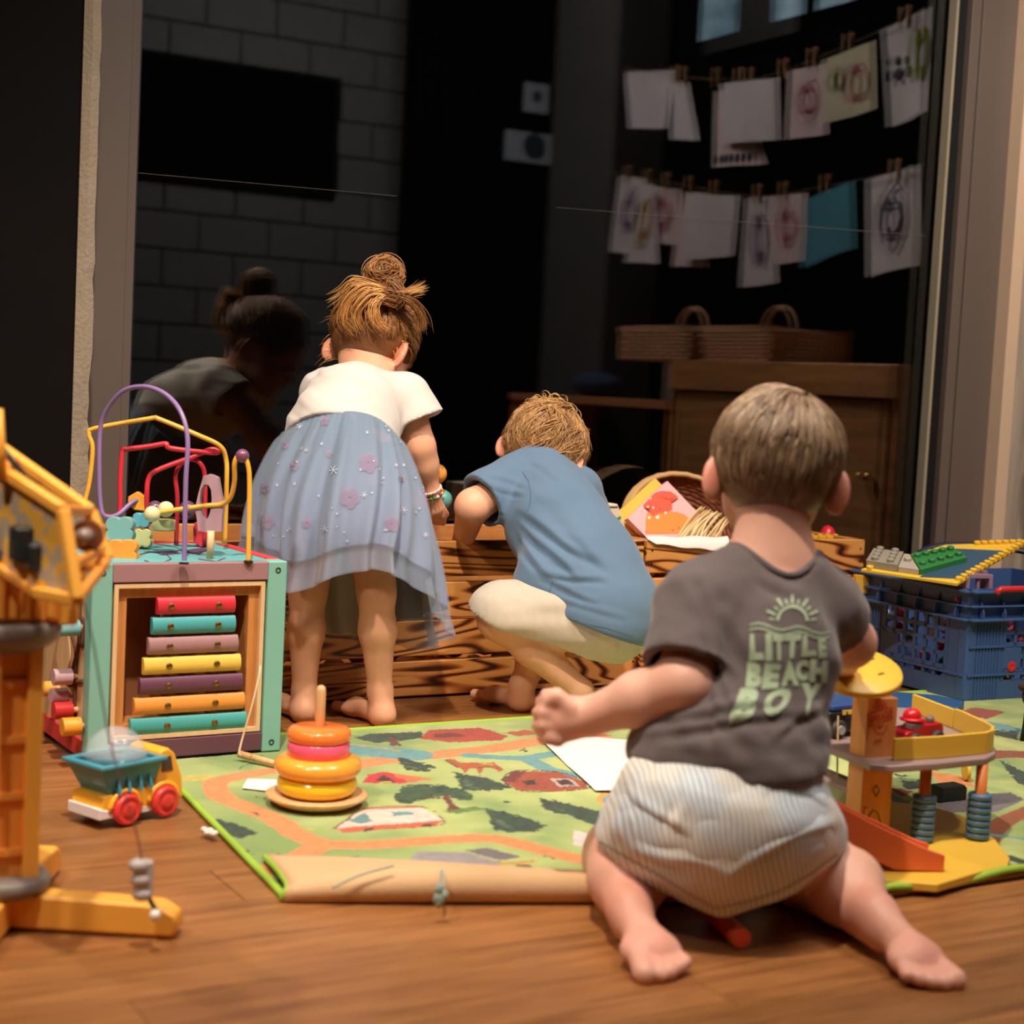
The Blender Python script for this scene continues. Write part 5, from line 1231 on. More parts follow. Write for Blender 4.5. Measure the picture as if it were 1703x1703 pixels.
link('lower_deck', MB().prism([(p[0], p[1]) for p in [atz(x, y, .075) for x, y in ((1340, 1285), (1424, 1318), (1430, 1300), (1370, 1276))]][::-1], (0, 0, .07), (1, 0, 0), (0, 1, 0), (0, 0, .006)), gg, t, world=True, bev=.002)

# vehicles and bits about the garage
def car(nm, lab, p, rz, L_, Wd, Hh, body, m, dark, wheelr=.011):
    t_ = thing(nm, lab, 'toy car', tuple(p), rz)
    link('body', MB().prism(body, (0, -Wd / 2, 0), (1, 0, 0), (0, 0, 1), (0, Wd, 0)), m, t_, bev=.003)
    wl = MB().lathe([(.0005, -.005), (wheelr * .75, -.005), (wheelr, -.003), (wheelr, .003), (wheelr * .75, .005), (wheelr * .6, .004), (.0005, .006)], axis=(0, -1, 0), n=20); w0 = None
    for x_ in (-L_ * .30, L_ * .30):
        for s_ in (-1, 1):
            if w0 is None: w0 = link('wheel', wl, plain('tyre_grey', (58, 52, 52), .6), t_, (x_, s_ * (Wd / 2 + .002), wheelr), smooth=True)
            else: o = w0.copy(); COL.objects.link(o); o.parent = t_; o.location = (x_, s_ * (Wd / 2 + .002), wheelr); o.rotation_euler = (0, 0, pi if s_ > 0 else 0)
            link('hub', MB().cyl((x_, s_ * (Wd / 2 + .006), wheelr), (x_, s_ * (Wd / 2 + .009), wheelr), wheelr * .5, 12), plain('hub_grey', (176, 170, 168), .35), t_)
    return t_
p = V(atz(1522, 1240, PZ + .001)); p.z = PZ + .0005
m = plain('car_red', (176, 24, 34), .3, coat=.3, var=.02)
t = car('toy_fire_car', 'small dark red toy fire car parked on the garage deck', p, radians(6), .07, .03, .04, [(-.036, .008), (-.036, .022), (-.020, .026), (-.012, .026), (-.004, .030), (.030, .031), (.036, .026), (.037, .007)], m, None)
link('helmet_light', MB().sph((-.010, 0, .040), .0125, 14, sc=(1, .9, .8)).lathe([(.0005, .034), (.015, .034), (.016, .036), (.012, .038), (.0005, .038)], c=(-.010, 0, 0), n=18), plain('red_bright', (214, 34, 44), .3), t, smooth=True)
link('grey_fitting', MB().box((-.016, -.008, .029), (.02, .012, .006)).sph((.018, -.006, .034), .006, 10), plain('fitting_grey', (120, 100, 100), .4), t)
p = V(atz(1392, 1214, MZ)); p = V(atz(1396, 1222, PZ)); p.z = PZ + .0005
t = car('toy_tow_truck', 'black and blue toy truck with yellow stripes behind the orange column', p, radians(4), .07, .032, .035, [(-.036, .008), (-.036, .034), (-.006, .034), (-.004, .026), (.034, .026), (.036, .008)], plain('truck_black', (28, 28, 32), .4), None, .012)
link('yellow_stripe', MB().b2((-.014, -.0175, .030), (-.008, -.0165, .036)).b2((-.004, -.0175, .030), (.002, -.0165, .036)).b2((.006, -.0175, .030), (.012, -.0165, .036)).b2((.004, -.018, .006), (.03, -.016, .012)), plain('stripe_yellow', (236, 196, 60), .4), t)
link('blue_bed', MB().b2((-.03, -.015, .035), (.034, .015, .042)), plain('bed_blue', (44, 74, 130), .4), t, bev=.002)
# stack of flat parts left of the column
for k, (c, lab, y_) in enumerate(((('garage_yellow'), 'flat yellow toy board lying behind the garage column', 1252), (('teal'), 'flat teal toy strip on the yellow board', 1240), (('red'), 'flat dark red toy strip topmost on the teal one', 1232))):
    m = [gy_, plain('strip_teal', (108, 172, 172), .4), plain('strip_red', (150, 26, 36), .4)][k]
    pts = [atz(x, yy_, .012 + .006 * k) for x, yy_ in ((1340, y_ - 26 + 2 * k), (1432, y_ - 4), (1560 - 34 * k, y_ + 24 - 8 * k), (1555 - 36 * k, y_ + 8 - 10 * k), (1432, y_ - 18), (1380, y_ - 34))]
    c_ = sum(pts) / 6
    tt = thing('toy_board', lab, 'toy', (c_[0], c_[1], MZ + .0005 + .006 * k))
    link('board', MB().prism([(q[0] - c_[0], q[1] - c_[1]) for q in pts][::-1], (0, 0, 0), (1, 0, 0), (0, 1, 0), (0, 0, .0055)), m, tt, bev=.001)
bkp = V(atz(1574, 1330, MZ)); tag(link('black_block', MB().prism([(-.025, 0), (.027, 0), (.027, .018), (.022, .022), (-.02, .022)], (0, -.012, 0), (1, 0, 0), (0, 0, 1), (0, .024, 0)), plain('black_green', (26, 32, 26), .5), loc=tuple(bkp), bev=.002), 'dark green-black toy block on the mat between the two blue disc stacks', 'toy block')
lf = V(atz(1606, 1298, MZ)); tag(link('yellow_coin', MB().lathe([(.0005, -.003), (.014, -.003), (.014, .003), (.0005, .003)], c=(0, 0, .0145), axis=(.9, -.43, 0), n=24), plain('coin_yellow', (214, 180, 54), .4), loc=tuple(lf), bev=.001), 'yellow toy disc standing on edge right of the black block', 'toy')
# orange peg under the toddler
pgp = [V(atz(1186, 1516, .0115)), V(atz(1234, 1562, .0115))]
t = thing('wooden_peg', 'red-orange round wooden peg lying on the floor under the toddler', 'peg', (pgp[1].x, pgp[1].y, 0))
link('peg', MB().tube([pgp[0], pgp[0].lerp(pgp[1], .5), pgp[1]], .0105, 18), plain('peg_orange', (232, 88, 50), .45), t, world=True, bev=.0015)

# ================================================================ blue crate
bx0, by0 = 2.262, 2.186
t = thing('blue_plastic_crate', 'dark blue folding plastic crate with lattice sides, full of toys', 'crate', (bx0, by0, MZ + .0005), radians(-2))
bl = plain('crate_blue', (62, 90, 138), .42, spec=.4, var=.02); blr = plain('handle_red', (206, 44, 48), .35)
LX, LY, HH = .42, .318, .222
def lattice(ox, oy, ux, L_, nrm):
    """one wall: lattice openings in three rows of sections, ribs and rim, pieces joined by kind"""
    o = V((ox, oy, 0)); u = V(ux); z = V((0, 0, 1)); n_ = V(nrm)
    def plate(a0, a1, z0_, z1_, d0=0., d1=.004, nm='wall_plate', bev=0): 
        return link(nm, MB().prism([(a0, z0_), (a1, z0_), (a1, z1_), (a0, z1_)], o + n_ * d0, u, z, n_ * (d1 - d0)), bl, t, bev=bev)
    plate(.0, L_, 0, .036); plate(0, .09, .036, .150); plate(L_ - .05, L_, .036, .150)
    plate(0, L_, .150, .160)
    # lattice bars
    a0, a1 = .09, L_ - .05; n_b = int((a1 - a0) / .027)
    for k in range(n_b + 1):
        a = a0 + (a1 - a0) * k / n_b; plate(a - .0040, a + .0040, .036, .150, 0, .005, 'lattice_bar')
    for z_ in (.055, .080, .104, .128): plate(a0, a1, z_ - .0040, z_ + .0040, 0, .005, 'lattice_bar')
    plate(a0, a0 + .045, .058, .098, .001, .006, 'label_plate', .001)
    # grooves near the corner
    for k in range(9): plate(.012 + .008 * k, .0145 + .008 * k, .004, .145, .004, .0062, 'groove')
    plate(.0, L_, .046, .050, .004, .008, 'band'); plate(0, .09, .100, .104, .004, .008, 'band')
    # rim with fins
    plate(-.008, L_ + .008, .152, .156, .0, .020, 'rim_flange', .001); plate(-.008, L_ + .008, .178, .181, .0, .016, 'rim_flange', .001); plate(-.008, L_ + .008, .205, .209, .0, .020, 'rim_flange', .001)
    plate(-.004, L_ + .004, .150, .212, -.002, .003, 'rim_wall')
    k = 0; a = .02
    while a < L_:
        link('rim_fin', MB().prism([(0, .156), (.017, .158), (.017, .168), (.0, .205)], o + u * a, n_, z, u * .0025), bl, t); a += .055
lattice(0, LY, (0, -1, 0), LY, (-1, 0, 0))
lattice(0, 0, (1, 0, 0), LX, (0, -1, 0))
link('wall_back', MB().b2((0, LY - .004, 0), (LX, LY, .21)), bl, t); t.children[-1].name = 'rear_wall'
link('right_wall', MB().b2((LX - .004, 0, 0), (LX, LY, .21)), bl, t)
link('bottom', MB().b2((0, 0, 0), (LX, LY, .006)), bl, t)
link('corner_pillar', MB().prism([(-.004, -.004), (.02, -.006), (.014, .014), (-.006, .02)], (0, 0, 0), (1, 0, 0), (0, 1, 0), (0, 0, .212)), bl, t, bev=.004)
link('handle_bar', MB().tube([(.045, -.018, .205), (.055, -.019, .213), (.40, -.019, .213)], .0062, 10), blr, t, smooth=True)
link('handle_bar', MB().tube([(.02, LY + .004, .225), (.16, LY + .004, .225)], .0062, 10), blr, t, smooth=True)
link('red_rivet', MB().lathe([(.0005, 0), (.010, 0), (.010, .003), (.006, .004), (.0005, .002)], c=(.112, -.004, .062), axis=(0, -1, 0), n=18), blr, t)
link('red_rivet', MB().lathe([(.0005, 0), (.0045, 0), (.0045, .003), (.0005, .004)], c=(-.004, .03, .188), axis=(-1, 0, 0), n=12), blr, t)
link('swing_handle', MB().tube(spl([V((.10, .30, .215)), V((.15, .27, .262)), V((.26, .18, .268)), V((.38, .06, .24)), V((.41, .0, .21))], 6), .010, 10, flat=.6), plain('navy_dark', (28, 36, 58), .45), t, smooth=True)
tray = [atz(x, y, MZ + .012) for x, y in ((1366, 1180), (1596, 1178), (1604, 1168), (1560, 1158), (1490, 1152), (1366, 1150))]
c_ = sum(tray) / 6; t2 = thing('blue_board', 'flat blue plastic board lying on the mat before the blue crate', 'board', (c_[0], c_[1], MZ + .0005))
link('lid_plate', MB().prism([(q[0] - c_[0], q[1] - c_[1]) for q in tray][::-1], (0, 0, 0), (1, 0, 0), (0, 1, 0), (0, 0, .014)), plain('lid_blue', (46, 92, 140), .4), t2, bev=.003)
la = V(atz(1503, 1175, MZ + .012)); lb = V(atz(1524, 1176, MZ + .012)); link('yellow_label', MB().prism([(0, 0), ((lb - la).length, 0), ((lb - la).length, .011), (0, .011)], V(atz(1502, 1177.5, MZ + .003)) + V((0, -.001, 0)), (lb - la).normalized(), (0, 0, 1), (0, -.002, 0)), plain('label_yellow', (214, 170, 66), .5), t2, world=True)
# contents of the blue crate
g = random.Random(8); cols = [(196, 24, 40), (220, 170, 50), (235, 228, 220), (120, 92, 110), (60, 110, 80), (200, 60, 60)]
for k in range(60):
    a, b2_ = (g.uniform(.03, .40), g.uniform(.022, .06)) if k % 2 else (g.uniform(.022, .05), g.uniform(.03, .28))
    if k % 2: a = .03 + .37 * (k // 2) / 29
    else: b2_ = .03 + .26 * (k // 2) / 29
    c = cols[k % 6]; L3 = g.uniform(.018, .034)
    p = Matrix.Rotation(radians(-2), 3, 'Z') @ V((a, b2_, .02 + .155 * ((k * 7) % 11) / 11)) + V((bx0, by0, MZ))
    m_ = MB().box((0, 0, 0), (L3, .016, .012)); m_.cyl((-L3 * .25, 0, .006), (-L3 * .25, 0, .0085), .0032, 8).cyl((L3 * .25, 0, .006), (L3 * .25, 0, .0085), .0032, 8)
    o = link('toy_brick', m_, plain('fill%d' % (k % 6), c, .45), loc=tuple(p)); o.rotation_euler = (g.uniform(-.8, .8), g.uniform(-.8, .8), g.uniform(0, 3))
    tag(o, '%s toy brick inside the blue crate, %s along its %s side' % (('crimson', 'amber', 'white', 'mauve', 'green', 'red')[k % 6], ORD[k // 2], 'front' if k % 2 else 'left'), 'toy brick', 'toy bricks inside the blue crate')
# studded board across the crate
def studded(nm, lab, q, th, m, studs, sm, cat='toy board'):
    A, B, C, D = q; t_ = thing(nm, lab, cat, tuple((A + B + C + D) / 4)); nrm = (B - A).cross(D - A).normalized(); nrm = nrm if nrm.z > 0 else -nrm
    vs = [p for p in q] + [p - nrm * th for p in q]
    link('board', MB().add(vs, [(0, 1, 2, 3), (7, 6, 5, 4), (0, 4, 5, 1), (1, 5, 6, 2), (2, 6, 7, 3), (3, 7, 4, 0)]), m, t_, world=True, bev=.001)
    s0 = None
    for u, v in studs:
        p = A * (1 - u) * (1 - v) + B * u * (1 - v) + C * u * v + D * (1 - u) * v
        link('stud', MB().lathe([(.0065, 0), (.0065, .006), (.0055, .0065), (.0005, .0065)], c=p, axis=nrm, n=10), sm, t_, world=True)
    return t_, nrm
py_ = plain('plate_yellow', (244, 198, 60), .4, var=.01)
A = V(atd(1432, 946, 3.10)); B = V(atd(1592, 970, 3.02)); C = V(atd(1712, 900, 3.22)); _n = (B - A).cross(C - A); _r = V(ray(1572, 906)); D = V(CAM) + _r * ((A - V(CAM)).dot(_n) / _r.dot(_n))
st = [(k / 15, .03) for k in range(1, 2)] + [(.97, k / 16) for k in range(1, 16)] + [(k / 12, .96) for k in range(5, 12)]
t_, nb_ = studded('studded_board', 'large yellow studded building plate lying across the blue crate', (A, B, C, D), .006, py_, st, py_)
def onb(x, y, d=0.):   # on the board plane
    r_ = V(ray(x, y)); o_ = V(CAM); k_ = (A + nb_ * d - o_).dot(nb_) / r_.dot(nb_); return o_ + r_ * k_
ins_ = [onb(1530, 960), onb(1594, 963), onb(1676, 917), onb(1588, 913)]
link('blue_surface', MB().add([p + nb_ * .0012 for p in ins_] + [p - nb_ * .001 for p in ins_], [(0, 1, 2, 3), (7, 6, 5, 4), (0, 4, 5, 1), (1, 5, 6, 2), (2, 6, 7, 3), (3, 7, 4, 0)]), plain('plate_blue', (52, 84, 108), .45), t_, world=True)
def brickp(nm, lab, quad, hgt, m, cols_, rows_, cat='toy brick'):
    A, B, C, D = quad; t_ = thing(nm, lab, cat, tuple(A)); nrm = nb_
    vs = [p for p in quad] + [p + nrm * hgt for p in quad]
    link('body', MB().add(vs, [(3, 2, 1, 0), (4, 5, 6, 7), (0, 1, 5, 4), (1, 2, 6, 5), (2, 3, 7, 6), (3, 0, 4, 7)]), m, t_, world=True, bev=.001)
    for i in range(cols_):
        for j in range(rows_):
            u, v = (i + .5) / cols_, (j + .5) / rows_; p = A * (1 - u) * (1 - v) + B * u * (1 - v) + C * u * v + D * (1 - u) * v + nrm * hgt
            link('stud', MB().lathe([(.007, 0), (.007, .006), (.006, .007), (.0005, .007)], c=p, axis=nrm, n=10), m, t_, world=True)
gq = [onb(*p) for p in ((1440, 944), (1492, 952), (1502, 930), (1452, 924))]
brickp('grey_brick', 'grey studded toy brick on the left end of the yellow board', gq, .016, plain('brick_grey', (150, 142, 128), .5), 2, 4)
gq = [onb(*p) for p in ((1493, 952), (1528, 957), (1512, 931), (1503, 930))]
brickp('pale_slope_brick', 'pale grey sloped toy brick between the grey and the green ones', gq, .012, plain('brick_pale', (178, 168, 154), .5), 1, 1)
gq = [onb(*p) for p in ((1530, 957), (1608, 936), (1580, 918), (1514, 930))]
brickp('green_brick', 'green studded toy brick in the middle of the yellow board', gq, .012, plain('brick_green', (52, 130, 66), .45), 5, 2)
# mauve window brick
wq = V(atd(1628, 980, 3.06)); t_ = thing('window_brick', 'mauve toy window brick standing in the blue crate by the red handle', 'toy brick', tuple(wq), radians(-12))
mv = plain('brick_mauve', (150, 118, 140), .45)
link('frame', MB().frame([(-.028, -.03), (.03, -.03), (.03, .028), (-.028, .028)], [(-.02, -.024), (.022, -.024), (.022, .02), (-.02, .02)], (0, 0, 0), (1, 0, 0), (0, 0, 1), (0, .03, 0)), mv, t_, bev=.001)
link('mullion', MB().b2((-.002, .004, -.024), (.003, .01, .02)), mv, t_)
for k in range(3): link('stud', MB().cyl((-.018 + .019 * k, .015, .028), (-.018 + .019 * k, .015, .034), .006, 10), mv, t_)
# dark twiggy toy at the right edge
p = V(atz(1700, 1235, MZ)); t_ = thing('toy_horse', 'dark brown toy animal on thin black legs at the right edge of the mat', 'toy animal', (p.x + .01, p.y, MZ + .0005))
br_ = plain('dark_fur', (62, 38, 26), .9, bump=.8); m_ = MB().sph((.03, 0, .062), .022, 14, sc=(1.7, .8, .9)).sph((-.006, 0, .078), .012, 12, sc=(.8, .7, 1.3)).sph((-.014, 0, .094), .010, 12, sc=(1.4, .7, .8))
link('body', m_, br_, t_, smooth=True)
for x, y in ((.005, -.01), (.008, .01), (.05, -.01), (.053, .01)): link('leg', MB().tube([(x, y, .055), (x - .004, y, .028), (x - .008, y, .0)], [.005, .0035, .0035], 8), plain('leg_black', (24, 20, 18), .6), t_, smooth=True)
link('pale_stick', MB().cyl((-.012, -.016, .045), (.012, -.018, .1), .002, 6), plain('stick_pale', (196, 160, 120), .7), t_)
# two spheres of the rattle the girl holds
t_ = thing('rattle_toy', 'wooden rattle of orange and teal balls in the hand of the girl', 'toy', tuple(atd(735, 812, 2.84)))
o2 = link('orange_ball', MB().sph(atd(727, 788, 2.84), .0175, 18), plain('rattle_orange', (236, 160, 62), .4), t_, smooth=True, world=True)
link('teal_ball', MB().sph(atd(736, 831, 2.84), .0175, 18), plain('rattle_teal', (92, 160, 150), .4), t_, smooth=True, world=True)
link('amber_ball', MB().sph(atd(692, 815, 2.84), .014, 16), plain('rattle_amber', (232, 140, 50), .4), t_, smooth=True, world=True)
link('rod', MB().cyl(atd(727, 788, 2.84), atd(736, 831, 2.84), .004, 8).cyl(atd(727, 795, 2.84), atd(692, 815, 2.84), .004, 8), wd, t_, world=True)
# ================================================================ children
A3 = lambda *p: np.array(atd(*p), float)
skin_m = attr_mat('skin', .48, bump=.08, bscale=220, sss=.18, nz=.04, nscale=60, spec=.4)
cloth_m = attr_mat('cloth', .92, bump=.25, bscale=700, sheen=.25, nz=.05, nscale=900, spec=.15)
hair_m = attr_mat('hair', .42, bump=0, nz=.05, spec=.6, nscale=200)
stripe_m, nt, b = newmat('striped_cotton'); L_ = nt.links.new; tc = N(nt, 'ShaderNodeTexCoord'); dp = N(nt, 'ShaderNodeVectorMath', operation='DOT_PRODUCT'); dp.inputs[1].default_value = (cos(YAW) + .1, -sin(YAW), .30)
nz_ = N(nt, 'ShaderNodeTexNoise', Scale=9., Detail=2.); L_(tc.outputs['Object'], nz_.inputs['Vector']); L_(tc.outputs['Object'], dp.inputs[0])
ma = N(nt, 'ShaderNodeMath', operation='MULTIPLY_ADD'); ma.inputs[1].default_value = .035; L_(nz_.outputs[0], ma.inputs[0]); L_(dp.outputs['Value'], ma.inputs[2])
mm = N(nt, 'ShaderNodeMath', operation='MULTIPLY'); mm.inputs[1].default_value = 1020; L_(ma.outputs[0], mm.inputs[0]); sn = N(nt, 'ShaderNodeMath', operation='SINE'); L_(mm.outputs[0], sn.inputs[0])
cr = N(nt, 'ShaderNodeValToRGB'); L_(sn.outputs[0], cr.inputs[0]); cr.color_ramp.elements[0].position = .0; cr.color_ramp.elements[0].color = lin((228, 226, 216)); cr.color_ramp.elements[1].position = .75
n2_ = N(nt, 'ShaderNodeTexNoise', Scale=14.); L_(tc.outputs['Object'], n2_.inputs['Vector']); mc = N(nt, 'ShaderNodeMix', data_type='RGBA'); mc.inputs[6].default_value = lin((158, 178, 196)); mc.inputs[7].default_value = lin((198, 184, 156))
r2_ = N(nt, 'ShaderNodeMapRange'); r2_.inputs[1].default_value = .42; r2_.inputs[2].default_value = .58; L_(n2_.outputs[0], r2_.inputs[0]); L_(r2_.outputs[0], mc.inputs[0])
m2_ = N(nt, 'ShaderNodeMix', data_type='RGBA'); sp_ = N(nt, 'ShaderNodeMapRange'); sp_.inputs[1].default_value = -.1; sp_.inputs[2].default_value = .5; L_(sn.outputs[0], sp_.inputs[0]); L_(sp_.outputs[0], m2_.inputs[0]); m2_.inputs[6].default_value = lin((222, 228, 230)); L_(mc.outputs[2], m2_.inputs[7])
L_(m2_.outputs[2], b.inputs['Base Color']); b.inputs['Roughness'].default_value = .92; b.inputs['Sheen Weight'].default_value = .2
HZ = np.array([sin(YAW), cos(YAW), 0.]); RX = np.array([cos(YAW), -sin(YAW), 0.]); ZU = np.array([0, 0, 1.])


def frame_of(yaw, pitch, roll):
    """head frame: yaw right, pitch down, roll right, relative to looking straight away from the viewer"""
    y, p, r = radians(yaw), radians(pitch), radians(roll)
    f = HZ * cos(y) + RX * sin(y); rr = RX * cos(y) - HZ * sin(y); u = ZU.copy()
    f, u = f * cos(p) - u * sin(p), u * cos(p) + f * sin(p)
    rr, u = rr * cos(r) - u * sin(r), u * cos(r) + rr * sin(r)
    return np.array([rr, f, u])


def head(S_, c, B, s, ear=1.):
    R, F_, U = B; at = lambda r, f, u: c + (R * r + F_ * f + U * u) * s
    S_.ell(at(0, -.004, .012), np.array((.066, .080, .070)) * s, B, k=.012)
    S_.ell(at(0, .034, -.022), np.array((.053, .044, .060)) * s, B, k=.02)
    for q in (-1, 1): S_.ell(at(.027 * q, .046, -.042), np.array((.025, .025, .026)) * s, B, k=.018)
    S_.ell(at(0, .056, -.070), np.array((.024, .022, .018)) * s, B, k=.02)
    S_.ell(at(0, .079, -.030), np.array((.0085, .012, .011)) * s, B, k=.01)
    S_.ell(at(0, .073, -.052), np.array((.017, .009, .006)) * s, B, k=.008)
    for q in (-1, 1): S_.ell(at(.026 * q, .084, -.010), np.array((.013, .009, .008)) * s, B, k=.008, op='sub')
    for q in (-1, 1):
        # ear: a tilted disc with a hollow
        er = R * q * cos(.75) - F_ * sin(.75); ef = F_ * cos(.75) + R * q * sin(.75); EB = np.array([ef * q, er, U])
        S_.ell(at(.070 * q, -.010, -.024), np.array((.0075, .0165, .026)) * s * ear, EB, k=.006)
        S_.ell(at(.074 * q, -.001, -.020), np.array((.006, .010, .016)) * s * ear, EB, k=.004, op='sub')


def eyes(parent, c, B, s):
    R, F_, U = B
    for q in (-1, 1):
        p = c + (R * .026 * q + F_ * .070 - U * .010) * s
        link('eye', MB().sph(p, .0105 * s, 12), plain('eye_dark', (60, 44, 36), .2), parent, world=True, smooth=True)


def foot(S_, heel, ball, n, s=1., mirror=1, k=.006):
    """heel, ball: centres; n: the direction the top of the foot faces"""
    d = ball - heel; L_ = np.linalg.norm(d); d = d / L_; n = n - d * (n @ d); n = n / np.linalg.norm(n); side = np.cross(d, n) * mirror; B = np.array([side, d, n])
    S_.ell(heel, np.array((.019, .021, .019)) * s, B, k=.012)
    S_.cap(heel + d * .01, ball - d * .012 + n * .002, .0155 * s, .016 * s, k=.012, flat=None)
    S_.ell(ball - d * .004, np.array((.026, .020, .0135)) * s, B, k=.012)
    for i, (o, l_, r_) in enumerate(((-.0155, .027, .0098), (-.0035, .029, .0072), (.0062, .026, .0068), (.0150, .021, .0064), (.0228, .015, .0060))):
        p = ball + side * o * s + d * l_ * s - n * .001; S_.cap(ball + side * o * .85 * s + d * .004 * s, p, r_ * .9 * s, r_ * s, k=.0012)


def creases(P_, nn, L_):
    q = P_ - CAM; d = q @ FW; x = 851.5 + FPX * (q @ RT) / d; y = 851.5 - FPX * (q @ UP) / d; out = np.zeros(len(P_)); fr_ = np.clip(-(nn @ FW) * 2, 0, 1)
    for xa, ya, xb, yb, w_, dp_ in L_:
        dx, dy = xb - xa, yb - ya; l_ = dx * dx + dy * dy; t = ((x - xa) * dx + (y - ya) * dy) / l_; tc = np.clip(t, 0, 1); e = ((x - xa) * -dy + (y - ya) * dx) / sqrt(l_) + w_ * .5 * np.sin(t * 5 + xa)
        ends = np.exp(-(((t - tc) * sqrt(l_)) / (w_ * 1.5)) ** 2) * (.35 + .65 * np.sin(pi * tc) ** .5); out += (-np.exp(-(e / w_) ** 2) + .7 * np.exp(-((e + 1.7 * w_) / (1.2 * w_)) ** 2)) * dp_ * ends
    return out * fr_


def blush(P_, base, spots):
    c = np.tile(np.array(lin(base)[:3]), (len(P_), 1)); n_ = vnoise(P_, 40, 2); c *= (1 + .035 * n_)[:, None]
    for (q, r_, col_, am) in spots:
        w_ = np.exp(-((P_ - q) ** 2).sum(1) / r_ ** 2) * am; c = c * (1 - w_[:, None]) + np.array(lin(col_)[:3]) * w_[:, None]
    return c


def solid(name, S_, mat, parent, colf=None, disp=None, label=None, smooth_it=2, grow=0.):
    me, P_ = S_.mesh(name, disp, grow)
    vcol(me, colf(P_) if colf is not None else np.ones((len(P_), 3)))
    o = link(name, me, mat, parent, world=True)
    if smooth_it:
        sm = o.modifiers.new('relax', 'SMOOTH'); sm.factor = .5; sm.iterations = smooth_it
    if label: o['label'] = label
    return o, P_


def strands(name, Q, w_, cols, parent, mat=None):
    """Q: (N, K, 3) curves; thin tapering three-sided hairs"""
    Nn_, K, _ = Q.shape; T = np.gradient(Q, axis=1); T /= np.linalg.norm(T, axis=2, keepdims=True) + 1e-9
    a = np.cross(T, np.array([.3, .2, .93])); a /= np.linalg.norm(a, axis=2, keepdims=True) + 1e-9; b = np.cross(T, a)
    tt = np.linspace(0, 1, K); tp = (np.minimum(1, (1 - tt) * 2.2 + .12) * np.minimum(1, tt * 6 + .5))[None, :, None] * (w_[:, None, None] if hasattr(w_, 'shape') else w_)
    vs = np.stack([Q + (a * cos(2 * pi * k / 3) + b * sin(2 * pi * k / 3)) * tp for k in range(3)], 2)   # N,K,3,3
    v = vs.reshape(-1, 3); i = np.arange(Nn_)[:, None, None] * K * 3 + np.arange(K - 1)[None, :, None] * 3; k = np.arange(3)[None, None, :]
    f = np.stack([i + k, i + (k + 1) % 3, i + 3 + (k + 1) % 3, i + 3 + k], -1).reshape(-1, 4)
    me = npmesh(name, v, f); vcol(me, np.repeat(cols, K * 3, axis=0))
    return link(name, me, mat or hair_m, parent, world=True)


def hair_cols(n, pal, g, jit=.18):
    c = np.array([lin(p)[:3] for p in pal]); w_ = g.dirichlet([1.0] * len(pal), n); return (w_ @ c) * (1 + g.uniform(-jit, jit, (n, 1)))


def unit(v): return v / (np.linalg.norm(v, axis=-1, keepdims=True) + 1e-9)


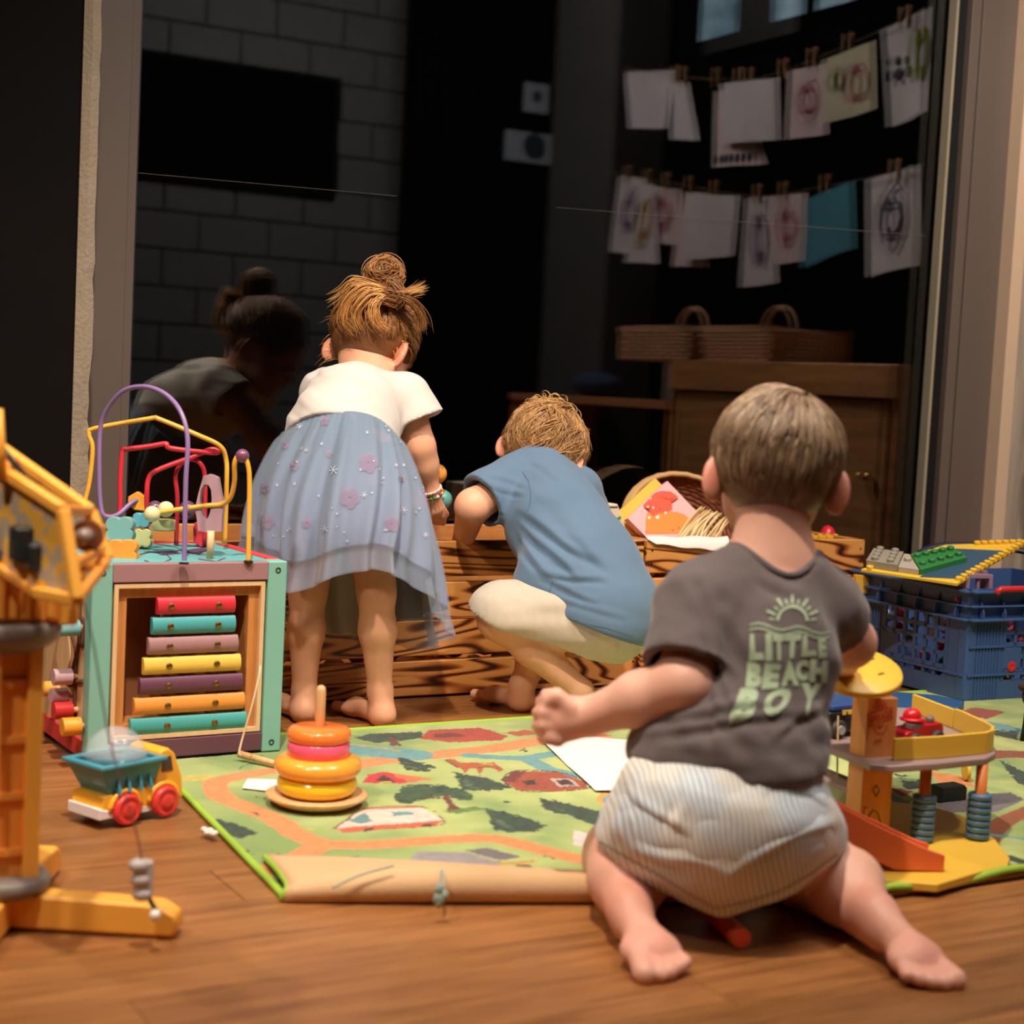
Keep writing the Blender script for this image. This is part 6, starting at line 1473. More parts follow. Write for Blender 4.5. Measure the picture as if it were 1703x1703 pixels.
# ---------------------------------------------------------------- toddler in front
def toddler():
    hc = A3(1291, 776, 1.76); B = frame_of(4, 12, 3); s = .94
    t_ = thing('person', 'toddler in dark grey printed t-shirt and pale striped shorts kneeling on the mat', 'person', tuple(atz(1190, 1500, 0)))
    pel = A3(1200, 1365, 1.68); wai = A3(1222, 1255, 1.69); che = A3(1262, 1085, 1.715); nb = A3(1283, 955, 1.735)
    shL, shR = A3(1165, 1008, 1.70), A3(1368, 1008, 1.75)
    elL, wrL = A3(1138, 1138, 1.655), A3(978, 1192, 1.71)
    elR, wrR = A3(1414, 1068, 1.80), A3(1405, 1092, 1.90)
    knL, knR = A3(1042, 1425, 1.78), A3(1345, 1450, 1.80)
    hlL, hlR = A3(1044, 1506, 1.63), A3(1452, 1516, 1.64)
    blL, blR = A3(1084, 1590, 1.562), A3(1528, 1598, 1.575)
    for p, r in ((knL, .036), (knR, .036), (hlL, .038), (hlR, .038), (blL, .016), (blR, .016)): p[2] = max(p[2], r)
    S_ = SDF((.83, 1.02, -.002), (1.36, 1.66, .60), .0034)
    head(S_, hc, B, s, 1.08)
    S_.cap(hc - B[2] * .055 - B[1] * .018, nb, .038, .040, k=.02)
    S_.cap(nb, che, .045, .070, k=.03, flat=(HZ, .8)); S_.cap(che, wai, .068, .072, k=.03, flat=(HZ, .85)); S_.cap(wai, pel, .075, .082, k=.03)
    for q in (shL, shR): S_.cap(nb * .55 + q * .45, q, .034, .030, k=.02)
    S_.cap(shL, elL, .030, .0285, k=.015); S_.cap(elL, elL * .55 + wrL * .45, .0285, .028, k=.012); S_.cap(elL * .55 + wrL * .45, wrL, .028, .0195, k=.012)
    S_.cap(shR, elR, .030, .027, k=.015); S_.cap(elR, wrR, .027, .019, k=.012)
    # left fist: palm, four curled fingers, thumb across the top
    pa = A3(936, 1195, 1.715); S_.cap(wrL, pa, .018, .021, k=.012); S_.ell(pa, (.024, .019, .0245), frame_of(20, 0, 8), k=.01)
    for i, (y0_, x0_, ln) in enumerate(((1166, 906, 1.), (1185, 899, 1.05), (1206, 899, 1.), (1226, 908, .88))):
        k0, k1, k2, k3 = A3(928, y0_ + 3, 1.705), A3(x0_ + 6, y0_, 1.703), A3(x0_ - 3, y0_ + 1, 1.72), A3(x0_ + 13, y0_ + 2, 1.738)
        S_.cap(k0, k1, .0088, .0080, k=.003); S_.cap(k1, k2, .0080, .0074, k=.002); S_.cap(k2, k3, .0074, .0066, k=.002)
    S_.cap(A3(948, 1176, 1.70), A3(926, 1158, 1.70), .0098, .0088, k=.006); S_.cap(A3(926, 1158, 1.70), A3(909, 1156, 1.708), .0088, .0074, k=.003)
    # right hand lying on the roof disc
    pr = A3(1402, 1103, 1.935); S_.cap(wrR, pr, .017, .017, k=.01); S_.ell(pr, (.019, .022, .011), frame_of(0, 15, 0), k=.008)
    for i in range(4):
        o = (i - 1.5) * .0095; k1 = pr + HZ * .018 + RX * o; k2 = k1 + HZ * .015 + RX * o * .3 - ZU * .004; k3 = k2 + HZ * .008 - ZU * .009
        S_.cap(k1, k2, .0064, .006, k=.002); S_.cap(k2, k3, .006, .0052, k=.002)
    S_.cap(pr - RX * .016, pr - RX * .026 + HZ * .014, .0072, .0062, k=.004)
    # legs folded under, feet soles up
    for hp, kn, hl, bl, mi in ((A3(1110, 1375, 1.68), knL, hlL, blL, 1), (A3(1300, 1385, 1.70), knR, hlR, blR, -1)):
        S_.cap(hp, kn, .058, .046, k=.02); m_ = kn * .42 + hl * .58; m_[2] = max(m_[2] + .006, .040)
        S_.cap(kn, m_, .045, .042, k=.015); S_.cap(m_, hl * .8 + bl * .2 - ZU * .012, .040, .018, k=.008)
        foot(S_, hl, bl, np.array([0, 0, -1.]), 1.2, mi)
    def col(P_):
        sp = [(hlL, .028, (214, 112, 96), .6), (hlR, .028, (196, 104, 94), .6), (blL, .03, (222, 128, 112), .5), (blR, .034, (206, 116, 104), .5), (pa, .03, (238, 160, 140), .35),
              (elL, .02, (226, 140, 112), .4), (elR, .02, (220, 130, 104), .4)]
        for q in (-1, 1): sp.append((hc + (B[0] * .074 * q - B[1] * .01 - B[2] * .024) * s, .026, (232, 122, 98), .6))
        return blush(P_, (224, 172, 150), sp)
    body, _ = solid('body', S_, skin_m, t_, col, smooth_it=1); eyes(t_, hc, B, s)
    # shirt
    def shirt_sdf(op_, g_, uncut=False):
        cut = lambda *c: None if uncut else list(c)
        up = (nb - che); up /= np.linalg.norm(up)
        S2.cap(nb - up * .012, che, .050, .078, k=.025, flat=(HZ, .82), grow=g_); S2.cap(che, wai, .078, .088, k=.02, flat=(HZ, .86), grow=g_)
        hem = wai - up * .012; S2.cap(wai, hem - up * .0, .090, .092, k=.02, grow=g_)
        S2.cap(wai, wai - RX * .045 - ZU * .006, .075, .055, k=.03, grow=g_)
        for a, b_, d_ in ((shL, elL, 1), (shR, elR, 1)):
            ax = b_ - a; ax /= np.linalg.norm(ax); e_ = a + ax * (.074 if a is shL else .040)
            S2.cap(nb * .5 + a * .5, a, .040, .040, k=.02, grow=g_)
            k_ = 1. if a is shL else .84; S2.cap(a, a + ax * .10, .041 * k_, .047 * k_, k=.014, grow=g_, cut=[(e_ + ax * (.009 if uncut else 0), ax)])
    lo, hi = (.83, 1.2, .10), (1.36, 1.56, .46); h_ = .0036
    S2 = SDF(lo, hi, h_); shirt_sdf('add', .004); outer = S2.v.copy(); S2 = SDF(lo, hi, h_); shirt_sdf('add', -.008, True); inner_ = S2.v
    S2.v = np.maximum(outer, -inner_)
    # open the neck and cut the hem
    def halfcut(p, n_, S_):
        g_ = [S_.lo[i] + S_.h * np.arange(S_.n[i]) for i in range(3)]; d = (g_[0][:, None, None] - p[0]) * n_[0] + (g_[1][None, :, None] - p[1]) * n_[1] + (g_[2][None, None, :] - p[2]) * n_[2]
        S_.v = np.maximum(S_.v, d.astype(np.float32))
    S2.cap(nb + (hc - nb) * .02, hc, .0475, .05, k=.003, op='sub')
    halfcut(A3(1220, 1268, 1.69), np.array([.02, .0, -1.]), S2)
    def dsp(P_, nn):
        d = P_ - A3(1170, 1110, 1.67); u = d @ RX; w_ = d[:, 2]
        a = vnoise(np.stack([(u * .8 + w_ * .6) * 60, (u * -.6 + w_ * .8) * 14, P_ @ HZ * 10], 1), 1, 3)
        b_ = vnoise(np.stack([u * 14, w_ * 75, P_ @ HZ * 10], 1), 1, 6); low = np.clip((A3(1220, 1190, 1.7)[2] - P_[:, 2]) / .03, 0, 1)
        return .0036 * a * (1 - low) + .0070 * b_ * low + .0015 * vnoise(P_, 60, 1) + creases(P_, nn, [(1085, 1225, 1340, 1195, 9, .005), (1110, 1200, 1290, 1180, 8, .005), (1178, 1075, 1215, 1200, 8, .004), (1150, 965, 1195, 1080, 9, .003), (1260, 965, 1330, 1010, 8, .003), (1180, 1130, 1180, 1235, 7, .004), (1300, 1230, 1375, 1180, 7, .004)])
    cshirt = lambda P_: np.tile(np.array(lin((98, 88, 88))[:3]), (len(P_), 1)) * (1 + .05 * vnoise(P_, 30, 5))[:, None]
    sh, _ = solid('t_shirt', S2, cloth_m, t_, cshirt, dsp, 'dark grey t-shirt with pale green beach print', smooth_it=2)
    upn = unit(hc - nb); e1_ = unit(np.cross(upn, HZ)); e2_ = np.cross(upn, e1_); rg = []
    bv = bvh_of(sh)
    for k in range(40):
        a_ = 2 * pi * k / 40; o1 = nb + (e1_ * cos(a_) + e2_ * sin(a_)) * .0505; h1 = bv.ray_cast(V(o1 + upn * .05), V(-upn)); rg.append(np.array(h1[0]) if h1[0] is not None and (h1[0] - V(o1)).length < .03 else o1)
    rg = np.array(rg)
    for _ in range(6): rg = (np.roll(rg, 1, 0) + rg * 2 + np.roll(rg, -1, 0)) / 4
    link('collar', MB().tube([tuple(p) for p in rg + upn * .001], .0042, 8, closed=True), plain('collar_grey', (92, 82, 82), .9), t_, smooth=True, world=True)
    pr_ = plain('print_sage', (158, 176, 144), .8, var=.04)
    cs = lambda x, y: (1200 + x / 5.675, 960 + y / 5.675)
    def T(txt, q, b=.05): return warp(text_polys(txt, b), [cs(*p) for p in q])
    pol = []
    for ch, q in (('L', (262, 788, 405, 780, 350, 532, 268, 536)), ('I', (415, 792, 478, 792, 470, 532, 415, 532)), ('T', (495, 792, 590, 785, 585, 535, 482, 540)), ('T', (598, 770, 715, 762, 752, 535, 592, 540)),
                  ('L', (745, 752, 892, 742, 850, 548, 765, 545)), ('E', (912, 765, 985, 755, 975, 568, 905, 560)),
                  ('B', (222, 1040, 372, 1052, 388, 808, 248, 800)), ('E', (372, 1062, 528, 1050, 562, 818, 410, 808)), ('A', (560, 1035, 725, 1022, 670, 780, 600, 790)), ('C', (700, 985, 812, 975, 815, 770, 690, 790)), ('H', (822, 985, 985, 1000, 1000, 785, 832, 770)),
                  ('B', (62, 1385, 285, 1345, 392, 1050, 180, 1050)), ('O', (360, 1310, 565, 1300, 705, 1040, 440, 1060)), ('Y', (740, 1312, 865, 1292, 950, 1005, 745, 1000))):
        pol += T(ch, [(q[0], q[1]), (q[2], q[3]), (q[4], q[5]), (q[6], q[7])], .07)
    decal('lettering', pol, bv, pr_, t_, 5, .0012)
    arc = [cs(665 + 140 * cos(a), 425 + 145 * sin(a)) for a in [pi * 1.03 + pi * .95 * k / 18 for k in range(19)]]
    pol = stroke(arc, 5)
    for k in range(11):
        a = pi * 1.04 + pi * .92 * k / 10; r0_, r1_ = 172, 205 + (55 if k % 2 else 15)
        pol += stroke([cs(665 + r0_ * cos(a), 425 + r0_ * sin(a)), cs(665 + r1_ * cos(a), 425 + r1_ * sin(a))], 4.5 if k % 2 else 3.4)
    for dy in (0, 45):
        pol += stroke([cs(265 + 74 * k, 455 + dy - 26 * sin(k * 1.25) + 6 * k) for k in range(11)], 3)
    decal('sun_print', pol, bv, pr_, t_, 5, .0013)
    # shorts
    lo, hi = (.83, 1.2, -.002), (1.36, 1.66, .27); S2 = SDF(lo, hi, h_)
    S2.ell(A3(1200, 1362, 1.675), (.118, .092, .082), frame_of(0, 0, 0), k=.02); S2.cap(A3(1222, 1262, 1.69), A3(1205, 1340, 1.68), .082, .10, k=.03)
    S2.cap(A3(1130, 1375, 1.675), A3(1072, 1402, 1.70), .070, .052, k=.03); S2.cap(A3(1275, 1375, 1.69), A3(1330, 1398, 1.71), .070, .050, k=.03)
    S2.cap(A3(1200, 1420, 1.655), A3(1196, 1486, 1.65), .045, .022, k=.04)
    S2.cap(A3(1222, 1250, 1.69), A3(1224, 1225, 1.69), .078, .07, k=.01)
    out_ = S2.v.copy()
    # hem planes for each leg, facing down and outward
    S3 = SDF(lo, hi, h_); S3.v = np.maximum(out_, -(out_ + .0065))
    def plane_px(a, b_, dn):   # plane holding two image points and the view direction spread, normal towards dn
        pa_, pb_ = A3(*a), A3(*b_); e_ = pb_ - pa_; n_ = np.cross(e_, HZ * .9 + ZU * .35); n_ /= np.linalg.norm(n_); n_ = n_ if n_ @ dn > 0 else -n_; return pa_, n_
    g_ = [S3.lo[i] + S3.h * np.arange(S3.n[i]) for i in range(3)]
    def pd(p, n_): return ((g_[0][:, None, None] - p[0]) * n_[0] + (g_[1][None, :, None] - p[1]) * n_[1] + (g_[2][None, None, :] - p[2]) * n_[2]).astype(np.float32)
    p1, n1_ = plane_px((988, 1402, 1.68), (1196, 1520, 1.64), -ZU); p2, n2_ = plane_px((1190, 1520, 1.64), (1402, 1425, 1.68), -ZU)
    S3.v = np.maximum(S3.v, np.maximum(pd(p1, n1_), pd(p2, n2_)))
    S3.v = np.maximum(S3.v, -pd(np.array([0, 0, .004]), ZU))
    def dsp2(P_, nn):
        d = P_ - A3(1200, 1360, 1.68); u = d @ RX; w_ = d[:, 2]
        a = vnoise(np.stack([(u * .5 + w_ * .85) * 28, (u * .85 - w_ * .5) * 6, P_ @ HZ * 8], 1), 1, 3); gat = np.clip((w_ - .035) / .03, 0, 1)
        return .0065 * a * (1 - gat * .6)  + .0012 * vnoise(P_, 50, 1) + creases(P_, nn, [(1060, 1430, 1210, 1478, 10, .006), (1205, 1480, 1385, 1385, 10, .006), (1040, 1330, 1130, 1400, 9, .004), (1250, 1300, 1230, 1420, 10, .003), (1290, 1290, 1370, 1350, 9, .004), (1130, 1290, 1110, 1370, 9, .003)])
    def cshorts(P_):
        d = P_ - A3(1200, 1360, 1.68); u = d @ RX; st = np.sin((np.arctan2(d @ HZ, u) * .10 + u * .25) * 1500) * .5 + .5; bg = np.array(lin((226, 222, 212))[:3]); sc_ = np.array(lin((176, 186, 194))[:3]); tn = np.array(lin((204, 184, 150))[:3])
        n_ = np.clip(vnoise(P_, 18, 4) * .8 + .3, 0, 1)[:, None]; return bg * (1 - st[:, None] * .75) + (sc_ * (1 - n_) + tn * n_) * st[:, None] * .75
    solid('shorts', S3, stripe_m, t_, cshorts, dsp2, 'pale cotton shorts with fine grey and tan stripes', smooth_it=1)
    sho = [o for o in t_.children if o.name.startswith('shorts')][0]
    decal('hem', stroke([(992, 1396), (1040, 1424), (1095, 1455), (1145, 1486), (1190, 1510), (1240, 1500), (1300, 1480), (1350, 1452), (1392, 1420)], 2.2), bvh_of(sho), plain('hem_thread', (150, 140, 126), .9), t_, 8, .0005)
    # hair
    Sh = SDF(hc - .13, hc + .13, .0034)
    Sh.ell(hc + (B[2] * .012 - B[1] * .004) * s, np.array((.0695, .0840, .0740)) * s, B, k=.01)
    Sh.ell(hc + (-B[2] * .030 - B[1] * .026) * s, np.array((.052, .042, .036)) * s, B, k=.02)
    Sh.ell(hc + (B[1] * .085 - B[2] * .055) * s, np.array((.07, .075, .085)) * s, B, k=.01, op='sub')
    for q in (-1, 1): Sh.ell(hc + (B[0] * .078 * q + B[1] * .012 - B[2] * .045) * s, np.array((.026, .040, .046)) * s, B, k=.01, op='sub')
    Sh.ell(hc + (-B[2] * .095 - B[1] * .02) * s, np.array((.08, .08, .038)) * s, B, k=.01, op='sub')
    hb = lambda P_: np.tile(np.array(lin((112, 90, 70))[:3]), (len(P_), 1)) * (1 + .2 * vnoise((P_ - hc) @ B.T * np.array([1, 1, .25]), 160, 1))[:, None]
    solid('hair_base', Sh, hair_m, t_, hb, None, smooth_it=1)
    g = np.random.default_rng(1); n_ = 5200
    u = unit(g.normal(size=(n_, 3))); wh = unit(np.array([.26, -.42, .86]))
    keep = (u[:, 1] < .62) & (u[:, 2] > -.74) & ~((np.abs(u[:, 0]) > .72) & (u[:, 2] < -.22) & (u[:, 1] > -.45)) & ~((u[:, 2] < -.35) & (u[:, 1] > -.1)); u = u[keep]; n_ = len(u)
    rad = np.array((.0715, .086, .076)) * s; K = 6; Q = np.zeros((n_, K, 3)); cur = u.copy(); step = g.uniform(.075, .13, n_)[:, None]
    cl = vnoise(u, 5, 3)[:, None] * .9
    for k in range(K):
        off = .002 + .0035 * (k / (K - 1)) ** .7 + .0022 * cl[:, 0] + g.uniform(0, .001, n_)
        loc = cur * (rad + off[:, None]); low = np.clip(-loc[:, 2] / .05, 0, 1); loc[:, :2] *= (1 - .10 * low)[:, None]; loc[:, 1] -= .006 * low; Q[:, k] = hc + (B[2] * .012 - B[1] * .004) * s + loc @ B
        fl = cur - wh; fl -= cur * (fl * cur).sum(1)[:, None]; fl = unit(fl); sw = np.cross(cur, fl); dn = np.array([0, -.15, -1.]) - cur * (cur @ np.array([0, -.15, -1.]))[:, None]
        d_ = unit(fl * .8 + sw * (.45 * np.exp(-((cur - wh) ** 2).sum(1) * 3))[:, None] + dn * .55 + sw * cl * .35); cur = unit(cur + d_ * step)
    strands('hair', Q, g.uniform(.0006, .0012, n_), hair_cols(n_, [(158, 130, 102), (122, 98, 76), (192, 160, 126), (92, 74, 58)], g), t_)['kind'] = 'stuff'
    return t_


# ---------------------------------------------------------------- boy at the crate
def boy():
    hc = A3(904, 750, 2.92); B = frame_of(2, 42, 17); s = .98
    t_ = thing('person', 'small boy in blue t-shirt and beige shorts squatting and reaching into the crate', 'person', tuple(atz(930, 1165, 0)))
    nb = A3(898, 786, 2.865); che = A3(922, 862, 2.81); mid = A3(966, 940, 2.76); pel = A3(1000, 1015, 2.735)
    shL, shR = A3(856, 800, 2.85), A3(960, 818, 2.90)
    elL, wrL = A3(786, 842, 2.80), A3(770, 900, 2.90)
    elR, wrR = A3(975, 880, 2.98), A3(930, 900, 3.06)
    hpL, knL, anL = A3(965, 1030, 2.73), A3(832, 1028, 2.70), A3(966, 1150, 2.735)
    hpR, knR, anR = A3(1000, 1040, 2.78), A3(905, 1055, 2.795), A3(868, 1140, 2.775)
    S_ = SDF((1.24, 2.14, -.002), (1.66, 2.72, .60), .0038)
    head(S_, hc, B, s); S_.cap(hc - B[2] * .055 - B[1] * .016, nb, .034, .036, k=.02)
    S_.cap(nb, che, .043, .062, k=.02, flat=(HZ, .8)); S_.cap(che, mid, .062, .066, k=.02, flat=(HZ, .85)); S_.cap(mid, pel, .066, .076, k=.02)
    for q in (shL, shR): S_.cap(nb * .5 + q * .5, q, .034, .031, k=.02)
    S_.cap(shL, elL, .030, .0285, k=.015); S_.cap(elL, wrL, .0285, .019, k=.015); S_.cap(shR, elR, .029, .027, k=.015); S_.cap(elR, wrR, .027, .019, k=.015)
    for wr in (wrL, wrR):
        pa = wr + HZ * .022 - ZU * .020; S_.cap(wr, pa, .017, .019, k=.008)
        for i in range(4):
            o = (i - 1.5) * .010; k1 = pa + RX * o + HZ * .012 - ZU * .012; k2 = k1 + HZ * .012 - ZU * .014; k3 = k2 - ZU * .014
            S_.cap(k1, k2, .0068, .0062, k=.002); S_.cap(k2, k3, .0062, .0054, k=.002)
        S_.cap(pa + RX * .017, pa + RX * .024 + HZ * .012 - ZU * .016, .0075, .0062, k=.004)
    for hp, kn, an, fd, mi in ((hpL, knL, anL, np.array([-.62, .72, 0]), -1), (hpR, knR, anR, np.array([-.55, .80, 0]), 1)):
        S_.cap(hp, kn, .056, .040, k=.02); m_ = kn * .6 + an * .4; S_.cap(kn, m_, .033, .032, k=.012); S_.cap(m_, an, .031, .020, k=.012)
        hl = an.copy(); hl[2] = .020; fd = RX * fd[0] * .9 + HZ * fd[1] * .7; fd /= np.linalg.norm(fd); S_.cap(an, hl, .022, .020, k=.01)
        bl = hl + fd * .078; bl[2] = .015; foot(S_, hl, bl, ZU, .98, mi)
    def col(P_): 
        sp = [(elL, .022, (244, 150, 116), .5)] + [(hc + (B[0] * .074 * q - B[1] * .01 - B[2] * .024) * s, .024, (236, 126, 96), .6) for q in (-1, 1)]
        return blush(P_, (232, 176, 142), sp)
    solid('body', S_, skin_m, t_, col, smooth_it=1); eyes(t_, hc, B, s)
    lo, hi = (1.24, 2.10, .04), (1.70, 2.70, .52); h_ = .0038
    def build(g_, uncut=False):
        S2 = SDF(lo, hi, h_)
        S2.cap(nb, che, .050, .082, k=.025, flat=(HZ, .85), grow=g_); S2.cap(che, mid, .082, .090, k=.02, flat=(HZ, .88), grow=g_); S2.cap(mid, pel, .090, .098, k=.02, grow=g_)
        S2.cap(A3(1000, 955, 2.74), A3(1022, 1020, 2.735), .060, .064, k=.02, grow=g_)
        S2.cap(mid, A3(905, 965, 2.72), .06, .045, k=.03, grow=g_)
        for a, b_ in ((shL, elL), (shR, elR)):
            ax = b_ - a; ax /= np.linalg.norm(ax); S2.cap(nb * .5 + a * .5, a, .040, .040, k=.02, grow=g_)
            S2.cap(a, a + ax * .11, .041, .050, k=.014, grow=g_, cut=[(a + ax * (.087 if uncut else .078), ax)])
        return S2
    o_ = build(.004); i_ = build(-.0075, True); S2 = o_; S2.v = np.maximum(o_.v, -i_.v)
    S2.ell(nb + (hc - nb) * .25, (.050, .040, .020), frame_of(0, 38, 14), k=.004, op='sub')
    gg_ = [S2.lo[i] + S2.h * np.arange(S2.n[i]) for i in range(3)]
    pa, pb, pc = A3(852, 988, 2.70), A3(1062, 1072, 2.70), A3(930, 1000, 2.90); nn_ = np.cross(pb - pa, pc - pa); nn_ /= np.linalg.norm(nn_); nn_ = nn_ if nn_[2] < 0 else -nn_
    d = ((gg_[0][:, None, None] - pa[0]) * nn_[0] + (gg_[1][None, :, None] - pa[1]) * nn_[1] + (gg_[2][None, None, :] - pa[2]) * nn_[2]).astype(np.float32); S2.v = np.maximum(S2.v, d)
    def dsp(P_, nn):
        c0_ = A3(870, 890, 2.72); d = P_ - c0_; u = d @ RX; w_ = d[:, 2]; r_ = np.sqrt(u * u + w_ * w_) + 1e-4; an = np.arctan2(w_, u)
        fold = np.sin(an * 13 + 3 * vnoise(P_, 12, 2)) * np.exp(-(r_ / .10) ** 2) * np.clip(r_ / .03, 0, 1)
        c1 = A3(905, 955, 2.70); d1_ = P_ - c1; an1 = np.arctan2(d1_[:, 2], d1_ @ RX); r1_ = np.sqrt((d1_ @ RX) ** 2 + d1_[:, 2] ** 2)
        fold2 = np.sin(an1 * 11 + 2 * vnoise(P_, 14, 5)) * np.exp(-(r1_ / .07) ** 2) * np.clip(r1_ / .02, 0, 1)
        a = vnoise(np.stack([(u * .3 + w_ * .95) * 55, (u * .95 - w_ * .3) * 10, P_ @ HZ * 10], 1), 1, 3)
        a2 = vnoise(np.stack([(u * .7 + w_ * .7) * 60, (u * .7 - w_ * .7) * 9, P_ @ HZ * 8], 1), 1, 8) * np.exp(-(r_ / .11) ** 2); return .0016 * a + .0045 * a2 + creases(P_, nn, [(862, 862, 985, 938, 7, .006), (858, 870, 950, 962, 6, .006), (850, 880, 900, 958, 6, .005), (895, 958, 1005, 972, 5, .0045), (893, 966, 990, 1005, 5, .004), (875, 900, 925, 945, 5, .004), (930, 890, 1010, 950, 7, .003), (905, 1000, 1040, 1030, 5, .0022), (800, 808, 868, 828, 4, .002), (810, 795, 872, 812, 4, .0018), (880, 775, 930, 800, 5, .002)])
    cshirt = lambda P_: np.tile(np.array(lin((98, 124, 150))[:3]), (len(P_), 1)) * (1 + .03 * vnoise(P_, 30, 5))[:, None]
    sh, _ = solid('t_shirt', S2, cloth_m, t_, cshirt, dsp, 'plain dusty blue t-shirt', smooth_it=2)
    bv = bvh_of(sh); sm_ = plain('seam_blue', (78, 104, 132), .9)
    decal('seam', stroke([(868, 783), (879, 800), (883, 820), (882, 838), (877, 850)], 1.3) + stroke([(919, 968), (908, 1000), (898, 1020)], 1.2) + stroke([(866, 995), (905, 1016), (960, 1035), (1010, 1045), (1052, 1058)], 1.0), bv, sm_, t_, 8, .0006)
    # shorts
    lo, hi = (1.24, 2.10, -.002), (1.68, 2.60, .26)
    S2 = SDF(lo, hi, h_); S2.cap(A3(1005, 1020, 2.735), hpL, .088, .070, k=.03); S2.cap(hpL, A3(836, 1022, 2.695), .066, .058, k=.03); S2.cap(A3(1005, 1030, 2.76), knR, .075, .052, k=.02)
    ot = S2.v.copy(); S2.v = np.maximum(ot, -(ot + .0068)); gg_ = [S2.lo[i] + S2.h * np.arange(S2.n[i]) for i in range(3)]
    def pd(p, n_): return ((gg_[0][:, None, None] - p[0]) * n_[0] + (gg_[1][None, :, None] - p[1]) * n_[1] + (gg_[2][None, None, :] - p[2]) * n_[2]).astype(np.float32)
    pa, pb = A3(796, 1012, 2.69), A3(965, 1086, 2.70); e_ = pb - pa; n_ = np.cross(e_, HZ + ZU * .25); n_ /= np.linalg.norm(n_); n_ = n_ if n_[2] < 0 else -n_
    S2.v = np.maximum(S2.v, pd(pa, n_)); 
    cs_ = lambda P_: np.tile(np.array(lin((196, 184, 166))[:3]), (len(P_), 1)) * (1 + .05 * vnoise(P_ * np.array([1, 1, .3]), 200, 5) + .03 * vnoise(P_, 25, 2))[:, None]
    solid('shorts', S2, cloth_m, t_, cs_, lambda P_, nn: .004 * vnoise(np.stack([P_ @ RX * 16, P_[:, 2] * 50, P_ @ HZ * 14], 1), 1, 9), 'beige linen shorts', smooth_it=1)
    # curly hair
    Sh = SDF(hc - .13, hc + .13, .0038); Sh.ell(hc + (B[2] * .012 - B[1] * .004) * s, np.array((.0695, .0840, .0740)) * s, B, k=.01)
    Sh.ell(hc + (-B[2] * .030 - B[1] * .026) * s, np.array((.052, .042, .036)) * s, B, k=.02)
    Sh.ell(hc + (B[1] * .085 - B[2] * .055) * s, np.array((.07, .075, .085)) * s, B, k=.01, op='sub')
    for q in (-1, 1): Sh.ell(hc + (B[0] * .082 * q + B[1] * .008 - B[2] * .038) * s, np.array((.024, .030, .036)) * s, B, k=.01, op='sub')
    Sh.ell(hc + (-B[2] * .100 - B[1] * .02) * s, np.array((.08, .08, .034)) * s, B, k=.01, op='sub')
    hb = lambda P_: np.tile(np.array(lin((140, 96, 56))[:3]), (len(P_), 1)); solid('hair_base', Sh, hair_m, t_, hb, None, smooth_it=1)
    g = np.random.default_rng(3); n_ = 3600; u = unit(g.normal(size=(n_, 3))); wh = unit(np.array([.0, -.30, .95]))
    keep = (u[:, 1] < .62) & (u[:, 2] > -.80) & ~((np.abs(u[:, 0]) > .70) & (u[:, 2] < -.3) & (u[:, 1] > -.4)) & ~((u[:, 2] < -.4) & (u[:, 1] > -.1)); u = u[keep]; n_ = len(u)
    rad = np.array((.0700, .084, .0745)) * s; K = 10; Q = np.zeros((n_, K, 3)); cur = u.copy(); step = g.uniform(.07, .12, n_)[:, None]; cl = vnoise(u, 4.5, 3); c2_ = vnoise(u, 4.5, 9)
    for k in range(K):
        t = k / (K - 1); off = .003 + .008 * t * (.4 + 1.1 * np.abs(cl)) + .003 * np.sin(t * 5 + c2_ * 5) * t; loc = cur * (rad + off[:, None]); Q[:, k] = hc + (B[2] * .012 - B[1] * .004) * s + loc @ B
        fl = cur - wh; fl -= cur * (fl * cur).sum(1)[:, None]; fl = unit(fl); sw = np.cross(cur, fl); dn = np.array([0, -.3, -1.]); dn = dn - cur * (cur @ dn)[:, None]
        d_ = unit(fl * .6 + dn * .5 + sw * (cl * 1.1 + .5 * np.sin(t * 5 + cl * 7))[:, None]); cur = unit(cur + d_ * step)
    strands('hair', Q, g.uniform(.0006, .0012, n_), hair_cols(n_, [(206, 156, 96), (166, 116, 66), (232, 188, 128), (136, 90, 52)], g), t_)['kind'] = 'stuff'
    # loose curls at the crown
    n_ = 160; Q = np.zeros((n_, 14, 3)); cen = g.choice(6, n_); cc_ = [A3(x, y, 2.90) for x, y in ((890, 678), (908, 672), (928, 674), (940, 684), (950, 700), (878, 688))]; tt = np.linspace(0, 1, 14)
    for i in range(n_):
        c = cc_[cen[i]] + g.normal(size=3) * .006; r_ = g.uniform(.006, .013); ph = g.uniform(0, 6.28); a1 = unit(g.normal(size=3)) * .4 + RX; a2 = ZU + unit(g.normal(size=3)) * .3
        Q[i] = c + np.outer(np.cos(ph + tt * 4.2) * r_, a1) + np.outer(np.sin(ph + tt * 4.2) * r_, a2) + np.outer(tt * .008, HZ)
    strands('hair', Q, g.uniform(.0005, .0009, n_), hair_cols(n_, [(222, 172, 110), (190, 140, 84), (240, 200, 144)], g), t_)['kind'] = 'stuff'
    return t_


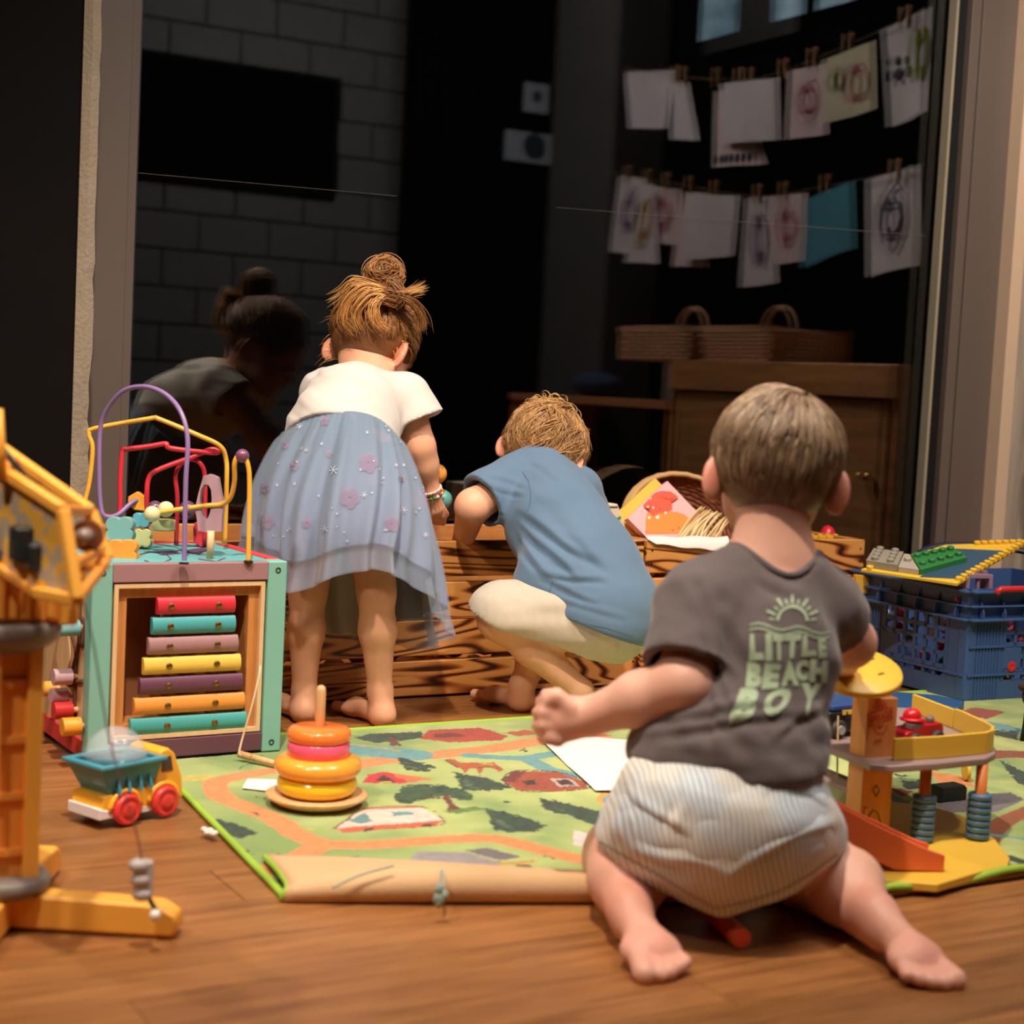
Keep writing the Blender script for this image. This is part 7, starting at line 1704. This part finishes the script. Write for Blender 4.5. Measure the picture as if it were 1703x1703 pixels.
# ---------------------------------------------------------------- girl leaning over the crate
def girl():
    hc = A3(620, 572, 2.85); B = frame_of(24, 34, 2); s = 1.02
    t_ = thing('person', 'girl with a hair bun in white top and blue tulle skirt bending over the crate', 'person', tuple(atz(570, 1200, 0)))
    nb = A3(614, 628, 2.80); che = A3(588, 684, 2.735); wai = A3(570, 722, 2.665); pel = A3(570, 790, 2.62)
    shR, shL = A3(674, 662, 2.76), A3(540, 655, 2.80)
    elR, wrR = A3(696, 744, 2.765), A3(714, 815, 2.80)
    elL, wrL = A3(560, 740, 2.92), A3(610, 812, 2.96)
    knR, anR, hlR = A3(626, 985, 2.585), A3(632, 1150, 2.605), A3(637, 1186, 2.60)
    knL, anL, hlL = A3(512, 985, 2.62), A3(506, 1152, 2.61), A3(506, 1184, 2.60)
    S_ = SDF((.93, 2.20, -.002), (1.40, 2.76, .80), .0038)
    head(S_, hc, B, s, .95); S_.cap(hc - B[2] * .050 - B[1] * .016, nb, .036, .038, k=.02)
    S_.cap(nb, che, .038, .060, k=.02); S_.cap(che, wai, .064, .068, k=.02); S_.cap(wai, pel, .076, .086, k=.03)
    for q in (shL, shR): S_.cap(che * .4 + nb * .1 + q * .5, q, .038, .034, k=.02)
    S_.cap(shR, elR, .0315, .028, k=.015); S_.cap(elR, elR * .6 + wrR * .4, .028, .026, k=.012); S_.cap(elR * .6 + wrR * .4, wrR, .026, .0175, k=.012)
    S_.cap(shL, elL, .033, .030, k=.015); S_.cap(elL, wrL, .029, .018, k=.012)
    for wr, hd, sg in ((wrR, A3(718, 842, 2.815), 1), (wrL, wrL + (A3(650, 840, 3.0) - wrL) * .5, -1)):
        S_.cap(wr, hd, .017, .018, k=.008); dd_ = hd - wr; dd_ /= np.linalg.norm(dd_); S_.ell(hd, (.019, .013, .021), frame_of(0, 20, 8), k=.008)
        for i in range(4):
            o = (i - 1.5) * .0098; k1 = hd + dd_ * .018 + RX * o; k2 = k1 + dd_ * .014 + HZ * .010; k3 = k2 + HZ * .015 + dd_ * .003 + ZU * .004
            S_.cap(hd + dd_ * .006 + RX * o, k1, .0075, .007, k=.003); S_.cap(k1, k2, .007, .0064, k=.002); S_.cap(k2, k3, .0062, .0056, k=.002)
        S_.cap(hd + RX * .015 * sg, hd + RX * .022 * sg + dd_ * .016 + HZ * .014, .0078, .0066, k=.004)
    for hp, kn, an, hl, fd, mi in ((A3(612, 810, 2.62), knR, anR, hlR, -RX * .62 + HZ * .78, 1), (A3(535, 810, 2.63), knL, anL, hlL, -RX * .55 + HZ * .75, -1)):
        S_.cap(hp, kn, .050, .0305, k=.02); cf = kn * .62 + an * .38 - HZ * .005; S_.cap(kn, cf, .0285, .0285, k=.012); S_.cap(cf, an, .028, .0185, k=.015)
        hl = hl.copy(); hl[2] = .0185; S_.cap(an, hl, .0205, .019, k=.01); fd = fd / np.linalg.norm(fd); bl = hl + fd * .088; bl[2] = .015; foot(S_, hl, bl, ZU, .98, mi)
    def col(P_): return blush(P_, (226, 168, 134), [(elR, .022, (226, 136, 104), .4), (hlR, .022, (228, 138, 112), .4)] + [(hc + (B[0] * .074 * q - B[1] * .01 - B[2] * .024) * s, .026, (232, 122, 90), .55) for q in (-1, 1)])
    solid('body', S_, skin_m, t_, col, smooth_it=1); eyes(t_, hc, B, s)
    # white bodice with flared short sleeves
    lo, hi = (.93, 2.25, .36), (1.42, 2.72, .66); h_ = .0036
    def build(g_, uncut=False):
        S2 = SDF(lo, hi, h_); S2.cap(A3(606, 662, 2.775), che, .044, .078, k=.025, grow=g_); S2.cap(che, wai, .080, .085, k=.02, grow=g_); S2.cap(wai, wai + (pel - wai) * (1.1 if uncut else .9), .087, .087, k=.01, grow=g_, cut=None if uncut else [(wai + (pel - wai) * .7, pel - wai)])
        S2.cap(che, che * .3 + shR * .7, .06, .046, k=.02, grow=g_); S2.cap(che, che * .3 + shL * .7, .064, .046, k=.02, grow=g_)
        for a, b_ in ((shR, A3(706, 735, 2.76)), (shL, elL)):
            ax = b_ - a; ax /= np.linalg.norm(ax); S2.cap(a, a + ax * .09, .041, .056, k=.012, grow=g_, cut=[(a + ax * (.054 if uncut else .045), ax)])
        return S2
    o_ = build(.004); i_ = build(-.006, True); S2 = o_; S2.v = np.maximum(o_.v, -i_.v); S2.cap(nb, hc, .044, .05, k=.004, op='sub'); S2.cap(nb + (che - nb) * .12, hc, .044, .05, k=.004, op='sub')
    gq = [S2.lo[i] + S2.h * np.arange(S2.n[i]) for i in range(3)]; wc = (A3(476, 728, 2.665) + A3(590, 684, 2.588) + A3(664, 752, 2.675) + A3(590, 798, 2.765)) / 4
    wn = np.cross(A3(664, 752, 2.675) - A3(476, 728, 2.665), A3(590, 684, 2.588) - A3(590, 798, 2.765)); wn /= np.linalg.norm(wn); wn = wn if wn[2] < 0 else -wn; wc = wc + wn * .010
    S2.v = np.maximum(S2.v, ((gq[0][:, None, None] - wc[0]) * wn[0] + (gq[1][None, :, None] - wc[1]) * wn[1] + (gq[2][None, None, :] - wc[2]) * wn[2]).astype(np.float32))
    cw_ = lambda P_: np.tile(np.array(lin((216, 206, 198))[:3]), (len(P_), 1)) * (1 + .02 * vnoise(P_, 30, 5))[:, None]
    def dsp(P_, nn): u = P_ @ RX; w_ = P_[:, 2]; return .0020 * vnoise(np.stack([(u * .45 + w_ * .9) * 75, (u * .9 - w_ * .45) * 9, P_ @ HZ * 8], 1), 1, 3) + .001 * vnoise(P_, 40, 1)
    solid('bodice', S2, cloth_m, t_, cw_, dsp, 'off-white short sleeved top', smooth_it=2)
    # skirt layers
    Wt = [A3(476, 728, 2.665), A3(512, 700, 2.615), A3(552, 687, 2.592), A3(590, 684, 2.588), A3(624, 696, 2.60), A3(650, 722, 2.625), A3(664, 752, 2.675), A3(640, 785, 2.735), A3(590, 798, 2.765), A3(530, 790, 2.76), A3(488, 762, 2.72)]
    Hm = [A3(408, 930, 2.64), A3(440, 952, 2.54), A3(486, 985, 2.49), A3(560, 958, 2.455), A3(628, 948, 2.45), A3(684, 975, 2.49), A3(742, 1046, 2.60), A3(706, 1080, 2.665), A3(600, 1062, 2.69), A3(520, 1050, 2.70), A3(440, 1000, 2.69)]
    def loopc(L_, n_):
        L_ = [V(p) for p in L_]; m_ = len(L_); out = []
        for k in range(n_):
            f = k / n_ * m_; i = int(f); t = f - i; p0, p1, p2, p3 = L_[(i - 1) % m_], L_[i % m_], L_[(i + 1) % m_], L_[(i + 2) % m_]
            out.append(np.array(.5 * ((2 * p1) + (p2 - p0) * t + (2 * p0 - 5 * p1 + 4 * p2 - p3) * t * t + (3 * p1 - p0 - 3 * p2 + p3) * t ** 3)))
        return np.array(out)
    n_ = 390; Wl, Hl = loopc(Wt, n_), loopc(Hm, n_); cW, cH = Wl.mean(0), Hl.mean(0); th = np.arange(n_) / n_ * 2 * pi
    def layer(name, t1, amp, ph, mat, rows=60, inn=0., gather=.0008, wav=.0, lab=None, colf=None, bulge=.028):
        vs = []
        fold = np.sin(th * 13 + 1.2 * np.sin(th * 3 + ph) + ph) * .6 + .4 * np.sin(th * 21 + ph * 2)
        for r_ in range(rows + 1):
            t = t1 * r_ / rows; tj = t * (1 + wav * np.sin(th * 9 + ph))
            base_ = Wl * (1 - tj[:, None]) + Hl * tj[:, None] if wav else Wl * (1 - t) + Hl * t
            cen = cW * (1 - t) + cH * t; out_ = base_ - cen; out_[:, 2] = 0; out_ = unit(out_)
            bl_ = bulge * sin(pi * min(t * 1.15, 1)) ** .8 * (.55 + .75 * np.clip(-(out_ @ HZ), 0, 1)); d_ = bl_ + amp * fold * t ** .55 + gather * np.sin(th * 52) * max(0, 1 - t * 3.5) - inn + .009 * (1 - t) ** 3
            vs.append(base_ + out_ * d_[:, None])
        v = np.array(vs).reshape(-1, 3); i = np.arange(rows)[:, None] * n_; k = np.arange(n_)[None]; f = np.stack([i + k, i + n_ + k, i + n_ + (k + 1) % n_, i + (k + 1) % n_], -1).reshape(-1, 4)
        me = npmesh(name, v, f); vcol(me, colf(v, np.repeat(np.linspace(0, t1, rows + 1), n_), np.tile(th, rows + 1))); o = link(name, me, mat, t_, world=True)
        so = o.modifiers.new('thick', 'SOLIDIFY'); so.thickness = .0012
        if lab: o['label'] = lab
        return o
    def csk(v, t, a):
        top_ = np.array(lin((104, 136, 156))[:3]); bot = np.array(lin((150, 162, 192))[:3]); w_ = np.clip(t * 1.3, 0, 1)[:, None]; c = top_ * (1 - w_) + bot * w_
        c = c * (1 + .07 * vnoise(v, 22, 1))[:, None]; m_ = np.clip((vnoise(v, 30, 7) - .50) * 6, 0, 1)[:, None]; return c * (1 - m_ * .35) + np.array(lin((196, 160, 184))[:3]) * m_ * .35
    tulle, nt, b = newmat('tulle'); at = N(nt, 'ShaderNodeAttribute', attribute_name='Col'); nt.links.new(at.outputs['Color'], b.inputs['Base Color']); b.inputs['Roughness'].default_value = .8; b.inputs['Alpha'].default_value = .26; b.inputs['Sheen Weight'].default_value = .4
    layer('lining', .84, .018, .4, cloth_m, inn=-.001, lab='pale blue printed inner skirt', colf=csk)
    layer('tulle_layer', 1.0, .018, .4, tulle, inn=-.004, lab='sheer blue tulle overlay', colf=lambda v, t, a: np.tile(np.array(lin((150, 164, 186))[:3]), (len(v), 1)))
    # underskirt hanging at the front, seen between the legs
    a, b2_, c, d = A3(470, 900, 2.64), A3(610, 900, 2.64), A3(612, 1058, 2.665), A3(508, 1052, 2.665); vs = []; m_ = 24
    for i in range(m_ + 1):
        for k in range(m_ + 1):
            u, v = i / m_, k / m_; p = a * (1 - u) * (1 - v) + b2_ * u * (1 - v) + c * u * v + d * (1 - u) * v; vs.append(p + HZ * .006 * sin(u * 19) * v)
    fs = [(i * (m_ + 1) + k, i * (m_ + 1) + k + 1, (i + 1) * (m_ + 1) + k + 1, (i + 1) * (m_ + 1) + k) for i in range(m_) for k in range(m_)]
    me = npmesh('underskirt', vs, fs); o = link('underskirt', me, plain('lining_grey', (158, 152, 150), .9), t_, world=True); o.modifiers.new('thick', 'SOLIDIFY').thickness = .0012
    # pale star prints on the skirt
    sk = [o for o in t_.children if o.name.startswith('tulle_layer')][0]; bv = bvh_of(sk); g0 = random.Random(2); pol = []
    for k in range(46):
        x, y, r_ = g0.uniform(430, 720), g0.uniform(705, 900), g0.uniform(1.2, 3.4)
        if k < 8: r_ = g0.uniform(5, 8)
        for q in range(3): a_ = q * pi / 3 + k; pol += stroke([(x - r_ * cos(a_), y - r_ * sin(a_)), (x + r_ * cos(a_), y + r_ * sin(a_))], max(.8, r_ * .2))
    decal('star_print', pol, bv, plain('pale_star', (186, 190, 210), .8), t_, 8, .0008)
    spm, nt, b = newmat('soft_print'); b.inputs['Base Color'].default_value = lin((160, 140, 168)); b.inputs['Roughness'].default_value = .9; b.inputs['Alpha'].default_value = .55
    blot = []
    for x, y, r_ in ((612, 770, 19), (582, 828, 20), (652, 872, 15), (445, 868, 14), (440, 812, 10), (490, 775, 9), (540, 700, 9), (475, 740, 8), (510, 870, 10), (548, 755, 7), (668, 796, 7)):
        for q in range(5):
            a_ = 2 * pi * q / 5 + x; blot.append([(x + r_ * .5 * cos(a_) + r_ * .42 * cos(b_), y + r_ * .5 * sin(a_) + r_ * .42 * sin(b_)) for b_ in [2 * pi * w / 9 for w in range(9)]])
    for q in range(0, len(blot), 5): decal('blossom_print', blot[q:q + 5], bv, spm, t_, 8, .0006)
    # bracelets
    def brac(nm, f, r_, br, cols_, lab, cnt):
        c = wrR * (1 - f) + elR * f * 1.0 if f > 0 else wrR + (wrR - elR) * -f; ax = (wrR - elR); ax /= np.linalg.norm(ax); a1 = np.cross(ax, HZ); a1 /= np.linalg.norm(a1); a2 = np.cross(ax, a1)
        tt_ = thing(nm, lab, 'bracelet', tuple(c)); tt_['group'] = 'bracelets on the wrist of the girl'
        for q in range(cnt):
            a_ = 2 * pi * q / cnt; link('bead', MB().sph(c + (a1 * cos(a_) + a2 * sin(a_)) * r_, br, 8), cols_[q % len(cols_)], tt_, smooth=True, world=True)
        link('cord', MB().tube([c + (a1 * cos(2 * pi * q / 24) + a2 * sin(2 * pi * q / 24)) * r_ for q in range(24)], .0008, 5, closed=True), plain('cord_pale', (210, 170, 160), .7), tt_, world=True)
    brac('bracelet', .02, .0205, .0024, [plain('bead_pinkish', (236, 190, 190), .3), plain('bead_clear', (240, 224, 220), .3)], 'pale pink bead bracelet on the wrist of the girl', 30)
    brac('bracelet', -.10, .0215, .0034, [plain(k, c, .3) for k, c in (('b_red', (190, 24, 40)), ('b_yel', (236, 180, 60)), ('b_pur', (110, 50, 120)), ('b_pal', (230, 200, 190)), ('b_grn', (40, 130, 60)), ('b_grn2', (60, 110, 70)))], 'bracelet of bright mixed colour beads, nearest the hand of the girl', 20)
    # hair, swept up to the bun
    Sh = SDF(hc - .14, hc + .16, .0038); c0_ = hc + (B[2] * .012 - B[1] * .004) * s
    Sh.ell(c0_, np.array((.0700, .0845, .0745)) * s, B, k=.01); Sh.ell(hc + (B[1] * .090 - B[2] * .045) * s, np.array((.07, .068, .09)) * s, B, k=.01, op='sub')
    Sh.ell(hc + (-B[2] * .026 - B[1] * .026) * s, np.array((.048, .038, .032)) * s, B, k=.02)
    for q in (-1, 1): Sh.ell(hc + (B[0] * .080 * q + B[1] * .004 - B[2] * .042) * s, np.array((.026, .036, .036)) * s, B, k=.01, op='sub')
    Sh.ell(hc + (-B[2] * .088 - B[1] * .02) * s, np.array((.08, .08, .040)) * s, B, k=.01, op='sub')
    bun1, bun2 = A3(639, 458, 2.80), A3(645, 492, 2.79); Sh.ell(bun1, (.020, .018, .020), np.eye(3), k=.008); Sh.ell(bun2, (.026, .022, .018), np.eye(3), k=.01)
    hb = lambda P_: np.tile(np.array(lin((120, 76, 42))[:3]), (len(P_), 1)); solid('hair_base', Sh, hair_m, t_, hb, None, smooth_it=1)
    g = np.random.default_rng(5); n_ = 5200; u = unit(g.normal(size=(n_, 3)))
    keep = (u[:, 1] < .60) & (u[:, 2] > -.44) & ~((np.abs(u[:, 0]) > .74) & (u[:, 2] < -.2) & (u[:, 1] > -.35)); u = u[keep]; n_ = len(u); rad = np.array((.0700, .0845, .0745)) * s
    bl_ = (bun2 - c0_) @ B.T; tg = unit(bl_ / rad); K = 8; Q = np.zeros((n_, K, 3)); cur = u.copy(); step = g.uniform(.05, .10, n_)[:, None]; cl = vnoise(u, 7, 3)
    for k in range(K):
        t = k / (K - 1); off = .0020 + .004 * sin(pi * t) * (1 + cl) + g.uniform(0, .0008, n_); Q[:, k] = c0_ + (cur * (rad + off[:, None])) @ B
        fl = tg - cur; fl -= cur * (fl * cur).sum(1)[:, None]; fl = unit(fl); sw = np.cross(cur, fl); cur = unit(cur + unit(fl + sw * (cl * .3)[:, None]) * step)
    pal = [(168, 112, 62), (126, 80, 44), (206, 152, 90), (104, 62, 34)]; strands('hair', Q, g.uniform(.0005, .0010, n_), hair_cols(n_, pal, g), t_)['kind'] = 'stuff'
    # bun coils
    n_ = 1100; Q = np.zeros((n_, 14, 3)); tt = np.linspace(0, 1, 14)
    for i in range(n_):
        if i < 700: c = bun1 + g.normal(size=3) * .002; R_ = .0265 * g.uniform(.70, 1.24); ax = unit(RX * .2 + ZU * .5 - HZ * .7 + g.normal(size=3) * .38); hh = g.uniform(-.019, .019); R_ *= sqrt(max(.1, 1 - (hh / .026) ** 2))
        else: c = bun2; R_ = .027 * g.uniform(.85, 1.15); ax = unit(RX * .2 + ZU * .95 + g.normal(size=3) * .15); hh = g.uniform(-.012, .012)
        a1 = unit(np.cross(ax, RX + ZU * .3)); a2 = np.cross(ax, a1); ph = g.uniform(0, 6.28); L_ = g.uniform(1.5, 3.2); rr = R_ * (1 + .12 * np.sin(tt * g.uniform(3, 7) + i)) + .002
        Q[i] = c + ax * hh + np.cos(ph + tt * L_)[:, None] * a1 * rr[:, None] + np.sin(ph + tt * L_)[:, None] * a2 * rr[:, None]
    strands('hair', Q, g.uniform(.0006, .0011, n_), hair_cols(n_, pal + [(190, 130, 74)], g, .25), t_)['kind'] = 'stuff'
    # loose golden locks falling to the left, and right tufts
    def lock(pts, n_, spread, pal_, wd_=.0008, jit=.004):
        cr_ = np.array([list(p) for p in spl([V(atd(*p)) for p in pts], 5)]); K = len(cr_); Q = np.zeros((n_, K, 3)); tt = np.linspace(0, 1, K)
        for i in range(n_): o1 = g.normal(size=3) * jit; o2 = g.normal(size=3) * spread; Q[i] = cr_ + o1 + o2 * tt[:, None] ** 1.5
        strands('hair', Q, g.uniform(wd_ * .6, wd_ * 1.2, n_), hair_cols(n_, pal_, g, .2), t_)['kind'] = 'stuff'
    gold = [(232, 172, 96), (206, 144, 76), (246, 200, 130), (176, 116, 60)]
    lock([(640, 486, 2.765), (605, 478, 2.755), (580, 500, 2.755), (572, 530, 2.76), (592, 552, 2.765)], 80, .006, gold)
    lock([(640, 488, 2.765), (615, 490, 2.75), (592, 520, 2.75), (600, 548, 2.76)], 70, .006, gold)
    lock([(640, 490, 2.765), (622, 505, 2.75), (622, 530, 2.75), (640, 545, 2.755)], 60, .005, gold)
    lock([(630, 480, 2.765), (590, 470, 2.76), (568, 490, 2.77), (552, 502, 2.78)], 45, .006, gold)
    lock([(650, 488, 2.765), (680, 498, 2.77), (698, 520, 2.79), (702, 545, 2.80)], 70, .006, pal)
    lock([(655, 486, 2.765), (675, 488, 2.77), (690, 484, 2.78), (702, 480, 2.79)], 60, .005, gold)
    lock([(648, 478, 2.765), (652, 470, 2.765), (668, 492, 2.765), (660, 500, 2.765)], 60, .004, pal)
    n_ = 110; Q = np.zeros((n_, 9, 3)); tt = np.linspace(0, 1, 9)
    for i in range(n_):
        a_ = g.uniform(0, 2 * pi); st = c0_ + (np.array([cos(a_) * .95, -.2, sin(a_)]) * rad * 1.02) @ B; d_ = unit(st - c0_ + g.normal(size=3) * .05); cu = unit(g.normal(size=3))
        Q[i] = st + d_ * (tt * g.uniform(.008, .035))[:, None] + cu * (tt ** 2 * g.uniform(.004, .02))[:, None] - ZU * (tt ** 2 * .008)[:, None]
    strands('hair', Q, np.full(n_, .00042), hair_cols(n_, gold, g), t_)['kind'] = 'stuff'
    return t_


toddler(); boy(); girl()
